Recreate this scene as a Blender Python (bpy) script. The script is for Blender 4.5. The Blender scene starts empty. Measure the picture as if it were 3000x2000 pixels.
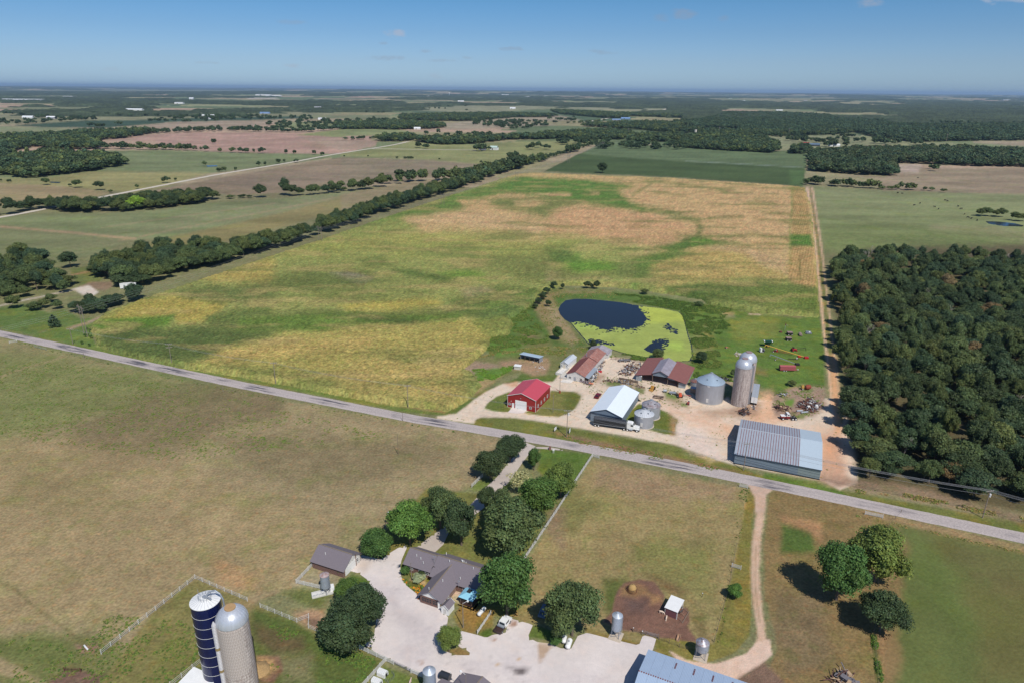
import bpy, math, random
import numpy as np
from mathutils import Vector, Matrix
random.seed(7); RS=np.random.RandomState(11)
S=bpy.context.scene; COLL=S.collection
# ------------------------------------------------------------------ camera, sky, sun, exposure
H=120.; F=2000.; P=math.radians(20.25); R=math.atan(27/3000.)
cd=bpy.data.cameras.new('camera'); cam=bpy.data.objects.new('camera',cd); COLL.objects.link(cam)
cam.matrix_world=Matrix.Translation((0,0,H))@Matrix.Rotation(math.pi/2-P,4,'X')@Matrix.Rotation(R,4,'Z')
cd.lens=24; cd.sensor_width=36; cd.clip_start=1; cd.clip_end=200000; S.camera=cam
S.view_settings.view_transform='Standard'; S.view_settings.look='None'; S.view_settings.gamma=1
S.view_settings.use_curve_mapping=False; S.view_settings.exposure=0.0
SUN_EL=math.radians(52); SUN_AZ=math.atan2(0.42,-0.91)
world=bpy.data.worlds.new("World"); S.world=world; world.use_nodes=True
SKY_STRENGTH=0.085; SUN_STRENGTH=4.2; HAZE_DENSITY=3.2e-5
sd=bpy.data.lights.new('sun','SUN'); sd.energy=SUN_STRENGTH; sd.angle=math.radians(.5); sd.color=(1,.955,.88)
sun=bpy.data.objects.new('sun',sd); COLL.objects.link(sun)
_d=Vector((-math.sin(SUN_AZ)*math.cos(SUN_EL),-math.cos(SUN_AZ)*math.cos(SUN_EL),-math.sin(SUN_EL)))
sun.rotation_euler=_d.to_track_quat('-Z','Y').to_euler(); sun.location=(0,0,300)
def N(nt,t,**k):
    n=nt.nodes.new(t)
    for a,b in k.items():
        if a=='ins':
            for i,v in b.items(): n.inputs[i].default_value=v
        else: setattr(n,a,b)
    return n
def build_world():
    nt=world.node_tree; L=nt.links.new
    for n in list(nt.nodes): nt.nodes.remove(n)
    out=N(nt,'ShaderNodeOutputWorld'); bg=N(nt,'ShaderNodeBackground',ins={'Strength':SKY_STRENGTH})
    sky=N(nt,'ShaderNodeTexSky'); sky.sky_type='NISHITA'; sky.sun_disc=False
    sky.sun_elevation=SUN_EL; sky.sun_rotation=SUN_AZ; sky.altitude=300; sky.air_density=1.0; sky.dust_density=0.7; sky.ozone_density=1.4
    geo=N(nt,'ShaderNodeNewGeometry'); 
    tc=N(nt,'ShaderNodeTexCoord')
    # clear, deep blue summer sky: the physical sky pulled towards blue, by elevation only
    sx=N(nt,'ShaderNodeSeparateXYZ'); L(tc.outputs['Generated'],sx.inputs[0]); rp=N(nt,'ShaderNodeValToRGB'); L(sx.outputs[2],rp.inputs[0]); e=rp.color_ramp
    e.elements[0].position=0.; e.elements[0].color=(.47,.69,1.12,1); e.elements[1].position=1.; e.elements[1].color=(.42,.52,.66,1)
    for z,c in [(.035,(.40,.56,.88)),(.07,(.32,.49,.76)),(.11,(.25,.46,.70)),(.4,(.28,.47,.68))]: k=e.elements.new(z); k.color=(*c,1)
    sc=N(nt,'ShaderNodeVectorMath',operation='MULTIPLY'); L(sky.outputs[0],sc.inputs[0]); L(rp.outputs[0],sc.inputs[1]); s2=N(nt,'ShaderNodeVectorMath',operation='SCALE'); L(sc.outputs[0],s2.inputs[0]); s2.inputs['Scale'].default_value=1.5
    cur=s2.outputs[0]
    noise=N(nt,'ShaderNodeTexNoise',ins={'Scale':60.,'Detail':6.,'Roughness':.62}); mp=N(nt,'ShaderNodeMapping',ins={'Scale':(1,1,2.6)})
    L(tc.outputs['Generated'],mp.inputs[0]); L(mp.outputs[0],noise.inputs['Vector'])
    # a few small fair-weather puffs, given by direction (azimuth deg right of north, elevation deg, half widths deg, opacity, grey)
    for u,v,wa,we,op,g in [(1162,99,1.1,.42,.75,1.15),(2000,40,1.3,.45,.5,.82),(1935,52,.8,.35,.4,.8),(2556,4,1.1,.5,.6,1.),(2985,-4,2.4,.4,.8,1.2),(1500,143,1.4,.22,.45,.72),(1762,153,1.6,.25,.4,.72),(1160,172,1.6,.28,.4,.75),(850,66,1.5,.2,.3,.8),(1275,223,1.,.25,.35,1.05),(858,193,.9,.25,.45,1.05),(602,184,1.2,.15,.3,.75),(1240,150,.8,.2,.35,.75),(1095,170,1.,.2,.35,.75),(2115,56,.6,.3,.3,.8),(1120,127,.5,.18,.35,.75),(1300,178,1.4,.15,.3,.75),(320,203,.7,.2,.25,1.05),(1370,170,.6,.15,.3,.75)]:
        az=math.degrees(math.atan2((u-1500)*math.cos(R)-(1000-v)*math.sin(R),F*math.cos(P)+(1000-v)*math.sin(P))); b_=math.sin(R)*(u-1500)+math.cos(R)*(1000-v)
        el=math.degrees(math.atan2(-F*math.sin(P)+b_*math.cos(P),math.hypot((u-1500),F*math.cos(P)+b_*math.sin(P))))
        a=math.radians(az); e=math.radians(el)
        c=Vector((math.sin(a)*math.cos(e),math.cos(a)*math.cos(e),math.sin(e)))
        rt=Vector((math.cos(a),-math.sin(a),0)); up=c.cross(rt)*-1
        dr=N(nt,'ShaderNodeVectorMath',operation='DOT_PRODUCT'); dr.inputs[1].default_value=rt/math.radians(wa)
        du=N(nt,'ShaderNodeVectorMath',operation='DOT_PRODUCT'); du.inputs[1].default_value=up/math.radians(we)
        L(tc.outputs['Generated'],dr.inputs[0]); L(tc.outputs['Generated'],du.inputs[0])
        m1=N(nt,'ShaderNodeMath',operation='MULTIPLY'); L(dr.outputs['Value'],m1.inputs[0]); L(dr.outputs['Value'],m1.inputs[1])
        m2=N(nt,'ShaderNodeMath',operation='MULTIPLY_ADD'); L(du.outputs['Value'],m2.inputs[0]); L(du.outputs['Value'],m2.inputs[1]); L(m1.outputs[0],m2.inputs[2])
        m3=N(nt,'ShaderNodeMath',operation='MULTIPLY_ADD'); L(noise.outputs['Fac'],m3.inputs[0]); m3.inputs[1].default_value=3.2; m3.inputs[2].default_value=-.95
        m4=N(nt,'ShaderNodeMath',operation='SUBTRACT'); L(m3.outputs[0],m4.inputs[0]); L(m2.outputs[0],m4.inputs[1])
        m5=N(nt,'ShaderNodeMath',operation='MULTIPLY',use_clamp=True); L(m4.outputs[0],m5.inputs[0]); m5.inputs[1].default_value=op
        m5b=N(nt,'ShaderNodeMath',operation='MINIMUM'); L(m5.outputs[0],m5b.inputs[0]); m5b.inputs[1].default_value=op*.8
        dc=N(nt,'ShaderNodeVectorMath',operation='DOT_PRODUCT'); dc.inputs[1].default_value=c; L(tc.outputs['Generated'],dc.inputs[0])
        m6=N(nt,'ShaderNodeMath',operation='GREATER_THAN'); L(dc.outputs['Value'],m6.inputs[0]); m6.inputs[1].default_value=.5
        m7=N(nt,'ShaderNodeMath',operation='MULTIPLY'); L(m5b.outputs[0],m7.inputs[0]); L(m6.outputs[0],m7.inputs[1])
        mx=N(nt,'ShaderNodeMix',data_type='RGBA'); L(m7.outputs[0],mx.inputs[0]); L(cur,mx.inputs[6]); mx.inputs[7].default_value=(4.4*g,4.8*g,5.8*g,1)
        cur=mx.outputs[2]
    L(cur,bg.inputs[0]); L(bg.outputs[0],out.inputs[0])
build_world()
# ------------------------------------------------------------------ ground coordinates
cP,sP=math.cos(P),math.sin(P); cR,sR=math.cos(R),math.sin(R)
def G(x,y,z=0.):                                   # point of the ground (or of height z) seen at that place of the photograph
    dx=x-1500; dy=1000-y; a=cR*dx-sR*dy; b=sR*dx+cR*dy
    Y=F*cP+b*sP; Z=-F*sP+b*cP; t=(z-H)/Z
    return (a*t,Y*t)
def PXv(X,Y,Z=0.):
    dz=Z-H; f=np.maximum(Y*cP-dz*sP,1.); up=Y*sP+dz*cP
    a=X/f*F; b=up/f*F
    return 1500+cR*a+sR*b, 1000-(-sR*a+cR*b)
def crop(ox,oy,s): return lambda pts:[(ox+x/s,oy+y/s) for x,y in pts]
V=crop(0,0,.784); CL=crop(0,230,2.352); CM=crop(1000,230,2.352); CR=crop(2000,230,2.352); LL=crop(0,700,2.94)
CA=crop(1300,800,2.8); CB=crop(1900,820,3.563); CH=crop(850,1450,2.851); CS=crop(450,1550,3.36); CQ=crop(1500,1600,3.36)
CT=crop(1200,1230,3.337); CW=crop(2200,1350,2.4125); CK=crop(2350,650,2.851); BL=crop(0,1450,2.851); FB=crop(2000,1160,4.2)
MF=crop(1600,400,2.613); ML=crop(700,480,2.352); CD=crop(1400,1000,4.612); CE=crop(2100,900,6.72); CG=crop(1780,1000,6.357); CJ=crop(2230,1100,9.408)
def srgb(r,g,b,k=1.):
    f=lambda c:(c/255/12.92 if c/255<=.04045 else ((c/255+.055)/1.055)**2.4)*k
    return (f(r),f(g),f(b))
# ------------------------------------------------------------------ numpy noise and painter
def _hash(ix,iy,s):
    v=(ix*374761393+iy*668265263+s*974711)&0xffffffff
    v=((v^(v>>13))*1274126177)&0xffffffff
    return ((v^(v>>16))&0xffff)/65535.
def vnoise(x,y,s=0):
    ix=np.floor(x).astype(np.int64); iy=np.floor(y).astype(np.int64); fx=x-ix; fy=y-iy
    fx=fx*fx*(3-2*fx); fy=fy*fy*(3-2*fy)
    a=_hash(ix,iy,s); b=_hash(ix+1,iy,s); c=_hash(ix,iy+1,s); d=_hash(ix+1,iy+1,s)
    return (a+(b-a)*fx)*(1-fy)+(c+(d-c)*fx)*fy
def fbm(x,y,s=0,o=4):
    v=0; a=.5; t=0
    for i in range(o): v=v+a*vnoise(x,y,s+i*17); t+=a; x=x*2.03+3.7; y=y*2.03-1.3; a*=.5
    return v/t
def sdist(px,py,poly):                             # signed distance, positive inside
    n=len(poly); d=np.full(px.shape,1e9); ins=np.zeros(px.shape,bool)
    for i in range(n):
        x0,y0=poly[i]; x1,y1=poly[(i+1)%n]; ex=x1-x0; ey=y1-y0; L2=ex*ex+ey*ey+1e-9
        t=np.clip(((px-x0)*ex+(py-y0)*ey)/L2,0,1)
        d=np.minimum(d,np.hypot(px-x0-t*ex,py-y0-t*ey))
        if y0!=y1:
            c=((y0>py)!=(y1>py))&(px<(x1-x0)*(py-y0)/(y1-y0)+x0); ins^=c
    return np.where(ins,d,-d)
def ldist(px,py,line):
    d=np.full(px.shape,1e9)
    for (x0,y0),(x1,y1) in zip(line[:-1],line[1:]):
        ex=x1-x0; ey=y1-y0; t=np.clip(((px-x0)*ex+(py-y0)*ey)/(ex*ex+ey*ey+1e-9),0,1)
        d=np.minimum(d,np.hypot(px-x0-t*ex,py-y0-t*ey))
    return d
class Painter:
    def __init__(s,X,Y):
        s.X=X; s.Y=Y; s.px,s.py=PXv(X,Y); s.col=np.ones((len(X),4),np.float32)
        f=np.maximum(Y*cP+H*sP,50.); s.sc=f/2000.       # metres per photo pixel
        k=.05/s.sc                                       # noise wavelength tied to 20 px or so in each depth band is avoided: fixed world sizes
        s.n1=fbm(X/9,Y/9,3)-.5; s.n2=fbm(X/9,Y/9,91)-.5; s.n3=fbm(X/60,Y/60,5)-.5; s.n4=fbm(X/60,Y/60,55)-.5
        s.n5=fbm(X/2.2,Y/2.2,15,3)-.5; s.reg=np.zeros(len(X),np.int16)
    def mask(s,poly,f,j):
        xs=[p[0] for p in poly]; ys=[p[1] for p in poly]; m=f+j*2+4
        sel=np.where((s.px>min(xs)-m)&(s.px<max(xs)+m)&(s.py>min(ys)-m)&(s.py<max(ys)+m))[0]
        far=np.clip(s.sc[sel]*12,0,1)
        nx=(s.n1[sel]*(1-far)+s.n3[sel]*far)*2*j; ny=(s.n2[sel]*(1-far)+s.n4[sel]*far)*j
        d=sdist(s.px[sel]+nx,s.py[sel]+ny,poly)
        w=np.clip(.5+(d+s.n5[sel]*f*.9)/(f+.01)*.5,0,1); return sel,w*w*(3-2*w)
    def poly(s,poly,c,f=4,j=4,op=1.,reg=None,k=1.):
        if reg is None: j*=2.4; f*=1.5
        sel,w=s.mask(poly,f,j); s.blend(sel,w*op,c,k)
        if reg is not None: s.reg[sel[w>.5]]=reg
    def blend(s,sel,w,c,k=1.):
        c=np.array(srgb(*c,k)); s.col[sel,:3]=s.col[sel,:3]*(1-w[:,None])+c*w[:,None]
    def line(s,line,c,wid,f=3,j=1,op=1.,reg=None):
        xs=[p[0] for p in line]; ys=[p[1] for p in line]; m=wid+f+4
        sel=np.where((s.px>min(xs)-m)&(s.px<max(xs)+m)&(s.py>min(ys)-m)&(s.py<max(ys)+m))[0]
        d=wid/2-ldist(s.px[sel]+s.n1[sel]*j,s.py[sel]+s.n2[sel]*j,line)
        w=np.clip(.5+(d+s.n5[sel]*f)/(f+.01)*.5,0,1); s.blend(sel,w*op,c)
        if reg is not None: s.reg[sel[w>.5]]=reg
KG=1.0
# regions
PAST,GRAV,TRACK,LANE,LAWN,DIRT,MEAD,PLOW=0,1,2,3,4,5,6,7
CORN_POLY=[(284,988),(286,1011),(327,1026),(417,1049),(506,1068),(595,1083),(700,1099),(820,1121),(1000,1155),(1150,1183),(1314,1200),(1375,1164),(1405,1130),(1380,1095),(1345,1085),(1396,1046),(1423,1021),(1436,986),(1486,979),(1500,950),(1490,935),(1545,900),(1590,853),(1640,835),(1700,833),(1790,838),(1880,846),(1960,858),(2060,875),(2080,890),(2190,912),(2395,927),(2390,830),(2383,740),(2372,610),(2352,552),(2300,547),(1950,524),(1590,511),(1515,514),(1400,551),(1300,584),(1130,642),(940,707),(700,787),(500,855),(330,914),(296,934),(266,962)]
SOY_POLY=[(1592,505),(1690,455),(1772,421),(1860,424),(2367,448),(2352,549),(2300,545),(1950,521)]
POND=CA([(940,300),(960,260),(1000,225),(1080,213),(1200,215),(1350,230),(1480,245),(1560,262),(1650,275),(1800,290),(1930,320),(1965,350),(1985,420),(2010,520),(2035,590),(2045,680),(2020,722),(1900,728),(1800,715),(1700,695),(1560,675),(1450,650),(1350,618),(1250,606),(1190,585),(1140,530),(1080,460),(1040,410),(990,380),(955,340)])
ISL_L=CA([(330,1105),(360,1060),(430,1010),(540,968),(560,1000),(525,1090),(550,1100),(535,1135),(480,1137),(400,1127)])
ISL_R=CA([(655,1145),(700,1118),(760,1130),(850,1015),(865,962),(1000,965),(1080,975),(1120,1000),(1115,1040),(1080,1100),(1020,1150),(950,1175),(850,1170),(760,1160)])
ISL_B=CA([(1460,1190),(1600,1065),(1660,1080),(1790,1120),(1850,1150),(1925,1200),(1900,1260),(1895,1325),(1800,1315),(1600,1260),(1500,1240)])
YARD=CA([(-60,1172),(100,1148),(180,1090),(250,1030),(350,965),(480,905),(590,893),(860,890),(900,887),(960,800),(1000,780),(1150,720),(1290,670),(1400,690),(1620,720),(1700,760),(1990,900),(2060,1000),(2200,1080),(2330,1010),(2420,1100),(2480,1040),(2570,1030),(2700,1040),(2900,1020),(3220,1020),(3330,1120),(3310,1300),(3400,1450),(3400,1720),(3250,1780),(3120,1700),(2600,1610),(2350,1560),(2240,1525),(2000,1435),(1850,1392),(1700,1372),(1500,1332),(1320,1302),(1200,1283),(1000,1253),(900,1232),(760,1207),(600,1187),(420,1177),(300,1180),(260,1195),(245,1232),(60,1210),(-60,1190)])
ROADC=[(-700,820),(-300,912),(0,977),(200,1019),(450,1073),(700,1126),(950,1175),(1200,1224),(1457,1267),(1640,1298),(1800,1327),(2000,1366),(2200,1406),(2507,1470),(2750,1522),(3000,1575),(3400,1661),(3900,1770)]
CONC=CH([(985,415),(900,440),(835,480),(760,535),(600,500),(560,530),(500,630),(570,650),(640,700),(680,760),(690,830),(750,870),(755,940),(725,1000),(700,1180),(640,1190),(625,1250),(740,1330),(860,1390),(1010,1470),(1130,1535),(1135,1610),(1140,2138),(3250,2138),(3164,1454),(3007,1317),(3027,1300),(3059,1194),(2947,1166),(2913,1254),(2659,1194),(2480,1148),(2403,1174),(2346,1282),(2260,1277),(2166,1237),(2064,1225),(1984,1183),(2029,1080),(1904,1046),(1830,1025),(1800,1150),(1690,1165),(1640,1190),(1560,1165),(1420,1130),(1330,1200),(1290,1300),(1390,1335),(1530,1335),(1470,1290),(1420,1270),(1300,1150),(1320,1020),(1260,945),(1265,880),(1180,865),(1060,825),(980,760),(930,690),(920,600),(930,540)])
def paint_all(p):
    q=p.poly; C=p.col
    # ---- far and middle distance
    base=np.array(srgb(122,120,84)); C[:,:3]=base
    v=p.n3[:,None]; C[:,:3]*=1+.35*v
    far=p.Y>900
    cx=p.X/560+p.n3*.3; cy=p.Y/420+p.n4*.3; h=_hash(np.floor(cx).astype(np.int64),np.floor(cy).astype(np.int64),77)
    pal=np.array([srgb(128,134,92),srgb(108,122,80),srgb(146,134,104),srgb(92,110,72),srgb(134,130,92),srgb(158,136,112),srgb(112,120,84),srgb(74,96,66)])
    C[far,:3]=pal[(h[far]*7.99).astype(int)]*(1.12+.3*p.n3[far,None])
    # left middle
    q(CL([(-900,325),(0,330),(550,345),(550,362),(0,378),(-900,378)]),(125,135,92),3,3,reg=MEAD)
    q(CL([(-900,245),(0,245),(1000,235),(2350,225),(2352,250),(1000,290),(0,322),(-900,322)]),(128,130,94),3,3)
    q(CL([(100,325),(600,290),(1150,290),(1130,308),(750,340),(300,338)]),(58,84,62),2,2,reg=MEAD)
    q(CL([(940,290),(1250,276),(2050,262),(2100,275),(1700,290),(1200,300)]),(60,86,64),2,2,reg=MEAD)
    q(CL([(1000,325),(1200,300),(1700,292),(1950,300),(1820,330),(1350,347),(1100,352)]),(152,136,112),2,1,reg=PLOW)
    q(CL([(1950,300),(2320,305),(2320,345),(1830,345)]),(120,132,84),2,1,reg=MEAD)
    q(CL([(690,430),(1000,392),(1300,372),(2000,376),(2352,400),(2560,400),(2560,470),(2352,520),(2250,527),(1700,522),(1340,492),(1100,440),(900,425)]),(166,134,116),2,1.5,reg=PLOW)
    q(CL([(2050,388),(2352,350),(2500,372),(2352,408)]),(128,138,80),2,2,reg=MEAD)
    q(CL([(2020,455),(2500,420),(2560,470),(2200,482)]),(150,128,100),6,3,.8)
    q(CL([(680,500),(1150,494),(1800,515),(2330,522),(2200,560),(1450,655),(600,645),(620,580),(890,600),(800,540)]),(112,126,80),3,3,reg=MEAD)
    q(CL([(-900,700),(0,690),(300,690),(620,640),(1450,652),(1150,742),(930,785),(600,765),(0,722),(-900,720)]),(140,138,80),6,3,reg=MEAD)
    q(CL([(-900,722),(0,720),(500,748),(760,788),(530,845),(180,885),(0,875),(-900,875)]),(148,133,92),3,3,reg=MEAD)
    q(CL([(920,798),(1500,690),(2000,602),(2352,545),(3500,640),(3100,670),(2500,740),(2240,740),(1930,790),(1650,805),(1350,785),(1150,785),(780,868),(700,868)]),(134,119,92),3,3,reg=PLOW)
    q(CL([(1500,700),(2300,640),(2700,620),(2500,700),(1700,760)]),(128,114,94),14,12,.6)
    q(CL([(-900,970),(0,955),(300,930),(700,930),(1100,900),(1350,862),(1900,832),(2352,785),(3300,700),(3200,715),(2352,822),(1900,935),(1150,1095),(900,1115),(0,1025),(-900,980)]),(118,126,84),5,4,reg=MEAD)
    q(CL([(-900,1000),(0,1025),(900,1112),(700,1200),(0,1400),(-900,1400)]),(114,118,80),5,4,reg=MEAD)
    q(CL([(3150,720),(2352,822),(1900,935),(1150,1100),(900,1160),(1300,1180),(1700,1090),(2160,965),(2800,830),(3170,720)]),(128,120,76),5,4,reg=MEAD)
    for k in range(9): p.line(CL([(200+k*60,1290-k*26),(1000+k*90,1090-k*26),(1900+k*60,930-k*16)]),(134,124,94),1.2,1,2,.5)
    for k in range(8): p.line(CL([(-300+k*10,1160+k*30),(300+k*60,1140+k*18),(900+k*50,1060+k*26)]),(92,100,62),1.6,1.5,2,.5)
    p.line(CL([(-900,985),(0,1020),(500,1063),(930,1106)]),(160,134,102),5,3,2)
    p.line(CL([(820,1120),(1300,1022),(1900,905),(2352,815),(2700,770)]),(152,130,98),2.2,2,1,.8)
    p.line(CL([(700,1030),(1250,950),(1900,860)]),(150,130,100),2,2,2,.7)
    # middle
    q(CM([(220,490),(500,432),(900,460),(1350,430),(1790,430),(1300,592),(1100,602),(560,560),(0,537),(0,515)]),(132,138,80),3,3,reg=MEAD)
    q(CM([(0,545),(560,562),(1060,602),(950,625),(500,650),(200,680),(0,765)]),(132,121,94),3,3,reg=PLOW)
    q(CM([(-20,335),(350,345),(500,370),(240,388),(0,400)]),(126,138,84),2,1,reg=MEAD)
    q(CM([(-300,405),(250,430),(235,470),(0,500)]),(156,134,112),2,1,reg=PLOW)
    q(CM([(0,800),(420,725),(830,702),(700,760),(300,850),(0,930)]),(132,122,88),4,3,reg=MEAD)
    q(CM([(690,312),(1150,272),(1500,255),(1660,288),(1200,300),(1490,322),(800,352),(720,348)]),(150,140,114),3,2,reg=MEAD)
    q(CM([(470,188),(1350,170),(1700,160),(2352,190),(2352,240),(2000,225),(1450,205),(960,240),(480,220)]),(132,136,102),3,2,reg=MEAD)
    q(CM([(1500,185),(1800,168),(2250,186),(2000,196)]),(152,140,112),3,2)
    for a,b,y,c in [(0,400,158,(156,130,110)),(80,200,126,(160,130,110)),(0,160,218,(140,136,104)),(640,760,143,(160,130,108)),(1080,1400,152,(150,138,112)),(1200,1440,122,(164,140,120)),(1940,2140,168,(158,124,104)),(1480,1720,128,(160,138,118))]:
        q(CM([(a,y-4),(b,y-5),(b+30,y+4),(a-20,y+5)]),c,1.5,1)
    for a,b,y,c in [(650,1000,172,(150,140,116)),(1880,2060,168,(170,142,124)),(820,900,174,(176,150,128)),(1720,1900,139,(190,180,170)),(2150,2352,160,(160,136,118)),(2080,2300,196,(128,132,100)),(1700,2100,205,(108,122,96)),(0,1000,250,(134,134,98))]:
        q(CL([(a,y-3),(b,y-4),(b+20,y+3),(a-20,y+4)]),c,1.5,1)
    # right
    q(CR([(880,738),(1380,770),(2352,795),(4200,830),(4200,1100),(2352,1060),(2200,1055),(1700,1060),(1100,1060),(960,1110),(900,800)]),(122,131,84),4,4,reg=MEAD)
    q(CR([(960,1000),(1300,990),(2000,1050),(2352,1100),(2352,1200),(960,1200)]),(110,120,72),12,6)
    q(CR([(880,650),(1400,682),(1450,600),(1650,622),(2352,618),(4200,640),(4200,828),(2352,800),(1380,772),(1350,690)]),(140,126,98),3,3,reg=MEAD)
    q(CR([(1430,595),(1640,592),(1630,650),(1480,650)]),(168,152,134),4,2)
    q(CR([(500,400),(850,398),(1180,375),(1300,440),(1560,448),(1000,482),(860,500),(700,530),(640,450)]),(128,134,94),3,2,reg=MEAD)
    q(CR([(2000,432),(2352,430),(4200,440),(4200,480),(2352,470),(2000,445)]),(150,138,110),3,2,reg=MEAD)
    q(CR([(100,340),(480,345),(640,352),(640,362),(100,356)]),(92,118,72),2,1)
    for a,b,y in [(1120,1590,256),(1660,1740,270),(1400,1600,330),(1900,1990,295),(730,1010,243),(0,430,208),(800,930,250),(430,800,215)]:
        q(CR([(a,y-5),(b,y-6),(b+14,y+6),(a-12,y+6)]),(136,138,102),2,1)
    q(CR([(1700,1010),(2352,1035),(2352,1050),(1700,1040)]),(140,132,96),5,3,.6)
    # ---- near pastures
    q([(-900,880),(0,990),(640,1140),(1200,1236),(1457,1280),(1440,1400),(1200,1500),(1100,1650),(900,1700),(700,1780),(-900,2700)],(145,129,97),5,5,reg=PAST)
    q(V([(-300,810),(0,795),(140,812),(420,865),(560,915),(300,950),(60,1010),(-300,1080)]),(106,116,64),34,20,.7)
    q(V([(150,1000),(330,900),(480,880),(640,900),(660,950),(480,1000),(300,1080),(150,1100)]),(114,101,74),22,20,.75)
    q(V([(480,1010),(700,990),(1000,1010),(1050,1060),(800,1120),(600,1080)]),(116,104,76),20,20,.6)
    q(V([(20,1020),(280,1130),(200,1200),(0,1160)]),(110,104,68),20,20,.7)
    q(V([(-300,1050),(120,1010),(400,1050),(800,1200),(700,1330),(300,1400),(-300,1500)]),(152,132,96),30,26,.6)
    q(V([(480,1280),(520,1285),(600,1330),(590,1350),(500,1350)]),(160,130,94),10,16,.6)
    q(CS([(590,260),(680,270),(820,400),(1040,390),(960,530),(760,520),(650,380)]),(166,132,94),14,14,.6)
    q(V([(0,1470),(200,1440),(340,1500),(520,1400),(700,1500),(700,1600),(0,1600),(-200,1560)]),(98,104,56),18,24,.75)
    q(BL([(0,1150),(500,1150),(700,1290),(500,1400),(0,1330)]),(96,104,56),16,30,.7)
    q(BL([(640,1240),(880,1230),(800,1300),(680,1310)]),(142,112,94),6,8)
    q(BL([(430,1540),(560,1440),(690,1450),(900,1500),(860,1600),(400,1600)]),(116,92,78),6,8)
    q(BL([(-200,1330),(0,1340),(400,1560),(360,1600),(-200,1420)]),(156,134,104),6,6,.7)
    p.line(BL([(0,720),(150,800),(300,930),(560,1130),(690,1240)]),(100,96,60),6,8,6,.7)
    p.line(LL([(0,1190),(150,1130),(280,1090),(470,1040),(540,1000)]),(152,132,100),3.4,3,3,.9)
    # paddock in the bottom left
    q(CS([(410,480),(925,690),(1050,760),(1410,915),(1690,1050),(2030,1130),(2250,1270),(2100,1520),(0,2200),(-600,1600),(0,810)]),(122,114,70),8,10,reg=PAST)
    q(CS([(960,760),(1050,770),(1500,930),(1700,1090),(2250,1280),(2080,1540),(1050,1600),(960,1000)]),(84,96,48),12,14,.95)
    q(CS([(1000,920),(1500,1060),(1560,1210),(1200,1230),(1020,1080)]),(98,80,58),14,16,.8)
    q(CS([(1200,1250),(1560,1240),(1560,1500),(1300,1500)]),(134,122,92),18,20,.6)
    q(CS([(1020,1240),(1250,1240),(1280,1380),(1180,1512),(1050,1512)]),(120,92,74),5,6)
    q(CS([(1040,1260),(1190,1280),(1210,1380),(1100,1460),(1040,1430)]),(168,136,92),10,8)
    q(CS([(700,700),(1000,690),(900,900),(930,1100),(700,760)]),(148,122,94),14,14,.7)
    q(CS([(1400,520),(1600,560),(1850,560),(1850,430),(1590,350),(1560,420)]),(150,138,110),10,14)
    q(CS([(1400,830),(1500,790),(1700,790),(1720,1000),(1520,960)]),(164,132,104),10,10)
    q(CS([(1520,860),(1620,880),(1700,960),(1650,980),(1530,930)]),(120,96,80),5,6,.9)
    q(CS([(1500,560),(1800,600),(1700,760),(1500,720),(1300,600)]),(96,104,52),10,20,.8)
    # yard of the house: lawn
    q(CH([(1850,20),(2080,-40),(2300,-110),(2230,60),(1940,540),(1900,1000),(1600,1010),(1500,950),(1330,900),(940,700),(930,540),(700,560),(600,480),(1150,-60)]),(112,112,62),6,6,reg=LAWN)
    q(CT([(1270,270),(1780,330),(1660,520),(1550,700),(1440,730),(1250,480)]),(88,108,48),6,6,reg=LAWN)
    q(CT([(1180,910),(1330,900),(1100,1340),(1000,1330),(1050,1100)]),(112,116,62),6,6,reg=LAWN)
    q(CT([(600,660),(720,560),(830,600),(740,680),(640,700)]),(104,116,58),5,5)
    q(CT([(850,700),(950,560),(1050,600),(960,700)]),(100,112,56),5,5)
    q(CH([(520,650),(640,690),(690,760),(690,840),(610,860),(500,760)]),(88,104,46),5,6)
    q(CH([(930,700),(1050,700),(1180,780),(1290,800),(1260,878),(1060,825),(980,760)]),(92,100,50),3,3)
    q(CH([(1000,700),(1120,700),(1180,780),(1060,720)]),(186,164,140),5,4)
    q(CH([(1350,780),(1450,820),(1420,900),(1360,880)]),(190,172,160),5,4)
    q(CH([(1440,900),(1700,960),(1690,1160),(1640,1190),(1560,1165),(1430,1130),(1360,1010)]),(134,116,68),5,6,reg=LAWN)
    q(CH([(1560,1150),(1680,1100),(1690,1165),(1640,1190)]),(86,102,46),5,6)
    q(CH([(1290,1290),(1420,1270),(1530,1335),(1390,1335)]),(140,112,72),3,3)
    q(CH([(1850,1000),(1990,860),(2100,900),(2280,1100),(2200,1060),(2030,1075),(1900,1040)]),(140,124,80),6,6)
    q(CQ([(210,770),(420,830),(400,930),(240,900),(155,890)]),(88,102,48),4,4,reg=LAWN)
    q(CQ([(700,760),(880,720),(980,800),(1090,830),(1270,870),(1260,975),(1080,930),(950,905),(740,850)]),(132,118,72),5,5,reg=LAWN)
    q(CH([(1200,1440),(1330,1405),(1420,1420),(1340,1500),(1180,1580),(1130,1530)]),(120,112,60),4,4)
    q(CH([(780,1420),(1130,1550),(1200,1700),(800,1700),(760,1600)]),(96,108,52),5,5)
    # right pasture between lawn fence and lane
    q([(1735,1345),(2188,1432),(2215,1490),(2150,1660),(2092,1880),(2030,1925),(1760,1850),(1700,1830),(1560,1800),(1540,1650)],(142,126,86),5,5,reg=PAST)
    q([(1735,1345),(2150,1425),(2120,1480),(1900,1460),(1740,1420)],(150,124,100),16,14,.6)
    q([(1640,1400),(1760,1480),(1680,1560),(1600,1540)],(108,110,62),18,20,.7)
    q([(1620,1480),(1660,1500),(1640,1600),(1600,1560)],(134,110,92),14,16,.7)
    q([(1850,1600),(2080,1580),(2080,1760),(1900,1700)],(112,114,62),20,18,.6)
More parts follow.
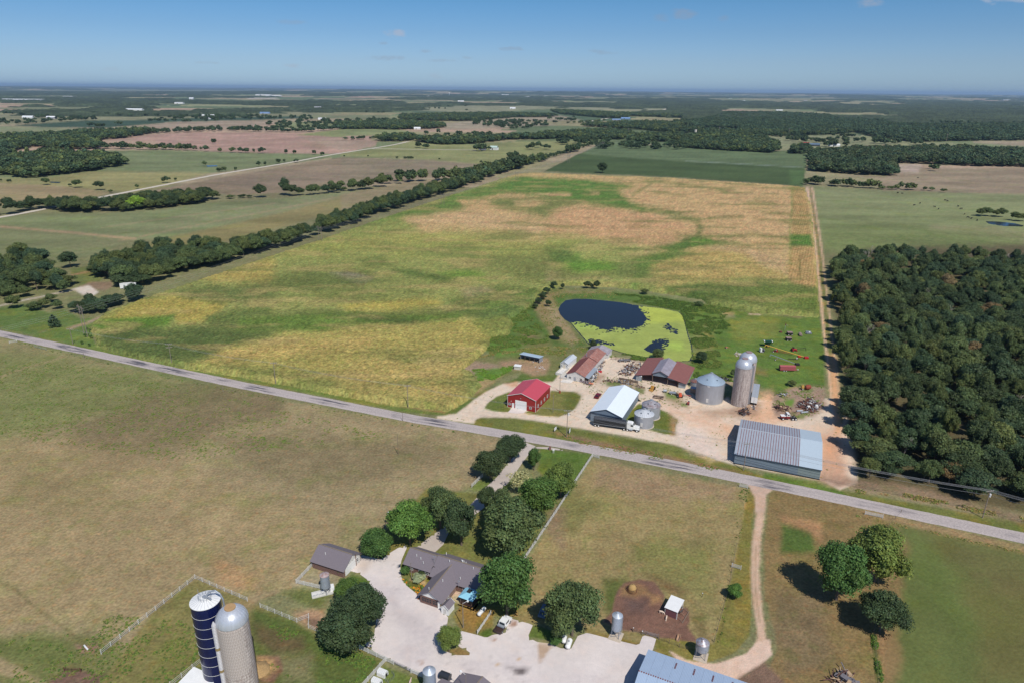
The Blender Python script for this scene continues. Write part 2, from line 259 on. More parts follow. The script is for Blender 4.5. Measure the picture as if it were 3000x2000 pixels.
    q([(1760,1690),(1830,1690),(1800,1800),(1760,1790)],(74,88,40),12,14,.8)
    q(CQ([(1040,420),(1100,350),(1250,320),(1400,340),(1500,480),(1480,560),(1720,600),(1750,720),(1720,780),(1850,960),(1600,960),(1280,850),(1090,820),(880,740),(980,640),(1010,480)]),(120,90,76),5,6,reg=DIRT)
    q(CQ([(1060,400),(1200,350),(1320,400),(1330,470),(1200,500),(1060,470)]),(142,112,76),7,6,.8)
    q(CQ([(1330,470),(1440,480),(1460,540),(1350,560)]),(164,128,86),8,8,.8)
    q(CQ([(1080,520),(1300,520),(1280,640),(1100,640)]),(92,76,72),14,14,.7)
    q(CQ([(1280,250),(1500,330),(1700,420),(1640,490),(1480,420)]),(112,90,62),10,12,.8)
    q(CQ([(1740,660),(1850,640),(1900,900),(1830,930),(1740,740)]),(100,88,56),10,10,.6)
    # strip between fence and lane, lane, field on the right
    q([(2192,1430),(2225,1440),(2205,1500),(2200,1600),(2200,1800),(2195,1860),(2150,1910),(2060,1945),(1975,1935),(1920,1905),(1915,1865),(2090,1885),(2150,1660)],(120,112,60),4,4,reg=LAWN)
    q([(2255,1440),(2330,1425),(2507,1486),(3000,1600),(3600,1730),(3600,2700),(2200,2700),(2235,1990),(2275,1900),(2270,1850),(2240,1750),(2235,1600)],(128,108,72),6,5,reg=PAST)
    q([(2620,1530),(3000,1620),(3600,1760),(3600,2700),(2600,2700),(2590,1900),(2640,1750),(2660,1600)],(96,106,58),20,14,.95,reg=MEAD)
    q([(2800,1700),(3000,1720),(3000,2000),(2850,2000)],(108,94,58),30,25,.5)
    q([(2700,1560),(3000,1640),(3000,1760),(2760,1650)],(104,92,60),18,14,.5)
    q(CW([(850,1230),(1000,1180),(1050,1400),(1000,1568),(900,1568)]),(150,118,84),14,10,.7)
    q(CW([(210,440),(430,500),(450,640),(200,640)]),(78,98,46),8,8,.95)
    q(CW([(200,390),(500,430),(500,560),(380,480),(230,430)]),(170,130,94),8,8,.8)
    q(CW([(740,330),(1930,610),(1930,650),(1060,450),(940,420)]),(152,128,94),6,6,.8)
    q(CW([(140,900),(500,940),(560,1400),(240,1500),(140,1200)]),(116,100,76),18,14,.7)
    p.line(V([(1685,1340),(1650,1470)]),(96,86,52),4,4,2,.8)
    p.line([(2558,1856),(2566,1920),(2573,2005)],(70,88,40),9,6,3,.9)
    lane=[(2226,1437),(2232,1470),(2226,1520),(2215,1600),(2212,1680),(2218,1760),(2228,1830),(2232,1870),(2222,1900),(2195,1928),(2150,1945),(2100,1952)]
    p.line(lane,(196,166,142),24,5,4,1,LANE)
    q([(2185,1412),(2270,1428),(2245,1450),(2238,1500),(2212,1500),(2212,1455)],(190,162,142),4,3,reg=LANE)
    q([(1960,1905),(2010,1932),(2100,1942),(2185,1912),(2215,1880),(2254,1870),(2262,1915),(2225,1950),(2180,1975),(2160,1990),(2060,1985),(2000,1960)],(208,180,160),4,4,reg=LANE)
    q([(2160,1985),(2235,1935),(2290,1990),(2300,2100),(2160,2100)],(122,98,82),10,10,reg=DIRT)
    p.line([(2214,1600),(2212,1680),(2217,1760),(2226,1820)],(136,116,84),3,4,4,.7)
    # ---- road verge and farm lawn
    q([(1300,1225),(1330,1216),(1400,1220),(1500,1222),(1620,1240),(1750,1270),(1960,1300),(2110,1345),(2240,1395),(2400,1412),(2460,1435),(2530,1445),(2600,1460),(3000,1530),(3500,1640),(3500,1680),(3000,1565),(2507,1462),(2200,1397),(1800,1318),(1500,1264),(1340,1238)],(106,110,58),3,4,reg=LAWN)
    q([(1600,1262),(1700,1280),(1900,1320),(2080,1360),(2200,1385),(2100,1378),(1900,1338),(1700,1298)],(132,104,84),5,6,.8)
    q([(2240,1385),(2400,1412),(2470,1440),(2480,1455),(2350,1425),(2230,1398)],(88,112,46),5,4,.9)
    q([(200,1000),(270,1005),(420,1050),(700,1102),(1314,1203),(1310,1218),(1180,1205),(700,1112),(420,1060),(190,1012)],(104,116,58),2,2,reg=LAWN)
    q([(1100,1165),(1314,1200),(1300,1210),(1100,1180)],(146,122,88),3,3,.7)
    q([(90,985),(240,935),(330,925),(290,960),(270,990),(280,1012),(200,1006)],(96,114,58),4,4,reg=LAWN)
    q(LL([(-600,540),(0,590),(200,560),(420,640),(560,610),(700,700),(250,830),(0,780),(-600,600)]),(92,110,58),5,5,reg=LAWN)
    q(LL([(560,770),(700,730),(900,650),(1150,560),(1160,580),(900,680),(720,745),(600,780)]),(150,132,112),3,3)
    q(LL([(600,260),(760,240),(900,300),(820,420),(640,380)]),(100,108,62),5,5,reg=LAWN)
    q(LL([(640,430),(780,370),(960,370),(980,410),(900,450),(820,440)]),(132,112,90),4,4,reg=DIRT)
    q(LL([(620,430),(760,400),(850,460),(800,495),(700,480)]),(196,184,170),3,3,reg=GRAV)
    p.line(LL([(-300,640),(0,575),(120,545),(350,500),(500,465),(640,440)]),(182,170,154),3.4,2,1,1,GRAV)
    p.line(LL([(600,320),(720,290),(800,280)]),(160,124,100),3,2,1)
    # ---- farmyard surroundings
    q(CA([(0,1150),(180,1050),(330,960),(600,860),(640,815),(720,830),(900,830),(960,780),(1000,740),(1100,720),(900,890),(860,893),(590,893),(480,905),(350,965),(250,1030),(180,1090),(100,1148),(40,1150)]),(88,104,52),3,3,reg=LAWN)
    q(CA([(100,790),(220,700),(290,670),(420,690),(640,560),(900,540),(1020,590),(1180,600),(1280,620),(1200,660),(1000,740),(900,830),(720,830),(620,810),(560,830),(420,880),(330,960),(200,1030),(130,940)]),(112,112,70),5,8)
    q(CA([(120,800),(240,710),(420,740),(560,780),(420,860),(230,850),(140,830)]),(150,128,108),4,6,.95)
    q(CA([(440,720),(640,700),(850,690),(880,740),(830,830),(740,840),(640,800),(480,760)]),(158,130,104),5,6,.95)
    q(CA([(240,790),(420,770),(570,760),(550,800),(400,880),(280,870)]),(92,124,50),4,8,.95)
    q(CA([(0,900),(110,940),(200,910),(230,880),(420,850),(520,810),(400,900),(180,1030),(60,1110),(0,1100)]),(156,132,96),4,4,.8)
    q(CA([(200,380),(420,330),(640,230),(760,140),(900,120),(1400,140),(1700,170),(2100,250),(2240,330),(2352,420),(2240,760),(2040,720),(2040,580),(1960,330),(1560,250),(1000,215),(930,300),(1100,500),(1220,610),(900,600),(640,600),(420,660),(340,640),(380,500),(520,420)]),(84,106,50),8,10)
    q(CA([(720,180),(860,150),(960,140),(1380,150),(1380,160),(960,165),(900,200),(950,330),(1120,560),(1060,590),(900,540),(800,400),(740,300)]),(142,122,88),6,6,.85)
    q(CA([(830,260),(900,270),(1000,420),(1100,560),(1050,590),(900,460)]),(150,132,102),6,6,.8)
    q(CA([(620,500),(800,500),(900,600),(700,640)]),(120,110,70),10,14,.7)
    q(CA([(660,500),(740,490),(760,520),(690,525)]),(140,110,88),5,5,.7)
    q(CA([(300,560),(560,540),(640,640),(420,680)]),(92,120,50),8,14,.8)
    q(CB([(380,330),(560,250),(900,290),(1780,360),(1830,700),(1850,1110),(1600,1095),(1340,1175),(1180,1110),(1120,1000),(900,1000),(430,1050),(400,880),(470,860),(470,760),(380,420)]),(92,114,52),6,8,reg=LAWN)
    q(CB([(760,430),(1000,380),(1330,420),(1330,580),(1100,620),(1000,640),(860,560)]),(120,124,62),10,12,.8)
    q(CB([(430,600),(560,440),(650,560),(720,760),(620,820),(480,800)]),(120,118,74),10,12,.7)
    q(CB([(1000,300),(1400,330),(1700,380),(1560,410),(1280,370),(1040,360)]),(142,126,96),4,6,.8)
    q(CB([(1040,350),(1170,360),(1160,370),(1050,362)]),(200,172,146),2,2)
    q(CB([(740,310),(880,340),(870,390),(760,390)]),(150,136,104),6,6,.7)
    q(CB([(1130,880),(1260,900),(1260,980),(1130,960)]),(130,112,76),8,8,.6)
    q(CB([(600,1000),(900,1030),(900,1080),(700,1110),(580,1060)]),(160,140,122),5,6,.9)
    # gravel yard and tracks
    q(YARD,(208,190,170),3.5,3.5,reg=GRAV)
    for poly,c,f,op in [(CA([(1750,1060),(2400,1250),(2700,1350),(3000,1300),(3300,1200),(3300,1700),(2900,1620),(2500,1400),(2000,1200)]),(212,170,140),26,.85),
        (CA([(2000,1450),(1900,1250),(2100,1280),(2300,1500),(2200,1520)]),(212,192,178),14,.8),
        (CB([(960,1380),(1180,1330),(1180,1180),(1290,1150),(1320,1300),(1450,1470),(1100,1500)]),(208,164,130),14,.9),
        (FB([(1720,480),(1900,500),(1960,760),(2050,1080),(1930,1130),(1690,1020),(1720,700)]),(188,148,122),12,.85),
        (FB([(1700,950),(2040,1050),(1930,1130),(1700,1020)]),(150,124,106),10,.8),
        (FB([(1740,560),(1850,600),(1860,760),(1730,700)]),(214,160,122),12,.7),
        (CA([(1280,890),(1340,880),(1500,870),(1640,930),(1560,990),(1330,920)]),(150,132,106),8,.7),
        (CA([(1150,830),(1250,800),(1320,850),(1260,890),(1150,900)]),(150,120,98),8,.8),
        (CB([(170,1170),(330,1200),(420,1330),(300,1310),(120,1240)]),(150,132,100),8,.8),
        (CB([(820,1340),(1100,1250),(1170,1290),(1130,1400),(930,1440),(830,1400)]),(150,120,98),9,.8),
        (CB([(530,1360),(800,1340),(900,1400),(700,1430)]),(170,140,116),9,.8),
        (CA([(590,893),(500,905),(560,930),(620,920)]),(196,144,104),5,.8),
        (CB([(1320,1180),(1400,1165),(1500,1112),(1600,1098),(1830,1112),(1850,1200),(1855,1300),(1750,1400),(1560,1440),(1320,1420),(1290,1300)]),(152,128,112),7,1),
        (CB([(1340,1290),(1440,1240),(1500,1260),(1420,1320)]),(104,122,56),5,.9),
        (CB([(1440,1240),(1520,1230),(1510,1310),(1450,1330)]),(98,128,50),4,.9),
        (CB([(1560,1400),(1640,1380),(1620,1440),(1560,1440)]),(110,124,62),4,.8),
        (CB([(1640,1120),(1720,1130),(1700,1170),(1630,1160)]),(90,118,48),4,.8),
        (CB([(160,1165),(320,1210),(280,1250),(180,1215)]),(96,122,52),4,.8),
        (CB([(330,1280),(410,1290),(400,1320),(350,1310)]),(92,122,50),3,.8),
        (CA([(1330,880),(1440,890),(1440,925),(1330,920)]),(96,112,54),4,.9),
        (CA([(1570,930),(1650,950),(1640,985),(1570,985)]),(104,112,58),4,.9),
        (CG([(1100,950),(1340,1010),(1330,1040),(1100,1000)]),(110,128,62),3,.8)]:
        q(poly,c,f,3,op)
    q(ISL_L,(98,108,54),2,2,reg=LAWN); q(ISL_R,(116,114,64),2,2,reg=LAWN); q(ISL_B,(98,108,52),2,2,reg=LAWN)
    q(CA([(980,990),(1080,980),(1115,1010),(1080,1090),(1000,1130)]),(92,102,48),8,4,.8)
    q(CA([(1850,1150),(1925,1200),(1900,1260),(1895,1325),(1860,1320)]),(160,132,104),8,5,.8)
    q([(1330,1216),(1400,1220),(1500,1222),(1620,1240),(1600,1225),(1440,1212)],(206,188,174),2,1,.0)
    # dirt track up the right side
    tl=[(2366,552),(2371,590),(2378,640),(2386,700),(2393,760),(2399,820),(2408,904),(2413,960),(2420,1020),(2427,1070),(2433,1128),(2437,1185)]
    p.line([(2376,560),(2384,640),(2400,740),(2412,840),(2424,950),(2438,1060),(2452,1150),(2462,1230)],(106,112,62),18,4,3,.9,LAWN)
    p.line(tl,(204,172,142),7,3,2,1,TRACK); p.line([(2440,1050),(2446,1120),(2452,1200),(2455,1260)],(212,162,122),22,8,5,.9,TRACK)
    p.line([(x+14+(y-550)/60,y) for x,y in tl],(200,166,136),5,3,2,.95,TRACK)
    p.line([(x+7+(y-550)/120,y) for x,y in tl[:9]],(128,116,78),3,3,2,.9)
    # wood floor on the right and a few clearings
    q([(2440,780),(2480,740),(2700,720),(3600,700),(3600,1560),(3000,1500),(2520,1425),(2500,1330),(2470,1150),(2450,950)],(92,84,60),10,8)
    q([(2480,1400),(2700,1430),(3000,1510),(3000,1535),(2700,1475),(2500,1440)],(140,116,96),8,8,.7)
    # soybean fields
    q(SOY_POLY,(70,92,46),2,1)
    q([(1766,420),(2367,447),(2362,494),(2180,484),(2010,475),(1800,462),(1700,452)],(92,114,70),2,2)
    p.line([(2010,474),(2180,483),(2355,493)],(120,140,124),1.6,1.5,.5,.8)
    q([(2310,500),(2355,500),(2352,548),(2315,546)],(80,112,54),5,3,.8)
def paint_corn(p):
    q=p.poly; C=p.col; C[:,:3]=np.array(srgb(140,140,74)); C[:,3]=0
    # dry upper part
    q([(1180,640),(1300,590),(1590,505),(1950,520),(2360,550),(2395,800),(2200,800),(2000,770),(1760,740),(1500,725),(1250,690)],(190,152,106),12,10)
    q(ML([(1160,400),(1250,340),(1500,310),(1700,340),(1900,420),(2200,400),(2352,330),(2352,520),(2000,500),(1500,440),(1180,420)]),(194,156,112),8,8)
    q(ML([(700,560),(900,540),(1150,500),(1600,520),(1650,560),(1000,590),(800,610)]),(182,152,92),10,14,.8)
    q(MF([(0,560),(300,560),(700,600),(1050,660),(1120,740),(900,830),(500,850),(0,790)]),(190,146,104),8,10)
    q(MF([(850,880),(1150,840),(1880,850),(1870,1120),(1500,1100),(1400,1160),(900,1160),(820,1080)]),(172,146,84),14,14)
    q(MF([(1150,850),(1860,860),(1860,1060),(1640,980),(1500,900)]),(188,152,110),10,12,.9)
    # yellow-green body
    q(MF([(0,780),(200,780),(560,850),(820,860),(600,960),(300,970),(0,900)]),(144,144,76),14,14)
    q(ML([(250,560),(800,520),(1500,450),(2100,540),(2352,560),(2300,640),(1600,640),(900,640),(300,640)]),(148,146,72),16,16,.8)
    q(CA([(0,420),(150,380),(330,440),(380,520),(345,600),(260,690),(120,790),(0,860)]),(164,150,74),12,12,.9)
    q(CA([(150,340),(700,200),(780,260),(720,420),(560,470),(420,480),(330,420)]),(94,112,54),9,6,.9); p.line(CA([(-400,380),(0,355),(250,290),(500,220),(740,170)]),(76,98,46),9,6,6,.95)
    q([(560,1070),(640,1030),(800,1000),(1000,950),(1200,920),(1380,955),(1420,1020),(1396,1046),(1345,1085),(1330,1180),(1100,1170),(700,1096)],(164,146,76),26,20,.9)
    q([(1000,1060),(1150,1040),(1330,1060),(1340,1150),(1314,1200),(1100,1170),(980,1130)],(174,148,84),30,20,.7)
    q([(640,1020),(900,1010),(1100,985),(1080,1010),(820,1050),(600,1070)],(186,154,88),14,12,.7)
    q(LL([(1620,350),(2000,300),(2352,180),(2352,420),(1800,400)]),(178,152,78),12,12,.8)
    q(LL([(860,720),(1200,560),(1500,520),(2000,560),(1700,760),(1500,760),(1480,680),(900,770)]),(168,148,70),7,10,.95)
    # bright green grass and dark corn
    q(LL([(760,750),(900,720),(1250,700),(1400,690),(1480,680),(1430,780),(1100,830),(850,820)]),(98,128,44),6,8,.95)
    q(LL([(830,840),(1100,800),(1400,800),(2000,760),(2352,720),(2352,880),(2000,940),(1700,1060),(1500,1090),(1000,990),(840,920)]),(88,100,50),10,12,.95)
    q(LL([(1500,480),(1800,430),(2200,440),(2352,480),(2352,560),(1900,600),(1650,540)]),(96,106,54),9,14,.8)
    q(LL([(1750,700),(2100,640),(2352,620),(2352,700),(2000,760),(1760,770)]),(92,106,50),9,12,.8)
    q(ML([(0,850),(500,740),(800,740),(950,800),(800,850),(500,870),(200,900)]),(98,106,52),14,18,.85)
    q(ML([(600,770),(760,770),(930,800),(850,830),(700,800)]),(150,132,112),5,10,.7)
    q(ML([(540,1060),(700,1040),(900,1060),(1400,1060),(1550,1020),(2040,880),(2060,900),(1600,1050),(1500,1100),(900,1130),(560,1180),(0,1190),(0,1100)]),(96,116,46),6,8,.95)
    q(ML([(760,1080),(1000,1080),(1300,1100),(1200,1130),(850,1110)]),(78,92,44),6,8,.8)
    q(ML([(820,670),(1000,660),(1060,700),(900,720)]),(92,104,48),8,10,.8)
    q(ML([(1050,740),(1200,730),(1500,800),(1400,830),(1150,780)]),(88,104,46),9,12,.9)
    q(ML([(1380,760),(1600,740),(1700,780),(1700,820),(1450,800)]),(104,130,46),8,10,.9)
    q(ML([(1500,690),(1800,650),(2300,600),(2352,700),(2352,800),(2050,830),(1800,740)]),(118,120,62),14,16,.85)
    q(ML([(2150,650),(2352,640),(2352,740),(2230,720)]),(106,138,50),7,8,.95)
    q(ML([(930,960),(1380,950),(1400,1000),(1080,1040),(760,1040),(700,1000)]),(176,152,68),9,10,.7)
    q(ML([(400,900),(800,860),(1100,900),(1000,960),(600,980)]),(112,116,56),14,16,.6)
    q(ML([(1440,950),(1800,860),(2000,860),(1700,960),(1480,1010)]),(96,108,50),8,12,.8)
    q(ML([(1500,880),(1680,860),(1760,890),(1560,940)]),(150,134,92),7,10,.8)
    q(ML([(1600,1100),(1850,1060),(1950,1100),(1840,1180),(1700,1200)]),(128,128,60),7,8,.8)
    # green swirl in the dry part
    q(ML([(650,480),(1000,380),(1300,290),(1500,200),(1900,120),(2000,60),(2352,60),(2352,80),(2000,150),(1500,320),(1200,390),(900,440)]),(96,122,52),9,8,.95)
    q(MF([(0,320),(300,325),(560,360),(680,385),(540,420),(590,470),(640,520),(830,580),(720,600),(500,560),(250,510),(0,480),(-400,420),(-300,360)]),(92,120,50),8,8)
    q(MF([(-450,500),(0,470),(250,510),(140,560),(0,640),(-120,620),(-360,560)]),(112,118,62),10,12,.9)
    q(MF([(-230,520),(-40,500),(0,530),(-120,570),(-220,560)]),(190,152,106),6,8,.9)
    q(ML([(1500,260),(1640,260),(1650,310),(1530,300)]),(190,152,104),5,6,.9)
    q(ML([(2000,210),(2280,208),(2280,226),(2050,222)]),(186,150,104),3,4,.9)
    q(MF([(0,440),(180,448),(180,465),(0,460)]),(186,150,104),3,4,.9)
    q(MF([(330,435),(400,437),(400,455),(340,452)]),(186,150,104),3,4,.9)
    q(MF([(-400,300),(0,280),(600,310),(1860,370),(1860,395),(900,380),(500,345),(0,320),(-350,320)]),(188,152,104),4,5,.9)
    p.line(MF([(660,460),(740,410),(810,370)]),(108,118,60),6,5,4,.8)
    p.line(MF([(760,345),(1000,375),(1300,410),(1380,440)]),(112,118,62),7,6,8,.8)
    p.line(MF([(820,575),(1000,620),(1150,660),(1180,720),(1150,790),(1040,860)]),(94,108,54),14,9,12,.95)
    p.line(MF([(1250,640),(1500,628)]),(108,112,58),6,6,6,.8)
    p.line(MF([(1660,595),(1860,610)]),(108,112,58),5,5,6,.8)
    p.line(MF([(1600,505),(1750,525)]),(124,116,66),5,5,6,.8)
    p.line(MF([(1000,785),(1300,780),(1600,770),(1860,800)]),(112,112,60),9,9,9,.8)
    q(MF([(820,860),(1050,790),(1280,800),(1500,820),(1100,860),(950,900)]),(86,110,46),7,10,.95)
    q(MF([(1100,790),(1260,790),(1280,830),(1100,840)]),(90,126,44),6,6,.9)
    p.line(MF([(620,700),(780,700)]),(128,110,66),6,6,6,.7)
    q(MF([(600,980),(820,900),(980,870),(1100,900),(900,1000),(780,1090),(700,1170),(640,1120),(700,1040)]),(96,118,50),9,12,.95)
    q(MF([(60,960),(350,970),(580,990),(560,1060),(240,1060),(60,1000)]),(104,136,48),7,8,.95)
    q(MF([(0,880),(150,890),(260,960),(100,980),(0,960)]),(96,112,52),9,10,.9)
    q(MF([(500,1000),(700,980),(720,1060),(560,1100)]),(108,116,60),9,10,.8)
    q(MF([(130,1080),(480,1080),(500,1110),(140,1110)]),(160,142,88),6,8,.8)
    q(MF([(0,1050),(100,1060),(120,1110),(0,1120)]),(180,148,104),6,6,.7)
    # striped strip next to the track
    st=MF([(1880,390),(1980,398),(2020,760),(2040,870),(2070,1190),(1950,1190),(1850,1120),(1868,860),(1880,760)])
    q(st,(182,142,92),4,2); sel,w=p.mask(st,3,1); p.col[sel,3]=np.maximum(p.col[sel,3],w)
    q(MF([(1880,395),(1990,400),(1990,430),(1880,430)]),(150,128,74),6,4,.7)
    q(MF([(1866,768),(2025,770),(2034,862),(1866,860)]),(88,120,46),4,3)
    p.line(MF([(1868,1000),(1862,760),(1880,560),(1884,400)]),(128,132,66),5,3,2,.8)
    p.line(MF([(1935,960),(1942,1110)]),(92,96,44),3,3,1,.9)
    q(MF([(900,1170),(1400,1150),(1850,1160),(1900,1150),(2075,1190),(2080,1370),(1900,1360),(1500,1310),(1150,1260)]),(98,110,50),6,7)
    low=MF([(1550,1200),(2080,1210),(2080,1370),(1700,1330)]); q(low,(112,124,54),12,8,.9)
    sel,w=p.mask(MF([(1900,1190),(2080,1200),(2080,1370),(1900,1350)]),5,2); p.col[sel,3]=np.maximum(p.col[sel,3],w*.8)
    q([(1960,855),(2050,850),(2080,890),(2200,915),(2100,905),(1990,880)],(80,100,44),6,5,.9)
    C[:,:3]*=(1+.26*p.n1+.16*p.n3+.34*(RS.rand(len(p.X))-.5))[:,None]; C[:,0]*=1+.22*(RS.rand(len(p.X))-.5)
    # horizontal wisps of greener plants across all parts
    w=np.clip((fbm(p.X/45,p.Y/14,201)-.56)*7,0,1)*.6; g=np.array(srgb(104,112,56)); C[:,:3]=C[:,:3]*(1-w[:,None])+g*w[:,None]
    w=np.clip((fbm(p.X/30,p.Y/11,241)-.56)*7,0,1)*.4; g=np.array(srgb(180,150,96)); C[:,:3]=C[:,:3]*(1-w[:,None])+g*w[:,None]
    lum=C[:,:3].mean(1,keepdims=True); C[:,:3]=(C[:,:3]*.92+lum*.08)*np.array([.97,1.,.97])
# ------------------------------------------------------------------ mesh and material helpers
def mesh_np(name,v,f,mat=None,cols=None,smooth=False):
    me=bpy.data.meshes.new(name); v=np.asarray(v,np.float32); f=np.asarray(f,np.int32); k=f.shape[1]
    me.vertices.add(len(v)); me.vertices.foreach_set('co',v.ravel())
    me.loops.add(f.size); me.loops.foreach_set('vertex_index',f.ravel())
    me.polygons.add(len(f)); me.polygons.foreach_set('loop_start',np.arange(0,f.size,k,dtype=np.int32))
    if smooth: me.polygons.foreach_set('use_smooth',np.ones(len(f),bool))
    if cols is not None:
        a=me.color_attributes.new('Col','FLOAT_COLOR','POINT'); a.data.foreach_set('color',np.asarray(cols,np.float32).ravel())
    me.update(calc_edges=True)
    if mat: me.materials.append(mat)
    return me
def link(name,me,parent=None,loc=None):
    o=bpy.data.objects.new(name,me); COLL.objects.link(o)
    if parent: o.parent=parent
    if loc: o.location=loc
    return o
def struct(o): o['kind']='structure'; return o
def tag(o,label,cat,group=None,kind=None):
    if label: o['label']=label
    if cat: o['category']=cat
    if group: o['group']=group
    if kind: o['kind']=kind
    return o
def thing(name,label,cat,loc,rz=0.,group=None):
    o=bpy.data.objects.new(name,None); COLL.objects.link(o); o.empty_display_size=.5
    o.location=(loc[0],loc[1],loc[2] if len(loc)>2 else 0.); o.rotation_euler=(0,0,rz); return tag(o,label,cat,group)
class MB:
    def __init__(s): s.v=[]; s.f=[]; s.m=[]; s.mi=0
    def add(s,v,f):
        n=len(s.v); s.v+= [tuple(p) for p in v]; s.f+=[tuple(i+n for i in q) for q in f]; s.m+=[s.mi]*len(f); return s
    def box(s,x0,x1,y0,y1,z0,z1,M=None):
        v=[Vector(p) for p in((x0,y0,z0),(x1,y0,z0),(x1,y1,z0),(x0,y1,z0),(x0,y0,z1),(x1,y0,z1),(x1,y1,z1),(x0,y1,z1))]
        if M: v=[M@p for p in v]
        return s.add(v,[(3,2,1,0),(4,5,6,7),(0,1,5,4),(1,2,6,5),(2,3,7,6),(3,0,4,7)])
    def prism(s,prof,a0,a1,axis='y'):               # outline in x,z swept along y (or outline in y,z swept along x)
        n=len(prof); g=(lambda p,a:(p[0],a,p[1])) if axis=='y' else (lambda p,a:(a,p[0],p[1]))
        v=[g(p,a0) for p in prof]+[g(p,a1) for p in prof]
        return s.add(v,[tuple(range(n)),tuple(range(2*n-1,n-1,-1))]+[(i,i+n,(i+1)%n+n,(i+1)%n) for i in range(n)])
    def slab(s,pts,t,dn=None):
        p=[Vector(q) for q in pts]; nn=(p[1]-p[0]).cross(p[2]-p[0]).normalized()
        if nn.z<0: nn=-nn
        n=len(p); v=[q for q in p]+[q-nn*t for q in p]
        return s.add(v,[tuple(range(n)),tuple(range(2*n-1,n-1,-1))]+[(i,i+n,(i+1)%n+n,(i+1)%n) for i in range(n)])
    def tube(s,p0,p1,r0,r1=None,n=8):
        r1=r0 if r1 is None else r1; p0=Vector(p0); p1=Vector(p1); d=(p1-p0).normalized(); a=d.orthogonal().normalized(); b=d.cross(a)
        v=[p0+(a*math.cos(t)+b*math.sin(t))*r0 for t in [2*math.pi*i/n for i in range(n)]]+[p1+(a*math.cos(t)+b*math.sin(t))*r1 for t in [2*math.pi*i/n for i in range(n)]]
        return s.add(v,[tuple(range(n-1,-1,-1)),tuple(range(n,2*n))]+[(i,(i+1)%n,(i+1)%n+n,i+n) for i in range(n)])
    def lathe(s,prof,n=24,c=(0,0)):
        v=[];f=[]
        for r,z in prof: v+=[(c[0]+r*math.cos(2*math.pi*i/n),c[1]+r*math.sin(2*math.pi*i/n),z) for i in range(n)]
        for k in range(len(prof)-1): f+=[(k*n+i,k*n+(i+1)%n,(k+1)*n+(i+1)%n,(k+1)*n+i) for i in range(n)]
        return s.add(v,f)
    def build(s,name,mat,parent=None,smooth=False,label=None):
        me=bpy.data.meshes.new(name); me.from_pydata(s.v,[],s.f)
        for m in (mat if isinstance(mat,(list,tuple)) else [mat]): me.materials.append(m)
        if isinstance(mat,(list,tuple)): me.polygons.foreach_set('material_index',s.m)
        if smooth:
            me.polygons.foreach_set('use_smooth',[True]*len(s.f)); me.set_sharp_from_angle(angle=math.radians(38))
        me.update(); o=link(name,me,parent)
        if label: o['label']=label
        return o
def newmat(name):
    m=bpy.data.materials.new(name); m.use_nodes=True; nt=m.node_tree; b=nt.nodes['Principled BSDF']; return m,nt,b
def noise_col(nt,col,amt,scale,coord='Object',detail=4,hue=None,stretch=(1,1,1)):
    """base colour with patchy wear: returns the colour socket"""
    tc=N(nt,'ShaderNodeTexCoord'); mp=N(nt,'ShaderNodeMapping',ins={'Scale':stretch}); nz=N(nt,'ShaderNodeTexNoise',ins={'Scale':scale,'Detail':detail,'Roughness':.65})
    nt.links.new(tc.outputs[coord],mp.inputs[0]); nt.links.new(mp.outputs[0],nz.inputs['Vector'])
    rm=N(nt,'ShaderNodeValToRGB'); c=rm.color_ramp; c.elements[0].position=.3; c.elements[1].position=.72
    h=hue or [x*(1-amt) for x in col]; c.elements[0].color=(*h,1); c.elements[1].color=(*[min(1,x*(1+amt*.6)) for x in col],1)
    nt.links.new(nz.outputs['Fac'],rm.inputs[0]); return rm.outputs[0],mp,nz
MATS={}
def mat(name,col,rough=.7,metal=0.,amt=.15,scale=1.5,bump=0.,ribs=None,hue=None,stretch=(1,1,1),spec=None):
    if name in MATS: return MATS[name]
    m,nt,b=newmat(name); out,mp,nz=noise_col(nt,col,amt,scale,hue=hue,stretch=stretch); L=nt.links.new
    L(out,b.inputs['Base Color']); b.inputs['Roughness'].default_value=rough; b.inputs['Metallic'].default_value=metal
    if spec is not None: b.inputs['Specular IOR Level'].default_value=spec
    h=None
    if ribs:                                         # pressed sheet metal: ribs across the given object axis
        ax,per,hgt,dark=ribs; tc=N(nt,'ShaderNodeTexCoord'); w=N(nt,'ShaderNodeTexWave',bands_direction=ax,ins={'Scale':math.pi/(10*per)*1.0})
        w.wave_profile='SIN'; L(tc.outputs['Object'],w.inputs['Vector']); bp=N(nt,'ShaderNodeBump',ins={'Strength':hgt,'Distance':.06}); L(w.outputs['Fac'],bp.inputs['Height']); L(bp.outputs[0],b.inputs['Normal'])
    elif bump:
        bp=N(nt,'ShaderNodeBump',ins={'Strength':bump,'Distance':.05}); L(nz.outputs['Fac'],bp.inputs['Height']); L(bp.outputs[0],b.inputs['Normal'])
    MATS[name]=m; return m
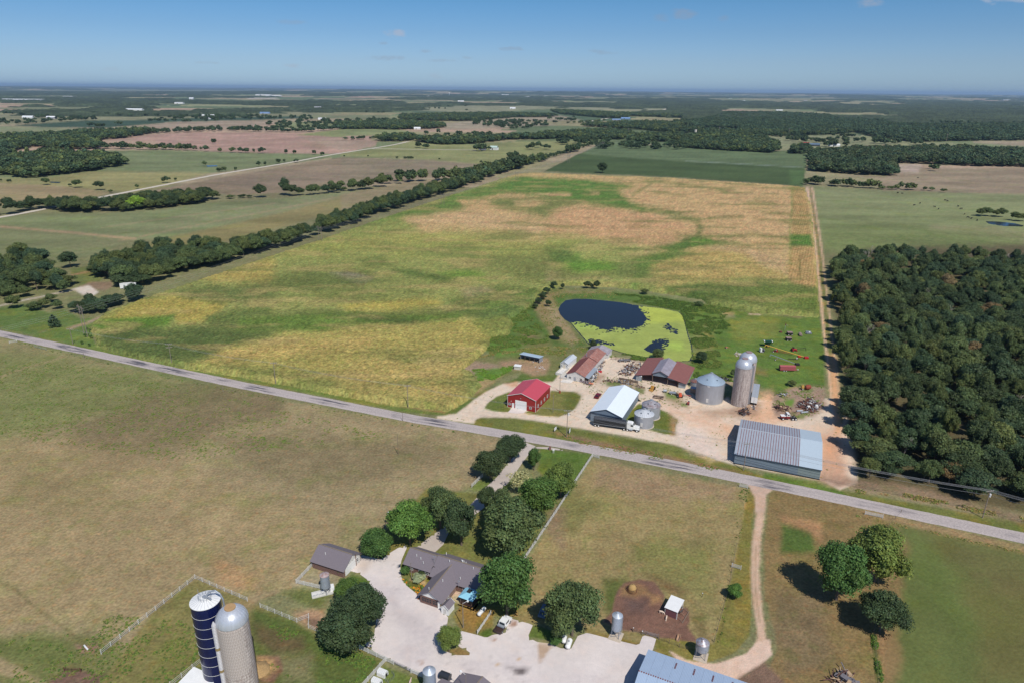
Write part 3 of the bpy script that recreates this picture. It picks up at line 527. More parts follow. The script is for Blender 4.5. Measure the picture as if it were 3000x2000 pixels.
def ground_mat(name,scales,amt,bump,greens=None,rows=False,rough=.95,dist=.3):
    m,nt,b=newmat(name); L=nt.links.new; b.inputs['Roughness'].default_value=rough; b.inputs['Specular IOR Level'].default_value=.15
    at=N(nt,'ShaderNodeAttribute',attribute_name='Col'); tc=N(nt,'ShaderNodeTexCoord'); cur=at.outputs['Color']; hs=None
    for sc,a in zip(scales,amt):
        nz=N(nt,'ShaderNodeTexNoise',ins={'Scale':sc,'Detail':3.,'Roughness':.6}); L(tc.outputs['Object'],nz.inputs['Vector'])
        mr=N(nt,'ShaderNodeMapRange',ins={1:.3,2:.7,3:1-a,4:1+a}); L(nz.outputs['Fac'],mr.inputs[0])
        vm=N(nt,'ShaderNodeVectorMath',operation='SCALE'); L(cur,vm.inputs[0]); L(mr.outputs[0],vm.inputs['Scale']); cur=vm.outputs[0]
        if hs is None: hs=nz.outputs['Fac']
        else:
            ad=N(nt,'ShaderNodeMath',operation='ADD'); L(hs,ad.inputs[0]); L(nz.outputs['Fac'],ad.inputs[1]); hs=ad.outputs[0]
    if greens:                                       # patches leaning to another hue
        for sc,c,lo,hi,st in greens:
            nz=N(nt,'ShaderNodeTexNoise',ins={'Scale':sc,'Detail':5.,'Roughness':.7}); L(tc.outputs['Object'],nz.inputs['Vector'])
            mr=N(nt,'ShaderNodeMapRange',ins={1:lo,2:hi,3:0.,4:st}); L(nz.outputs['Fac'],mr.inputs[0])
            mx=N(nt,'ShaderNodeMix',data_type='RGBA',blend_type='MULTIPLY'); L(mr.outputs[0],mx.inputs[0]); L(cur,mx.inputs[6]); mx.inputs[7].default_value=(*c,1); cur=mx.outputs[2]
    if rows:
        mp=N(nt,'ShaderNodeMapping',ins={'Rotation':(0,0,math.radians(24))}); L(tc.outputs['Object'],mp.inputs[0])
        w=N(nt,'ShaderNodeTexWave',bands_direction='X',ins={'Scale':math.pi/10/1.9,'Distortion':.8,'Detail':1.}); L(mp.outputs[0],w.inputs['Vector'])
        ml=N(nt,'ShaderNodeMath',operation='MULTIPLY'); L(w.outputs['Fac'],ml.inputs[0]); L(at.outputs['Alpha'],ml.inputs[1])
        mx=N(nt,'ShaderNodeMix',data_type='RGBA',blend_type='MULTIPLY'); L(ml.outputs[0],mx.inputs[0]); L(cur,mx.inputs[6]); mx.inputs[7].default_value=(.80,.85,.75,1); cur=mx.outputs[2]
    L(cur,b.inputs['Base Color'])
    bp=N(nt,'ShaderNodeBump',ins={'Strength':bump,'Distance':dist}); L(hs,bp.inputs['Height']); L(bp.outputs[0],b.inputs['Normal'])
    return m
M_PAST=ground_mat('grass_ground',(.05,.3,1.2,.12),(.10,.13,.21,.10),.6,[(.08,(.78,.98,.66),.5,.66,.6),(.35,(.72,.95,.68),.54,.68,.6),(.45,(1.3,.98,.84),.53,.68,.6)])
M_MEAD=ground_mat('meadow_ground',(.012,.1,1.0),(.10,.10,.14),.4,[(.03,(.82,1.,.7),.5,.66,.5),(.06,(1.18,.97,.84),.55,.7,.5)])
M_LAWN=ground_mat('mown_grass',(.06,.3,1.4),(.16,.16,.24),.6,[(.07,(1.45,1.08,.8),.48,.62,.7),(.25,(.7,.9,.6),.52,.68,.5)]+[(.25,(.80,1.,.68),.5,.66,.5),(.5,(1.25,.98,.82),.55,.7,.5)])
M_GRAV=ground_mat('gravel',(.08,.5,3.),(.06,.08,.10),.3,[(.15,(1.0,.90,.78),.5,.66,.6),(.35,(.80,.76,.72),.6,.74,.6)])
M_DIRT=ground_mat('bare_dirt',(.1,.6,3.),(.12,.16,.22),.6,[(.6,(1.25,1.1,.95),.58,.7,.6),(.4,(.7,.7,.7),.6,.72,.6)])
M_CORN=ground_mat('corn_leaves',(.06,.4,.9),(.12,.24,.34),.9,[(.35,(.72,.92,.62),.52,.64,.6)],rows=True,dist=.8)
M_SOY=ground_mat('soybean_leaves',(.02,.2,1.),(.08,.10,.14),.5)
M_WOODFAR=ground_mat('far_tree_tops',(.01,.05,.13),(.25,.30,.35),1.,dist=6.)
# ------------------------------------------------------------------ the ground sheet, split by what covers it
def grid_ab(a0,a1,da,bs):                             # lines of equal view depth: fine near, coarse towards the horizon
    aa=np.arange(a0,a1+da,da); Yb=[(H*(F*cP+b*sP)/(F*sP-b*cP)) for b in bs]
    return aa,np.array(Yb)
bs=list(np.arange(-1330,-1010,12.))+list(np.arange(-1010,560,3.6)); aa,Yr=grid_ab(-2200,2200,5.,bs)
aa=np.concatenate([np.arange(-5200,-1720,60.),np.arange(-1720,1720,5.),np.arange(1720,5200,60.)])
Yr=np.concatenate([Yr,np.geomspace(Yr[-1]*1.012,80000,150)])
fr=Yr*cP+H*sP
GX=(aa[None,:]*fr[:,None]/F); GY=np.repeat(Yr[:,None],len(aa),1); ny,nx=GX.shape
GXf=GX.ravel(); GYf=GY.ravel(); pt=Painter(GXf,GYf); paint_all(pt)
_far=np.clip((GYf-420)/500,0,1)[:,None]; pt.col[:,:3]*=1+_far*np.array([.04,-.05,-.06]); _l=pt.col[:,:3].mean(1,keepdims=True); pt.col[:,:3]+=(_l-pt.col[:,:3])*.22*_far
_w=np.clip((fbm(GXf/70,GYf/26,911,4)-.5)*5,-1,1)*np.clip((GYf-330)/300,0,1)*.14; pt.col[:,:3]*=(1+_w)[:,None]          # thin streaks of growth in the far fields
_g=((RS.rand(len(GXf))-.5)*np.where(np.isin(pt.reg,(GRAV,LANE,TRACK)),.08,.13)); pt.col[:,:3]*=(1+_g)[:,None]; pt.col[:,0]*=1+.10*(RS.rand(len(GXf))-.5)
def hills(X,Y):
    w=np.clip((Y-9000)/12000,0,1); return w*(fbm(X/5200,Y/5200,321,3)-.42)*150*np.clip(w*2,0,1)
GZ=np.where(GYf>9000,hills(GXf,GYf),0.)
idx=np.arange(ny*nx).reshape(ny,nx); FQ=np.stack([idx[:-1,:-1],idx[:-1,1:],idx[1:,1:],idx[1:,:-1]],-1).reshape(-1,4)
FR=pt.reg[FQ[:,2]]
def part_mesh(name,sel,mt,z,cols,X=GXf,Y=GYf,smooth=True):
    f=FQ[sel]; u,inv=np.unique(f,return_inverse=True); v=np.stack([X[u],Y[u],z[u]],1)
    return link(name,mesh_np(name,v,inv.reshape(-1,4),mt,cols[u],smooth))
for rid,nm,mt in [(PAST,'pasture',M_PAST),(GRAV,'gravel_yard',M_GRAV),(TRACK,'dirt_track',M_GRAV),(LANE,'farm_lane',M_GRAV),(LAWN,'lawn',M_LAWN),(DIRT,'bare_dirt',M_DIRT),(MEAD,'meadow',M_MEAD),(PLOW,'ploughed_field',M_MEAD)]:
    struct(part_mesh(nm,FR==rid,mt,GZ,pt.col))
base=struct(link('ground',mesh_np('ground',[(-90000,-3000,-.6),(90000,-3000,-.6),(90000,90000,-.6),(-90000,90000,-.6)],[(0,1,2,3)],mat('far_earth',srgb(110,114,80),.95,scale=.002))))
# crops
def crop_sheet(name,poly,hgt,rough,paint,mt,f=4,j=1.5,fine=None):
    sel,w=pt.mask(poly,f,j); m=np.zeros(len(GXf)); m[sel]=w
    fs=(m[FQ]>.02).any(1); u=np.unique(FQ[fs]); pc=Painter(GXf[u],GYf[u]); pc.col[:]=pt.col[u]
    if paint: paint(pc)
    cols=pt.col.copy(); cols[u]=pc.col
    z=np.full(len(GXf),-.1); r=RS.rand(len(u)); z[u]=hgt*np.clip(m[u]*1.6,0,1)*(1+rough*(r-.5)+.15*pc.n1)-.05*(m[u]<.05)
    return part_mesh(name,fs,mt,z,cols,smooth=False)
tag(crop_sheet('corn_crop',CORN_POLY,1.9,.3,paint_corn,M_CORN),'ripening corn in mottled yellow, green and tan filling the big field behind the road','corn',kind='stuff')
def fade(p): p.col[:,3]=0
tag(crop_sheet('soybean_crop',SOY_POLY,.8,.25,fade,M_SOY,2,1),'dark green soybean crop at the far end of the corn field','soybeans',kind='stuff')
# far woods as one rolling canopy beyond 3 km
WOOD_CLEAR=[]
def far_canopy():
    fs=GYf>2950; X=GXf; Y=GYf
    n=fbm(X/900+3,Y/1500,401,4)*.75+fbm(X/260,Y/420,431,3)*.25; az=np.degrees(np.arctan2(X,Y))
    n=n*.8+.2*fbm(X/420,Y/160,441,3); th=.495+.05*(np.abs(az)<14)*np.clip((14000-Y)/6000,0,1)-.05*((az>12)&(Y<9000))-(az<-28)*.02+.05*(fbm(X/2600,Y/2600,447,2)-.5)
    m=np.clip((n-th)*40,0,1)*np.clip((Y-2950)/250,0,1)
    op=np.array(srgb(128,134,92)); isf=(np.abs(pt.col[:,:3]/op[None]-1).max(1)<0)
    u=np.where(fs)[0]; m[~fs]=0; z=m*(10+5*fbm(X/35,Y/35,451,2)+3*RS.rand(len(X)))-1+GZ
    col=np.ones((len(X),4),np.float32); c=np.array(srgb(66,76,52)); col[:,:3]=c[None]*(1+.9*(fbm(X/120,Y/200,461,4)-.5)+.5*(RS.rand(len(X))-.5))[:,None]
    sel=(m[FQ]>.03).any(1); o=part_mesh('distant_woods',sel,M_WOODFAR,z,col,smooth=False)
    tag(o,'dark hazy woods covering the plain all the way to the horizon','woods',kind='stuff')
far_canopy()
# ------------------------------------------------------------------ paved road, concrete drive, pond
def pts_world(pl,z=0.): return [G(x,y,z) for x,y in pl]
def strip(name,line,w,z,mt,wob=.12,step=2.5):
    P2=[Vector(G(*p)) for p in line]; out=[]
    for a,b in zip(P2[:-1],P2[1:]):
        n=max(1,min(400,int((b-a).length/step))); out+=[a.lerp(b,i/n) for i in range(n)]
    out.append(P2[-1])
    for _ in range(10): out=[out[0]]+[(out[i-1]+out[i]*2+out[i+1])/4 for i in range(1,len(out)-1)]+[out[-1]]
    v=[];f=[];K=6
    for i,p in enumerate(out):
        d=(out[min(i+1,len(out)-1)]-out[max(i-1,0)]).normalized(); n=Vector((-d.y,d.x))
        wl=w/2+random.uniform(-wob,wob); wr=w/2+random.uniform(-wob,wob)
        for k in range(K+1):
            t=k/K; q=p+n*(-wl*(1-t)+wr*t); v.append((q.x,q.y,z+.05*(1-(2*t-1)**2)))
    for i in range(len(out)-1):
        for k in range(K): a=i*(K+1)+k; f.append((a,a+1,a+K+2,a+K+1))
    me=mesh_np(name,v,f,mt,smooth=True); uv=me.uv_layers.new(name='UV'); 
    L=0; cum=[0]
    for i in range(1,len(out)): L+=(out[i]-out[i-1]).length; cum.append(L)
    vi=np.zeros(len(me.loops),np.int32); me.loops.foreach_get('vertex_index',vi)
    arr=np.stack([(vi%(K+1))/K, np.array(cum)[vi//(K+1)]],1).astype(np.float32); uv.data.foreach_set('uv',arr.ravel())
    return link(name,me)
def asphalt():
    m,nt,b=newmat('worn_asphalt'); L=nt.links.new; b.inputs['Roughness'].default_value=.9
    uv=N(nt,'ShaderNodeUVMap'); mp=N(nt,'ShaderNodeMapping',ins={'Scale':(3.2,.035,1)}); L(uv.outputs[0],mp.inputs[0])
    nz=N(nt,'ShaderNodeTexNoise',ins={'Scale':1.6,'Detail':7.,'Roughness':.72}); L(mp.outputs[0],nz.inputs['Vector'])
    sp=N(nt,'ShaderNodeSeparateXYZ'); L(uv.outputs[0],sp.inputs[0])
    rp=N(nt,'ShaderNodeValToRGB'); e=rp.color_ramp; e.elements[0].position=0; e.elements[0].color=(0,0,0,1); e.elements[1].position=1; e.elements[1].color=(0,0,0,1)
    for x,v in [(.14,.1),(.3,.9),(.45,.35),(.6,.95),(.85,.15)]: k=e.elements.new(x); k.color=(v,v,v,1)
    L(sp.outputs[0],rp.inputs[0]); ml=N(nt,'ShaderNodeMath',operation='MULTIPLY_ADD'); L(rp.outputs[0],ml.inputs[0]); ml.inputs[1].default_value=.16; L(nz.outputs['Fac'],ml.inputs[2])
    mr=N(nt,'ShaderNodeMapRange',ins={1:.52,2:.66,3:0.,4:.9}); L(ml.outputs[0],mr.inputs[0])
    tc=N(nt,'ShaderNodeTexCoord'); n2=N(nt,'ShaderNodeTexNoise',ins={'Scale':.05,'Detail':3.}); L(tc.outputs['Object'],n2.inputs['Vector'])
    m2=N(nt,'ShaderNodeMapRange',ins={1:.47,2:.6,3:.15,4:1.2}); L(n2.outputs['Fac'],m2.inputs[0]); m3=N(nt,'ShaderNodeMath',operation='MULTIPLY',use_clamp=True); L(mr.outputs[0],m3.inputs[0]); L(m2.outputs[0],m3.inputs[1])
    n3=N(nt,'ShaderNodeTexNoise',ins={'Scale':2.,'Detail':4.}); L(tc.outputs['Object'],n3.inputs['Vector']); r3=N(nt,'ShaderNodeValToRGB'); r3.color_ramp.elements[0].position=.3; r3.color_ramp.elements[0].color=(*srgb(158,148,144),1); r3.color_ramp.elements[1].position=.7; r3.color_ramp.elements[1].color=(*srgb(190,178,172),1); L(n3.outputs['Fac'],r3.inputs[0])
    mx=N(nt,'ShaderNodeMix',data_type='RGBA'); L(m3.outputs[0],mx.inputs[0]); L(r3.outputs[0],mx.inputs[6]); mx.inputs[7].default_value=(*srgb(84,82,88),1); L(mx.outputs[2],b.inputs['Base Color']); return m
struct(strip('country_road',ROADC,6.1,.03,asphalt()))
M_GR2=mat('pale_gravel',srgb(196,186,170),.95,amt=.12,scale=.4)
struct(strip('gravel_road',CL([(-300,1010),(300,905),(540,850),(940,772),(1260,710),(1500,662),(1700,630),(1900,598),(2060,570),(2200,542),(2352,516),(2700,462),(2815,436)]),8.,.12,M_GR2,.5,12))
struct(strip('field_lane',CM([(215,485),(500,490),(930,495)]),7.,.14,M_GR2,.4,12))
struct(strip('distant_road',CM([(1690,300),(1800,282),(1980,252)]),14.,.3,M_GR2,.5,40))
struct(strip('distant_road',CM([(2205,222),(2250,208),(2352,184)]),16.,.4,M_GR2,.5,60))
struct(strip('distant_road',CR([(40,205),(200,206),(420,215)]),12.,.4,M_GR2,.5,60))
def sheet_from(name,poly_px,res,z,mt,painter=None,keep=None,f=2,j=1.5,smooth=True,thick=0):
    W2=np.array(pts_world(poly_px)); x0,y0=W2.min(0)-1; x1,y1=W2.max(0)+1
    xs=np.arange(x0,x1,res); ys=np.arange(y0,y1,res); X,Y=np.meshgrid(xs,ys); nx_=len(xs); sh=X.shape; X=X.ravel(); Y=Y.ravel()
    d=sdist(X,Y,[tuple(p) for p in W2])
    # snap the vertices nearest the outline onto it, so that the edge is clean
    p=Painter(X,Y); 
    if painter: painter(p)
    k=d>-res*.55
    if keep is not None: k&=keep(p,X,Y,d)
    id_=np.arange(len(X)).reshape(sh); Q=np.stack([id_[:-1,:-1],id_[:-1,1:],id_[1:,1:],id_[1:,:-1]],-1).reshape(-1,4); Q=Q[k[Q].all(1)]
    u,inv=np.unique(Q,return_inverse=True); v=np.stack([X[u],Y[u],np.full(len(u),z)],1)
    # snap outline
    out=[]
    n=len(W2)
    near=np.where(np.abs(d[u])<res*.7)[0]
    if keep is None:
        for i in near:
            px_,py_=v[i,0],v[i,1]; best=None
            for a in range(n):
                x0_,y0_=W2[a]; x1_,y1_=W2[(a+1)%n]; ex=x1_-x0_; ey=y1_-y0_; t=min(1,max(0,((px_-x0_)*ex+(py_-y0_)*ey)/(ex*ex+ey*ey+1e-9)))
                qx,qy=x0_+t*ex,y0_+t*ey; dd=(qx-px_)**2+(qy-py_)**2
                if best is None or dd<best[0]: best=(dd,qx,qy)
            v[i,0]=best[1]; v[i,1]=best[2]
    return link(name,mesh_np(name,v,inv.reshape(-1,4),mt,p.col[u],smooth))
def paint_conc(p):
    p.col[:,:3]=np.array(srgb(208,198,193)); q=p.poly
    q(CH([(860,850),(1100,1000),(1150,1100),(1000,1150),(860,1000)]),(186,176,174),20,20,.7)
    q(CH([(1800,1420),(2000,1440),(1960,1480),(1890,1470)]),(120,110,106),6,6,.8)
    q(CH([(1860,1450),(1950,1450),(1960,1490),(1890,1490)]),(70,60,60),5,5,.9)
    for c in [(1905,1360),(1740,1415),(1700,1200),(1095,1395)]: q(CH([(c[0]-18,c[1]-12),(c[0]+18,c[1]-10),(c[0]+16,c[1]+12),(c[0]-16,c[1]+12)]),(190,160,120) if c[0]>1720 else (160,124,100),2,2,.8)
    q(CH([(1850,1040),(1900,1045),(1890,1090),(1840,1100)]),(150,116,96),2,3,.9)
    q(CH([(2060,1240),(2190,1250),(2090,1400),(2080,1350)]),(170,140,110),3,3,.8)
    q(CH([(2080,1150),(2160,1160),(2190,1250),(2060,1240)]),(206,186,166),3,3,.9)
    q(CH([(600,500),(700,540),(620,640),(560,600)]),(184,168,154),8,8,.6)
    p.line(CH([(755,530),(880,590)]),(170,160,154),1,1,.3,.7)
    for a,b in [((700,940),(1180,1100)),((760,700),(1000,860)),((1280,1400),(2100,1600)),((1420,1330),(1500,1480)),((1700,1180),(1650,1500))]: p.line(CH([a,b]),(160,150,146),.9,1,.5,.55)
    p.col[:,:3]*=(1+.16*p.n3+.10*p.n1)[:,None]
M_CONC=ground_mat('concrete',(.12,.8,4.),(.05,.05,.05),.1,[(.2,(1.,.93,.88),.5,.66,.5),(.08,(.86,.85,.88),.5,.62,.6)],rough=.85)
struct(sheet_from('concrete_driveway',CONC,.8,.05,M_CONC,paint_conc))
struct(sheet_from('concrete_driveway',CT([(1130,215),(1250,262),(1360,262),(1500,285),(1500,297),(1250,275),(1190,300),(1100,420),(960,620),(830,730),(790,800),(700,880),(560,980),(400,1060),(330,1215),(250,1290),(150,1330),(70,1330),(60,1290),(60,1250),(170,1160),(340,1040),(480,940),(620,800),(730,670),(850,560),(980,400),(1090,280)]),.8,.055,M_CONC,lambda p:p.col.__setitem__((slice(None),slice(0,3)),np.array(srgb(186,174,164)))))
struct(sheet_from('concrete_apron',CD([(405,955),(470,885),(665,915),(620,965),(520,970)]),.5,.06,M_CONC,lambda p:p.col.__setitem__((slice(None),slice(0,3)),np.array(srgb(206,196,190)))))
struct(sheet_from('concrete_apron',CG([(0,0),(1,0),(1,1)]) if 0 else [(1652,1108),(1690,1094),(1694,1104),(1672,1122),(1640,1118)],.5,.06,M_CONC,lambda p:p.col.__setitem__((slice(None),slice(0,3)),np.array(srgb(210,204,196)))))
# pond
def water():
    m,nt,b=newmat('pond_water'); L=nt.links.new; tc=N(nt,'ShaderNodeTexCoord'); nz=N(nt,'ShaderNodeTexNoise',ins={'Scale':1.4,'Detail':3.}); L(tc.outputs['Object'],nz.inputs['Vector'])
    bp=N(nt,'ShaderNodeBump',ins={'Strength':.12,'Distance':.05}); L(nz.outputs['Fac'],bp.inputs['Height']); L(bp.outputs[0],b.inputs['Normal'])
    b.inputs['Base Color'].default_value=(*srgb(34,38,42),1); b.inputs['Roughness'].default_value=.15; b.inputs['IOR'].default_value=1.33; return m
M_WATER=water()
struct(sheet_from('pond_water',POND,1.2,.05,M_WATER))
OPEN=CA([(900,280),(940,240),(1000,200),(1600,240),(1600,300),(1640,340),(1655,385),(1625,435),(1560,452),(1500,460),(1450,446),(1400,446),(1330,467),(1290,460),(1240,432),(1160,412),(1100,400),(1050,405),(1010,400),(900,380)])
HOLES=[CA([(1645,625),(1690,590),(1740,565),(1790,570),(1780,610),(1760,640),(1700,655),(1660,640)]),CA([(1195,555),(1250,556),(1290,575),(1240,570)])]
THIN=[CA([(1720,560),(1790,545),(1845,550),(1835,600),(1780,645),(1700,655)]),CA([(1805,445),(1830,418),(1860,445),(1915,475),(1912,497),(1860,480)]),CA([(1190,545),(1250,548),(1380,580),(1390,592),(1200,570)])]
def keep_weed(p,X,Y,d):
    k=np.ones(len(X),bool)
    for poly,j in [(OPEN,5)]+[(h,5) for h in HOLES]: sel,w=p.mask(poly,2.5,j); k[sel[w>.5]]=False
    for poly in THIN:
        sel,w=p.mask(poly,9,5); r=vnoise(X[sel]/.9,Y[sel]/.7,9); k[sel[(w>.4)&(r<.55)]]=False
    sel,w=p.mask(OPEN,26,5); k[sel[(w>.12)&(vnoise(X[sel]/.8,Y[sel]/.6,19)<.75*w)]]=False
    return k&(d>.25)
def paint_weed(p):
    p.col[:,:3]=np.array(srgb(152,162,82)); q=p.poly
    q(CA([(1560,270),(1700,270),(1960,340),(1990,420),(1900,400),(1780,415),(1650,430),(1660,380),(1630,310)]),(168,176,78),5,8)
    q(CA([(1820,570),(1960,560),(1980,640),(1840,640)]),(158,178,80),8,8,.8)
    q(CA([(1040,400),(1200,420),(1300,470),(1100,470)]),(150,170,80),8,8,.8)
    p.col[:,:3]*=(1+.25*p.n1+.12*p.n5)[:,None]
tag(sheet_from('duckweed',POND,.45,.09,ground_mat('duckweed_mat',(.12,.6,3.),(.12,.10,.10),.1,[(.3,(.82,.9,.9),.5,.66,.6)],rough=.6),paint_weed,keep_weed,smooth=False),'yellow green duckweed film covering the near and right side of the pond','duckweed',kind='stuff')
for nm,pl in [('pond_water',CL([(1420,602),(1495,600),(1500,607),(1430,611)])),('pond_water',CR([(2085,985),(2180,988),(2290,1000),(2352,1015),(2340,1022),(2200,1018),(2110,1003)])),('pond_water',CL([(330,713),(420,715),(410,723),(345,720)])),('pond_water',CM([(1085,592),(1130,592),(1128,599),(1090,598)]))]:
    struct(sheet_from(nm,pl,2.5,.1 if pl[0][1]>600 else .25,M_WATER))
# ------------------------------------------------------------------ trees
def foliage_mat(name,inst=False):
    m,nt,b=newmat(name); L=nt.links.new
    if inst: s=N(nt,'ShaderNodeAttribute',attribute_name='tint',attribute_type='INSTANCER').outputs['Color']
    else: s=N(nt,'ShaderNodeObjectInfo').outputs['Color']
    at=N(nt,'ShaderNodeAttribute',attribute_name='Col'); mx=N(nt,'ShaderNodeMix',data_type='RGBA',blend_type='MULTIPLY'); mx.inputs[0].default_value=1
    L(s,mx.inputs[6]); L(at.outputs['Color'],mx.inputs[7]); L(mx.outputs[2],b.inputs['Base Color'])
    b.inputs['Roughness'].default_value=.6; b.inputs['Specular IOR Level'].default_value=.25
    tr=N(nt,'ShaderNodeBsdfTranslucent'); L(mx.outputs[2],tr.inputs[0]); ms=N(nt,'ShaderNodeMixShader'); ms.inputs[0].default_value=.32
    L(b.outputs[0],ms.inputs[1]); L(tr.outputs[0],ms.inputs[2]); L(ms.outputs[0],nt.nodes['Material Output'].inputs[0]); return m
M_LEAF=foliage_mat('tree_leaves'); M_LEAFI=foliage_mat('wood_leaves',True)
M_BARK=mat('bark',srgb(110,96,84),.9,amt=.3,scale=3,bump=.4); M_DEAD=mat('dead_wood',srgb(168,158,148),.9,amt=.2,scale=3)
t_=(1+5**.5)/2
ICO=np.array([(-1,t_,0),(1,t_,0),(-1,-t_,0),(1,-t_,0),(0,-1,t_),(0,1,t_),(0,-1,-t_),(0,1,-t_),(t_,0,-1),(t_,0,1),(-t_,0,-1),(-t_,0,1)])/math.hypot(1,t_)
ICF=np.array([(0,11,5),(0,5,1),(0,1,7),(0,7,10),(0,10,11),(1,5,9),(5,11,4),(11,10,2),(10,7,6),(7,1,8),(3,9,4),(3,4,2),(3,2,6),(3,6,8),(3,8,9),(4,9,5),(2,4,11),(6,2,10),(8,6,7),(9,8,1)])
def crown_mesh(name,seed,lobes,cards,size,kind='broad',lob_r=(.13,.2),core=.72):
    r=np.random.RandomState(seed); V_=[];F_=[];C_=[]; n0=0
    cen=[];rad=[]
    for i in range(lobes):
        if kind=='cone':
            t=(i+.5)/lobes; a=i*2.4; rr=.34*(1-t)**.8; cen.append((math.cos(a)*rr,math.sin(a)*rr,.12+.82*t)); rad.append(.20*(1-.72*t))
        else:
            while True:
                d=r.normal(size=3); d/=np.linalg.norm(d)
                if d[2]>-.75: break
            q=(.36 if i<lobes*.75 else .16)*r.uniform(.62,1.2)
            h=.60 if kind=='broad' else .56
            cen.append((d[0]*q,d[1]*q,h+d[2]*(.29 if kind=='broad' else .32)*r.uniform(.7,1.05))); rad.append(r.uniform(*lob_r)*(1 if i<lobes*.75 else 1.3))
    for c,ra in zip(cen,rad):
        c=np.array(c); zr=.85
        lb=r.uniform(.82,1.2); hue=r.uniform(-.06,.06)
        v=ICO*ra*core*(1+r.uniform(-.2,.2,(12,1)))*np.array([1,1,zr])+c; V_.append(v); F_.append(np.concatenate([ICF,ICF[:,2:3]],1)+n0); n0+=12
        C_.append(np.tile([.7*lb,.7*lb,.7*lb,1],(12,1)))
        d=r.normal(size=(cards,3)); d/=np.linalg.norm(d,axis=1)[:,None]; d[:,2]=np.where(d[:,2]<-.4,-d[:,2],d[:,2])
        pos=c+d*ra*np.array([1,1,zr])*(r.uniform(.72,1.14,(cards,1)))
        nn=d*.9+r.normal(size=(cards,3))*.55+np.array([0,0,.35]); nn/=np.linalg.norm(nn,axis=1)[:,None]
        tx=np.cross(nn,r.normal(size=(cards,3))); tx/=np.linalg.norm(tx,axis=1)[:,None]; ty=np.cross(nn,tx)
        s=size*r.uniform(.6,1.35,(cards,1)); s2=s*r.uniform(.55,1.,(cards,1))
        q=np.stack([pos-tx*s,pos-ty*s2*.8+nn*s*.15,pos+tx*s,pos+ty*s2],1).reshape(-1,3); V_.append(q)
        F_.append(np.arange(cards*4).reshape(-1,4)+n0); n0+=cards*4
        b=lb*r.uniform(.68,1.32,(cards,1)); hh=hue+r.uniform(-.1,.1,(cards,1))
        C_.append(np.repeat(np.concatenate([b*(1+hh),b,b*(1-hh),np.ones((cards,1))],1),4,0))
    f=np.concatenate(F_); return mesh_np(name,np.concatenate(V_),f,M_LEAF,np.concatenate(C_))
def limb_tree(name,seed,dead=False,mt=None):
    r=random.Random(seed); b=MB()
    if not dead:
        b.tube((0,0,-.01),(.01,0,.34),.026,.019,8); b.tube((.01,0,.34),(0,.01,.72),.019,.008,6)
        for i in range(5):
            a=i*1.26+r.random(); b.tube((.005,0,.26+.05*i),(math.cos(a)*.24,math.sin(a)*.24,.5+.06*i),.012,.004,5)
    else:
        def br(p,d,l,rad,k):
            q=p+d*l; b.tube(p,q,rad,rad*.6,5)
            if k<4:
                for j in range(3 if k<3 else 2):
                    nd=(d+Vector((r.uniform(-.8,.8),r.uniform(-.8,.8),r.uniform(-.2,.5)))).normalized(); br(p.lerp(q,r.uniform(.55,1)),nd,l*r.uniform(.55,.8),rad*.55,k+1)
        br(Vector((0,0,-.01)),Vector((.03,.02,1)).normalized(),.32,.022,0)
    o=b.build(name,mt or (M_DEAD if dead else M_BARK)); me=o.data; bpy.data.objects.remove(o); return me
NEARC=[crown_mesh('crown_near',20+i,36,330,.019) for i in range(4)]
MIDC=[crown_mesh('crown_mid',40+i,32,165,.024,lob_r=(.09,.19)) for i in range(6)]
OVALC=[crown_mesh('crown_oval',60+i,32,260,.022,'oval') for i in range(2)]
CONEC=crown_mesh('crown_cone',80,16,110,.035,'cone')
THINC=crown_mesh('crown_thin',85,26,70,.026,core=.25)
TRUNKS=[limb_tree('trunk',s) for s in (1,2)]; DEADM=[limb_tree('dead_branches',s,True) for s in (5,6,7)]
TREES=[]   # x,y,height,width,kind,tint,label,group,cat
DK=(42,54,38); OL=(58,68,44); GR=(50,70,38); BG=(58,82,42); YG=(70,82,44); BL_=(44,58,45); RU=(82,72,56); GY=(104,108,90)
def tint(c,v=.12): f=1+random.uniform(-v,v); h=random.uniform(-.08,.08); c=srgb(*c,2.75); return (c[0]*f*(1+h)*1.14,c[1]*f*1.1,c[2]*f*(1-h)*.86,1)
def tree(px,py,h,w,kind,c,label,group=None,cat='tree',var=.03):
    x,y=G(px,py); TREES.append([x,y,h,w,kind,tint(c,var),label,group,cat])
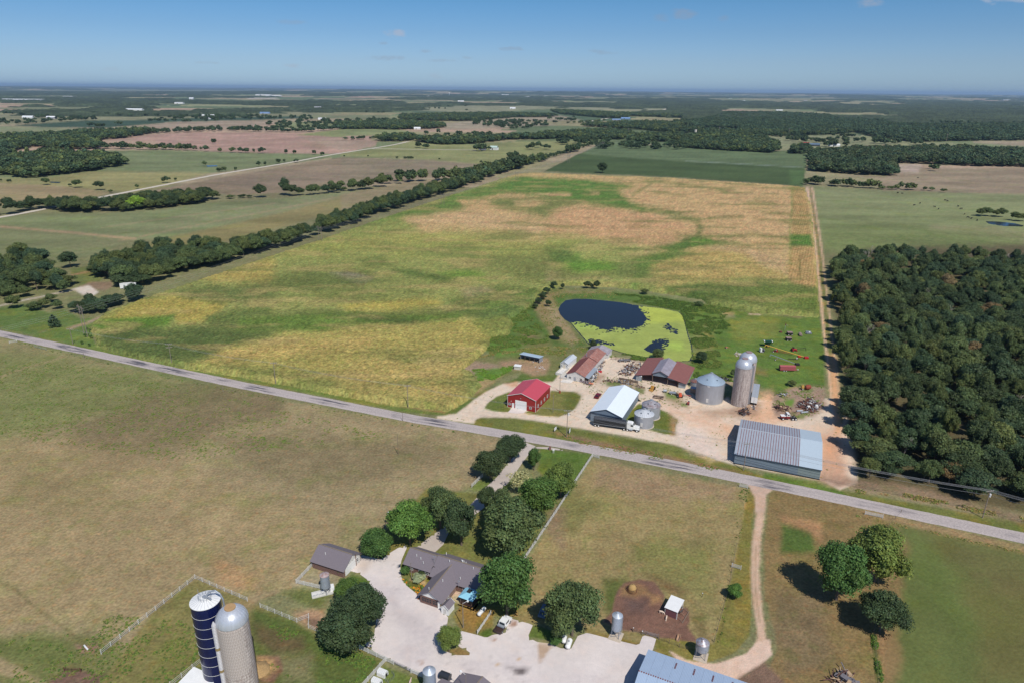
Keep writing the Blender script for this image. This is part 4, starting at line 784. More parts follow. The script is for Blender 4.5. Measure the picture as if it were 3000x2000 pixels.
# trees about the house, each one told apart
NT=[(1495,1352,9.5,10.5,'near',DK,'bushy dark green tree at the road end of the drive, west side'),
(1437,1404,10,11,'near',DK,'second bushy dark tree down the drive, just west of the pale lane'),
(1564,1376,8,4.2,'oval',GR,'narrow upright green tree east of the drive entrance'),
(1523,1440,7.5,8,'thin',GY,'wispy grey green tree leaning over the drive'),
(1642,1455,11.5,10.5,'near',YG,'yellow green tree beside the long white rail fence'),
(1577,1512,12.5,12.5,'near',GR,'broad dark green maple between the drive and white fence'),
(1290,1547,13.5,11,'near',OL,'tall olive oak on the pasture edge, north of the bright green maple'),
(1352,1596,14.5,9.,'oval',DK,'tall dark tree growing beside the drive behind the house roof'),
(1426,1500,8.5,6,'near',DK,'small dark tree close against the middle of the drive'),
(1500,1628,16,16.5,'near',OL,'largest olive green oak standing directly behind the house'),
(1472,1560,14,9,'near',OL,'olive oak rising behind the largest oak at the house'),
(1202,1594,13.5,12.5,'near',BG,'bright green maple between garage and drive'),
(1108,1636,8.5,9,'near',GR,'round green tree touching the garage corner'),
(1486,1802,16.5,13.8,'near',GR,'big round green maple hiding the east end of the house'),
(1025,1909,13,12.5,'near',DK,'dark spreading tree at the west edge of the concrete yard'),
(1062,1838,11.5,11,'near',DK,'dark tree behind the feed bin platform, crown over the concrete edge'),
(1018,1762,6.5,6,'near',GR,'small green tree by the garage pen corner'),
(1316,1908,6.5,6,'near',YG,'small light green tree on the island in the concrete yard'),
(1676,1861,14.5,13,'near',OL,'oak with a visible trunk beside the white propane tanks'),
(1642,1868,8,7,'near',OL,'lower olive tree in front of the oak by the propane tanks'),
(2151,1751,4,4,'near',BG,'small bright green young tree beside the farm lane'),
(2449,1756,16,12.5,'near',GR,'tall deep green maple, left one of the three trees right of the lane'),
(2562,1702,15.5,15,'near',YG,'yellow green spreading tree behind the deep green maple right of the lane'),
(2577,1847,10.5,11,'near',DK,'low dark oak nearest the camera of the three right of the lane'),
(1634,996,7,5.5,'near',GR,'lone bushy tree on the bare pond dam west of the green water'),
(1928,1052,5,6,'near',OL,'round willow bush behind the middle roof of the open barn'),
(2053,1064,6,5.5,'near',DK,'dark bush at the south east corner of the pond'),
(1737,1024,5,3.4,'near',DK,'small bush on the pond bank by the end of the long shed'),
(1764,509,16,15,'near',DK,'lone round tree standing in the dark green soybean field'),
(207,784,11,13,'mid',DK,'single round oak on mown ground between the two clumps on the left'),
(160,958,7,7,'cone',BL_,'dark cedar beside the road at the left corner of the cornfield')]
for a in NT: tree(*a)
for a in [(1590,878,4.5,5.5),(1600,862,4.5,5),(1578,890,3.5,4.5),(1567,905,3.,4),(1623,847,5,4.6),(1648,848,4.,2.6),(1606,898,4,3.6)]: tree(*a,'mid',DK,'dark bush on the weedy bank at the west end of the pond','bushes west of the pond','bush')
for a in [(1720,846,5,5),(1733,846,3.6,2.6),(1748,847,5.5,4.6)]: tree(*a,'mid',DK,'small dark bush between the pond and the corn','bushes north of the pond','bush')
for a in [(1889,862,3.4,5.5),(2046,898,3,5.5),(2320,1130,2.5,4),(2146,1106,4,3.2)]: tree(*a,'mid',OL,'low olive bush in the weeds east of the pond','low bushes east of the pond','bush')
for a in [(1187,1682,2.4,2.8,GR),(1627,1890,2.3,2.8,GR),(1225,1702,2.,3.6,GY),(1238,1684,2.,2.6,DK),(1255,1738,1.5,2.4,GR),(1270,1728,1.3,2,YG),(999,1682,1.8,1.6,GR),(1280,1744,1.2,2,GR)]: tree(a[0],a[1],a[2],a[3],'mid',a[4],'clipped garden shrub by the house beds and yard','garden shrubs','shrub')
for a in [(241,1008,1.8,1.4),(262,1014,1.6,1.3),(250,988,2,1.6),(268,992,2,1.6),(290,1000,1.6,1.8)]: tree(*a,'mid',GR,'weedy shrub by the foot of the power poles at the cornfield corner','shrubs at the cornfield corner','shrub')
# woods given by their footprints
def wood(poly,sp,h,w,c,label,group,jit=.42,keep=1.,edge=None,kinds=None):
    W2=[G(x,y) for x,y in poly]; A=np.array(W2); x0,y0=A.min(0); x1,y1=A.max(0)
    xs=np.arange(x0,x1+sp,sp); ys=np.arange(y0,y1+sp,sp*.9); X,Y=np.meshgrid(xs,ys); X=X+(np.arange(len(ys))%2)[:,None]*sp*.5; X=X.ravel()+RS.uniform(-jit,jit,X.size)*sp; Y=Y.ravel()+RS.uniform(-jit,jit,Y.size)*sp
    d=sdist(X,Y,W2); cl=fbm(X/45,Y/45,611,3)
    for x,y,dd,n in zip(X,Y,d,cl):
        if dd<0 or RS.rand()>keep: continue
        if GAPS and any(sdist(np.array([x]),np.array([y]),g)[0]>0 for g in GAPS): continue
        hh=h*RS.uniform(.55,1.2)*(.8+.4*n); ww=w*RS.uniform(.6,1.45); cc=c[int(RS.randint(len(c)))]
        k='mid'; u=RS.rand()
        if kinds and u<kinds[0]: k='dead'; cc=(150,140,130)
        elif kinds and u<kinds[0]+kinds[1]: cc=RU
        elif kinds and u<kinds[0]+kinds[1]+.07: k='cone'; ww*=.7
        TREES.append([x,y,hh,ww,k,tint(cc,.16),label,group,'tree'])
GAPS=[[G(*p) for p in CK([(1220,470),(1380,490),(1360,560),(1230,560)])],[G(*p) for p in CK([(1440,560),(1520,570),(1650,670),(1560,680),(1440,620)])],[G(*p) for p in CK([(860,360),(950,350),(930,470),(870,460)])]]
RW=[(2436,790),(2470,762),(2550,752),(2640,758),(2760,765),(2900,770),(3300,770),(3900,800),(3900,1700),(3400,1590),(3000,1497),(2800,1452),(2640,1425),(2540,1405),(2512,1330),(2492,1250),(2476,1150),(2462,1050),(2450,960),(2444,880)]
wood(RW,8.,12.,10.,[DK,DK,OL,BL_,OL,(52,62,42)],'dark oak crown in the dense wood right of the dirt track','trees of the wood right of the dirt track',kinds=(.04,.015),keep=.93)
GAPS=[]
wood(LL([(-500,470),(-200,380),(60,240),(200,170),(330,190),(480,300),(570,400),(560,450),(400,470),(200,480),(0,520),(-300,600)]),8.5,11.5,10.5,[DK,BL_,OL],'dark oak in the clump left of the gravel drive','oaks in the left clump')
wood([(262,800),(330,770),(420,745),(520,735),(620,735),(705,732),(760,716),(800,712),(790,735),(700,762),(560,800),(470,828),(400,842),(330,842)],8.2,11.5,10.5,[DK,OL,OL,BL_],'oak in the thick grove between the gravel drive and the cornfield','oaks in the grove at the near end of the treeline')
wood(LL([(600,600),(700,600),(860,570),(1000,540),(1180,520),(1210,480),(1260,500),(1190,560),(1000,590),(880,650),(740,680),(620,660)]),6.5,8.5,8,[DK,BL_],'small oak in the row beside the power line at the left corner','oaks under the power line corner')
for a in [(40,905,8,8),(100,910,5,8),(130,902,5,7),(170,905,5,6),(70,870,7,9),(190,858,8,7),(30,880,9,9),(150,885,5,7)]: tree(*a,'mid',OL,'low spreading tree along the left gravel drive','small trees along the left gravel drive')
def hedge(line,sp,h,w,c,label,group,wid=8,gap=0.):
    P2=[Vector(G(*p)) for p in line]
    for a,b in zip(P2[:-1],P2[1:]):
        n=max(1,int((b-a).length/sp))
        for i in range(n):
            if RS.rand()<gap: continue
            q=a.lerp(b,(i+RS.rand()*.6)/n); TREES.append([q.x+RS.uniform(-wid,wid),q.y+RS.uniform(-wid,wid),h*RS.uniform(.7,1.2),w*RS.uniform(.8,1.25),'mid',tint(c[int(RS.randint(len(c)))],.14),label,group,'tree'])
TL='oak in the long treeline following the power line along the cornfield'; TG='trees of the long treeline'
hedge([(715,752),(800,727),(880,703),(900,696)],4.2,12,10.5,[DK,OL],TL,TG,5)
hedge([(928,690),(1000,665),(1125,620),(1250,580),(1350,548),(1450,512),(1520,490),(1600,468)],4.6,12,10.5,[DK,OL,BL_],TL,TG,7)
hedge([(715,744),(800,718),(880,694)],5,11,10,[DK,OL],TL,TG,6)
hedge([(928,680),(1000,656),(1125,610),(1250,570),(1350,540)],5.,12,11,[DK,OL],TL,TG,8)
hedge([(1350,540),(1430,512),(1500,490),(1530,478)],6,13,12,[DK,BL_],TL,TG,14)
hedge([(1600,468),(1680,443),(1750,420)],13,8,8,[DK,BL_],TL,TG,3)
hedge(CM([(1550,520),(1640,500)]),8,15,12,[DK],TL,TG,3)
hedge(CM([(1150,640),(1230,615),(1190,590)]),8,19,15,[DK],TL,TG,8)
HB='tree in the hedge line crossing the brown fields on the left'; HG='hedge trees among the left fields'
hedge(CM([(-60,778),(120,772),(270,745)]),6.5,13,12,[DK,OL],HB,HG,7); hedge(CM([(285,727),(410,725)]),7,12,11,[OL],HB,HG,4)
hedge(CM([(415,715),(600,712),(810,700),(950,660),(1100,640)]),5.5,15,13,[DK,OL],HB,HG,9)
hedge(CM([(-20,778),(60,778)]),6,7,8,[OL],HB,HG,3)
hedge(CL([(1930,805),(2000,812),(2060,810)]),6,17,15,[DK],HB,HG,5); hedge(CL([(2060,805),(2200,800),(2352,785)]),6,11,11,[OL,DK],HB,HG,6)
hedge(CL([(1650,826),(1740,826)]),4,4.5,7,[DK],HB,HG,2); tree(*CL([(1797,822)])[0],15,15,'mid',DK,'dark round tree at the left end of the crossing hedge','single tree'and None)
hedge(CL([(1560,830),(1610,828)]),5,6,8,[OL],HB,HG,3)
W3='tree in the band of woods beside the far gravel road'; W3G='woods near the far gravel road'
wood(CL([(-500,960),(-100,950),(0,945),(100,930),(200,890),(450,880),(700,880),(720,905),(600,930),(470,925),(300,905),(180,915),(0,955),(-400,990)]),8,12.5,12,[DK,OL],W3,W3G)
wood(CL([(660,925),(800,890),(900,860),(1000,850),(1200,835),(1300,825),(1450,825),(1535,830),(1400,858),(1200,885),(1000,912),(800,922)]),8,12.5,12,[DK,OL],W3,W3G)
hedge(CL([(925,900),(985,905)]),9,18,16,[(92,112,44)],W3,W3G,2)
FLB='tree in the woods among the distant fields'; FG='woods among the distant fields'
def fw(poly,sp=11,h=13,w=14,c=(DK,OL,BL_)): wood(poly,sp,h,w,list(c),FLB,FG)
fw(CL([(-700,540),(0,545),(400,535),(700,545),(880,592),(850,603),(600,645),(200,692),(0,668),(-700,690)]),10)
fw(CL([(-700,410),(0,410),(300,405),(600,380),(1000,365),(1100,375),(1000,388),(850,415),(700,425),(620,440),(690,475),(650,490),(350,498),(240,470),(100,505),(0,510),(-700,520)]),11)
hedge(CL([(1100,380),(1400,367),(1600,364),(1900,370),(2080,373),(2352,350),(2500,345)]),9,12,14,[DK,BL_],FLB,FG,14); hedge(CL([(1100,376),(1400,360),(1700,355),(2352,344)]),9,12,14,[DK],FLB,FG,14)
hedge(CL([(700,486),(900,490),(1120,491)]),6,13,13,[DK,OL],FLB,FG,12); hedge(CL([(1125,492),(1340,499)]),6,12,11,[DK,OL],FLB,FG,6)
SG='single trees dotted over the left meadows'; SLb='single tree standing in the left meadows or along the far gravel road'
for x,y,h,w in [(1420,504,11,12),(1475,455,13,11),(1385,498,7,5),(1518,510,9,9),(1605,513,10,12),(1660,514,10,12),(1700,515,9,12),(1750,516,9,5),(1805,518,11,13),(1970,521,9,8),(2030,523,8,8),(2165,527,9,8),(2222,533,7,9),(1410,607,8,7),(1510,647,7,8),(1545,643,7,8),(1625,638,6,5),(1783,608,8,7),(1828,601,6,6),(1918,588,8,9),(1960,579,5,5),(2042,581,6,9),(1145,720,8,10),(945,762,6,5),(315,735,9,11),(537,754,10,12),(685,771,11,13),(65,716,4,6),(505,850,6,9),(485,747,4,5),(55,322,14,18),(30,480,14,14),(5,710,3,4),(765,790,4,5),(1210,705,4,4)]:
    tree(*CL([(x,y)])[0],h,w,'mid',DK if (x%3) else OL,SLb,SG,var=.12)
for x,y,h,w in [(930,500,14,14),(960,503,16,16),(990,500,13,12),(1018,496,8,9),(1110,350,18,18),(440,556,4,9),(470,556,5,10),(490,556,4,6),(385,553,4,6),(963,588,5,5),(990,592,5,6),(1010,592,4,6),(1115,585,9,8),(1185,612,16,14),(185,540,3,4),(20,540,3,4),(675,562,3,4),(1600,272,10,14)]:
    tree(*CM([(x,y)])[0],h,w,'mid',DK,'tree near the white farmhouse in the middle distance','trees around the middle distance farm',var=.1)
for x,y,h,w in [(850,735,9,10),(1500,762,9,7),(1550,772,10,9),(1575,770,10,9),(1590,768,8,8),(1665,772,5,6),(1712,777,5,7),(1785,786,5,5),(1805,787,5,6),(2050,950,8,9),(2090,948,9,12),(2150,955,7,8),(2190,955,9,11),(2280,980,9,8),(2320,986,8,8),(2345,985,8,8),(1710,625,8,9),(1740,640,12,12)]:
    tree(*CR([(x,y)])[0],h,w,'mid',OL,'low tree in the right hand pasture by its pond and fence line','trees in the right hand pasture',var=.1)
hedge(CR([(860,722),(1000,735),(1150,752),(1350,758)]),6,10,11,[DK,OL],FLB,FG,10); hedge(CR([(1385,766),(1480,767)]),6,6,9,[OL],FLB,FG,3)
fw(CM([(500,430),(900,425),(1200,412),(1500,392),(1700,375),(1980,378),(1985,405),(1930,425),(1500,418),(1150,425),(900,455),(700,458),(600,450)]),10)
fw(CM([(-60,320),(350,305),(700,325),(720,340),(600,350),(350,355),(180,350),(0,352)]),11); fw(CM([(400,262),(960,250),(1200,250),(1500,262),(1400,270),(1200,270),(900,296),(650,296),(400,285)]),12)
fw(CM([(1440,225),(1970,248),(1980,272),(1850,278),(1510,248)]),12); fw(CM([(1960,250),(2352,262),(2352,275),(1980,262)]),13)
fw(CM([(1640,330),(1950,315),(2352,310),(2352,365),(2300,375),(1990,352),(1800,340)]),13); fw(CM([(1985,405),(2352,400),(2352,440),(1965,436)]),11); fw(CM([(240,420),(500,402),(500,430),(410,437),(250,437)]),11); hedge(CM([(30,424),(240,418)]),8,8,10,[DK],FLB,FG,10)
hedge(CM([(1150,302),(1600,312),(1800,300)]),16,10,14,[DK,OL],FLB,FG,10,.25)
for y,a,b in [(212,500,780),(196,620,860),(240,100,360),(222,810,880)]: hedge(CM([(a,y),(b,y+1)]),30,11,16,[DK],FLB,FG,20,.35)
fw(CR([(-20,420),(180,395),(400,405),(560,430),(650,470),(655,515),(600,518),(300,502),(0,482)]),10)
fw(CR([(870,530),(1150,505),(1600,495),(2352,515),(3600,530),(3600,620),(2352,612),(2000,607),(1700,592),(1640,588),(1440,588),(1420,600),(1465,640),(1460,672),(1240,668),(1050,652),(880,640)]),10,13,14,(DK,BL_,DK,(50,58,42)))
fw(CR([(0,320),(240,270),(290,240),(700,245),(1000,262),(1060,285),(1380,300),(1460,330),(2352,330),(4000,340),(4000,430),(2352,430),(1980,432),(1700,440),(1560,438),(1300,400),(1180,370),(1000,385),(700,390),(400,372),(400,352),(60,340)]),13,13,17,(DK,BL_))
fw(CR([(0,350),(300,372),(700,385),(1180,372),(1100,385),(700,400),(0,378)]),12)
fw(CR([(730,512),(830,480),(880,505),(870,522),(760,525)]),11,13,14)
for x,y,h,w in [(832,452,22,18),(835,440,20,16),(985,472,14,16),(1015,470,15,14),(1050,470,18,16),(1122,478,16,15),(925,398,12,14),(965,398,12,14),(1038,402,11,12),(1100,408,12,18),(1140,408,12,18),(1175,408,11,14),(1320,452,14,16),(1350,452,14,16),(1385,454,14,16),(1410,452,12,14)]:
    tree(*CR([(x,y)])[0],h,w,'mid',DK,'tree around the small farm beyond the soybean field','trees at the farm beyond the soybeans',var=.1)
for x,y in [(40,250),(75,252),(150,256),(270,272),(300,276),(400,280),(430,282),(500,278),(545,280),(480,298),(650,250),(740,255),(820,262),(900,268),(1010,262),(1080,264),(630,335),(700,340),(820,325),(680,340),(650,290),(590,290)]:
    tree(*CL([(x,y)])[0],13,22,'mid',DK,FLB,FG,var=.1)
def far_random():
    # loose trees and copses in the band before the distant woods
    n=5200; Y=RS.uniform(1500,3100,n)**1.0; az=RS.uniform(-46,46,n); X=Y*np.tan(np.radians(az)); px,py=PXv(X,Y)
    den=fbm(X/240,Y/330,701,4)
    for x,y,d,u,v in zip(X,Y,den,px,py):
        if d<.56 or not(-300<u<3300): continue
        if v>440 or (v>372 and u<1000) : continue
        TREES.append([x,y,12*RS.uniform(.7,1.2),15*RS.uniform(.8,1.2),'mid',tint(DK,.14),FLB,FG,'tree'])
far_random()
MSH={'near':NEARC,'mid':MIDC,'oval':OVALC,'cone':[CONEC],'thin':[THINC],'dead':DEADM}
def in_frame(x,y,h):
    u,v=PXv(np.array([x]),np.array([y]),0); return -20<u[0]<3020 and -20<v[0]<2060
ranked=[]
for i,t in enumerate(TREES):
    x,y=t[0],t[1]; dep=y*cP+H*sP; s=t[2]/dep; ranked.append((-(s if in_frame(x,y,t[2]) else 0),i))
ranked.sort(); single=set(i for _,i in ranked[:300])|set(range(len(NT)))
stuffpts=[]; cnt=0
for i,(x,y,h,w,kind,tc_,label,group,cat) in enumerate(TREES):
    if i not in single: stuffpts.append((x,y,h,w,kind,tc_)); continue
    nm='bush' if cat=='bush' else 'shrub' if cat=='shrub' else ('dead_tree' if kind=='dead' else 'oak_tree' if kind in('mid','near') else 'tree')
    if group=='trees of the wood right of the dirt track':
        u,v=PXv(np.array([x]),np.array([y])); u=u[0]; v=v[0]; ed=2436+(v-780)*.11
        place='front row above the road' if v>1360-(u<2600)*20+max(0,u-2600)*.17 else 'edge next to the dirt track' if u<ed+60 else 'far edge against the meadow' if v<835 else 'inside near the right margin' if u>2850 else 'inside, beside the farmyard' if v>1100 else 'inside, towards the meadow'
        hue='olive' if tc_[0]>tc_[1]*.83 else 'dark green'; sz='large' if w>11.5 else 'small' if w<8 else 'middling'
        label=f'{sz} {hue} oak in the right wood, {place}'; group=sz+' '+hue+' oaks, right hand wood, '+place
    if kind=='dead': label='bare grey dead tree among the green crowns of the wood right of the dirt track'; group='dead trees in the wood'
    if kind=='cone' and group: label='dark cedar in the dense wood right of the dirt track'; group='cedars in the wood'; nm='cedar_tree'
    if tc_[0]>tc_[1]*1.2 and kind!='dead' and group and 'right hand wood' in group: label='rusty brown dying oak crown in the wood right of the dirt track'; group='dying oaks in the wood'
    t=thing(nm,label,cat,(x,y,0),RS.uniform(0,6.28),group)
    if kind=='dead':
        o=link('branches',DEADM[cnt%3],t); o.scale=(h*1.1,h*1.1,h*1.1); cnt+=1; continue
    o=link('crown',MSH[kind][cnt%len(MSH[kind])],t); o.color=tc_; o.scale=(w*1.02,w*1.02,h*1.02)
    if kind in('near','oval','thin') or cat=='tree': o2=link('trunk',TRUNKS[cnt%2],t); o2.scale=(h*.9,h*.9,h*.98)
    if cat!='tree': o.scale=(w*1.05,w*1.05,h*1.35); o.location=(0,0,-.3*h)
    cnt+=1
# ---- instanced stuff: one object of points, each carrying a crown
def scatter(name,pts,meshes,label,cat):
    """pts: list of (x,y,z, sx,sy,sz, rot, variant, tint)"""
    A=np.array([[p[0],p[1],p[2]] for p in pts]); me=bpy.data.meshes.new(name); me.vertices.add(len(A)); me.vertices.foreach_set('co',A.astype(np.float32).ravel())
    def at(n,ty,arr,field): a=me.attributes.new(n,ty,'POINT'); a.data.foreach_set(field,np.asarray(arr,np.float32 if ty!='INT' else np.int32).ravel())
    at('sc','FLOAT_VECTOR',[p[3:6] for p in pts],'vector'); at('rot','FLOAT_VECTOR',[(0,0,p[6]) for p in pts],'vector'); at('var','INT',[p[7] for p in pts],'value')
    at('tint','FLOAT_COLOR',[p[8] for p in pts],'color')
    o=link(name,me); ng=bpy.data.node_groups.new(name,'GeometryNodeTree'); ng.interface.new_socket('Geometry',in_out='INPUT',socket_type='NodeSocketGeometry'); ng.interface.new_socket('Geometry',in_out='OUTPUT',socket_type='NodeSocketGeometry')
    gi=ng.nodes.new('NodeGroupInput'); go=ng.nodes.new('NodeGroupOutput'); jn=ng.nodes.new('GeometryNodeJoinGeometry'); L=ng.links.new
    def na(n,dt): q=ng.nodes.new('GeometryNodeInputNamedAttribute'); q.data_type=dt; q.inputs[0].default_value=n; return q.outputs[0]
    s=na('sc','FLOAT_VECTOR'); r=na('rot','FLOAT_VECTOR'); v=na('var','INT')
    for k,m in enumerate(meshes):
        so=bpy.data.objects.new(name+'_source',m); oi=ng.nodes.new('GeometryNodeObjectInfo'); oi.inputs[0].default_value=so
        cm=ng.nodes.new('FunctionNodeCompare'); cm.data_type='INT'; cm.operation='EQUAL'; L(v,cm.inputs[2]); cm.inputs[3].default_value=k
        ip=ng.nodes.new('GeometryNodeInstanceOnPoints'); L(gi.outputs[0],ip.inputs['Points']); L(cm.outputs[0],ip.inputs['Selection']); L(oi.outputs['Geometry'],ip.inputs['Instance']); L(r,ip.inputs['Rotation']); L(s,ip.inputs['Scale']); L(ip.outputs[0],jn.inputs[0])
    L(jn.outputs[0],go.inputs[0]); md=o.modifiers.new('scatter','NODES'); md.node_group=ng; return tag(o,label,cat,kind='stuff')
def inst_copy(m):
    c=m.copy(); c.materials.clear(); c.materials.append(M_LEAFI); return c
FARC=[crown_mesh('crown_far',100+i,10,16,.11,lob_r=(.17,.24),core=.85) for i in range(4)]
vm=[inst_copy(m) for m in MIDC[:5]+[CONEC]]+[DEADM[0]]+[inst_copy(m) for m in FARC]
pts=[]
for x,y,h,w,kind,tc_ in stuffpts:
    if y>900: v=7+RS.randint(4)
    else: v=6 if kind=='dead' else 5 if kind=='cone' else RS.randint(5)
    if kind=='dead': w=h
    pts.append((x,y,0,w*1.05,w*1.05,h*1.02,RS.uniform(0,6.28),v,tc_))
print('trees',len(TREES),'scattered',len(pts))
scatter('wood_trees',pts,vm,'dark trees of the woods, hedges and copses reaching from the track to the far fields','woods')
# weeds: rough knee-high to head-high growth
def tuft(seed):
    r=np.random.RandomState(seed); n=46; pos=r.normal(size=(n,3))*np.array([.26,.26,0]); pos[:,2]=r.uniform(.1,.8,n)*np.exp(-4*(pos[:,0]**2+pos[:,1]**2))
    nn=r.normal(size=(n,3))*.6+np.array([0,0,.6]); nn/=np.linalg.norm(nn,axis=1)[:,None]; tx=np.cross(nn,r.normal(size=(n,3))); tx/=np.linalg.norm(tx,axis=1)[:,None]; ty=np.cross(nn,tx); s=.17*r.uniform(.5,1.4,(n,1))
    q=np.stack([pos-tx*s,pos-ty*s*.6,pos+tx*s,pos+ty*s*.6],1).reshape(-1,3); b=r.uniform(.65,1.35,(n,1)); c=np.repeat(np.concatenate([b*r.uniform(.9,1.2,(n,1)),b,b*.9,b*0+1],1),4,0)
    return mesh_np('tuft',q,np.arange(n*4).reshape(-1,4),M_LEAFI,c)
WD=[]
def weeds(poly,n,s,h,cs):
    A=np.array([G(*p) for p in poly]); x0,y0=A.min(0); x1,y1=A.max(0); n=n*4 if s>1.1 else n*2; X=RS.uniform(x0,x1,n*3); Y=RS.uniform(y0,y1,n*3); k=(sdist(X,Y,[tuple(p) for p in A])>0)&(fbm(X/5,Y/5,801,3)>.45)
    for x,y in list(zip(X[k],Y[k]))[:n]:
        q=s*RS.uniform(.4,1.2)*.72; WD.append((x,y,-.02,q,q,h*.75*RS.uniform(.5,1.3),RS.uniform(0,6.28),RS.randint(3),tuple(v*RS.uniform(.85,1.15) for v in srgb(*cs[RS.randint(len(cs))],2.1))+(1,)))
g1=(88,108,50);g2=(104,112,62);g3=(136,124,84);g4=(66,88,42)
weeds(CA([(200,380),(420,330),(640,230),(740,180),(760,400),(900,560),(640,600),(420,660),(340,640),(380,500)]),2200,1.5,.9,[g1,g4,g1,g2])
weeds(CA([(1400,170),(1700,190),(2100,260),(2352,430),(2200,560),(2040,600),(1985,420),(1940,310),(1560,240)]),2200,1.6,1.,[g1,g4,g4])
weeds(CA([(2050,560),(2240,560),(2300,800),(2100,760),(2020,730)]),900,1.3,.8,[g1,g2,g4])
weeds(CA([(760,140),(900,120),(1400,140),(1500,200),(1200,205),(1000,210),(900,300),(1040,480),(1200,600),(1050,600),(880,480),(740,300)]),900,1.1,.6,[g2,g3,g1])
weeds(CA([(1250,610),(1400,640),(1700,700),(1640,720),(1300,680)]),300,1.3,.9,[g1,g4])
weeds(CA([(230,790),(420,770),(570,760),(550,800),(400,880),(280,880)]),400,1.,.6,[g1,(96,130,50)])
weeds(CA([(200,640),(420,640),(900,600),(1200,620),(1000,700),(640,640),(300,690)]),900,1.2,.7,[g1,g2,g3])
weeds(CB([(430,330),(560,260),(900,290),(760,430),(640,640),(720,760),(560,820),(450,820),(480,700)]),1300,1.4,.9,[g1,g4,g2])
weeds(CB([(640,960),(900,1020),(900,1060),(640,1040)]),200,1.2,.8,[g1]); weeds(CB([(430,900),(640,900),(620,1080),(500,1060)]),400,1.,.7,[g1,g4])
weeds([(270,1000),(700,1112),(1300,1217),(1300,1212),(700,1104),(300,1002)],700,1.,.5,[g1,g2]); weeds([(60,1000),(640,1134),(1440,1282),(1440,1290),(1200,1248),(640,1142),(60,1010)],900,1.1,.6,[g1,g4,g2])
weeds([(1600,1262),(1700,1280),(1900,1320),(2080,1362),(2200,1388),(2100,1380),(1900,1342),(1700,1300)],900,.9,.6,[(136,110,84),g2,g1])
weeds(CW([(850,1230),(880,1230),(930,1568),(900,1568)]),160,1.2,.9,[g4,g1]); weeds(CW([(740,370),(1930,640),(1930,660),(740,392)]),300,.9,.5,[g2,g3])
weeds(V([(1700,1120),(1722,1120),(1690,1300),(1655,1480),(1640,1480),(1680,1300)]),260,.9,.6,[g4,g2]); weeds(CH([(930,700),(1050,720),(1180,790),(1280,810),(1260,870),(1060,820),(980,755)]),260,.7,.6,[g1,g4,(190,140,50),g1])
weeds(CW([(740,200),(1000,210),(1300,270),(1930,400),(1930,430),(1280,300),(1000,240),(740,230)]),300,1.2,.8,[g3,g2]); weeds(CB([(1320,1120),(1500,1090),(1830,1105),(1700,1130),(1340,1190)]),200,1.,.5,[g2,g1])
weeds(V([(-100,1500),(300,1400),(560,1450),(700,1568),(-100,1568)]),900,.8,.35,[g4,g1,g2]); weeds(CS([(1000,900),(1690,1060),(2200,1280),(2050,1512),(1300,1512)]),500,.8,.35,[g4,g1])
weeds(V([(-50,820),(140,830),(560,920),(900,1000),(400,1060),(0,1000)]),900,1.3,.3,[g1,g2])
weeds(YARD,260,.8,.4,[g1,g2,g3]); weeds(CB([(1320,1180),(1500,1112),(1830,1112),(1850,1300),(1750,1400),(1560,1440),(1290,1300)]),260,.9,.5,[g1,g2,(96,130,50)]); weeds(V([(1320,880),(1420,860),(1600,900),(1560,940),(1330,900)]),160,.9,.5,[g1,g2])
scatter('weeds',WD,[tuft(s) for s in (1,2,3)],'rough green weeds round the pond, ditches and fence lines','weeds')
# ------------------------------------------------------------------ haze
def haze():
    hb=MB().box(-85000,85000,-2500,85000,-1.8,215); o=hb.build('haze',mat('tmp',(1,1,1)))
    m=bpy.data.materials.new('haze'); m.use_nodes=True; nt=m.node_tree; nt.nodes.clear(); out=nt.nodes.new('ShaderNodeOutputMaterial'); pv=nt.nodes.new('ShaderNodeVolumePrincipled')
    pv.inputs['Color'].default_value=(.52,.74,1.,1); pv.inputs['Density'].default_value=HAZE_DENSITY; pv.inputs['Anisotropy'].default_value=.1
    nt.links.new(pv.outputs[0],out.inputs['Volume']); o.data.materials.clear(); o.data.materials.append(m); o['kind']='stuff'; o['label']='pale blue air over the whole plain'
haze()
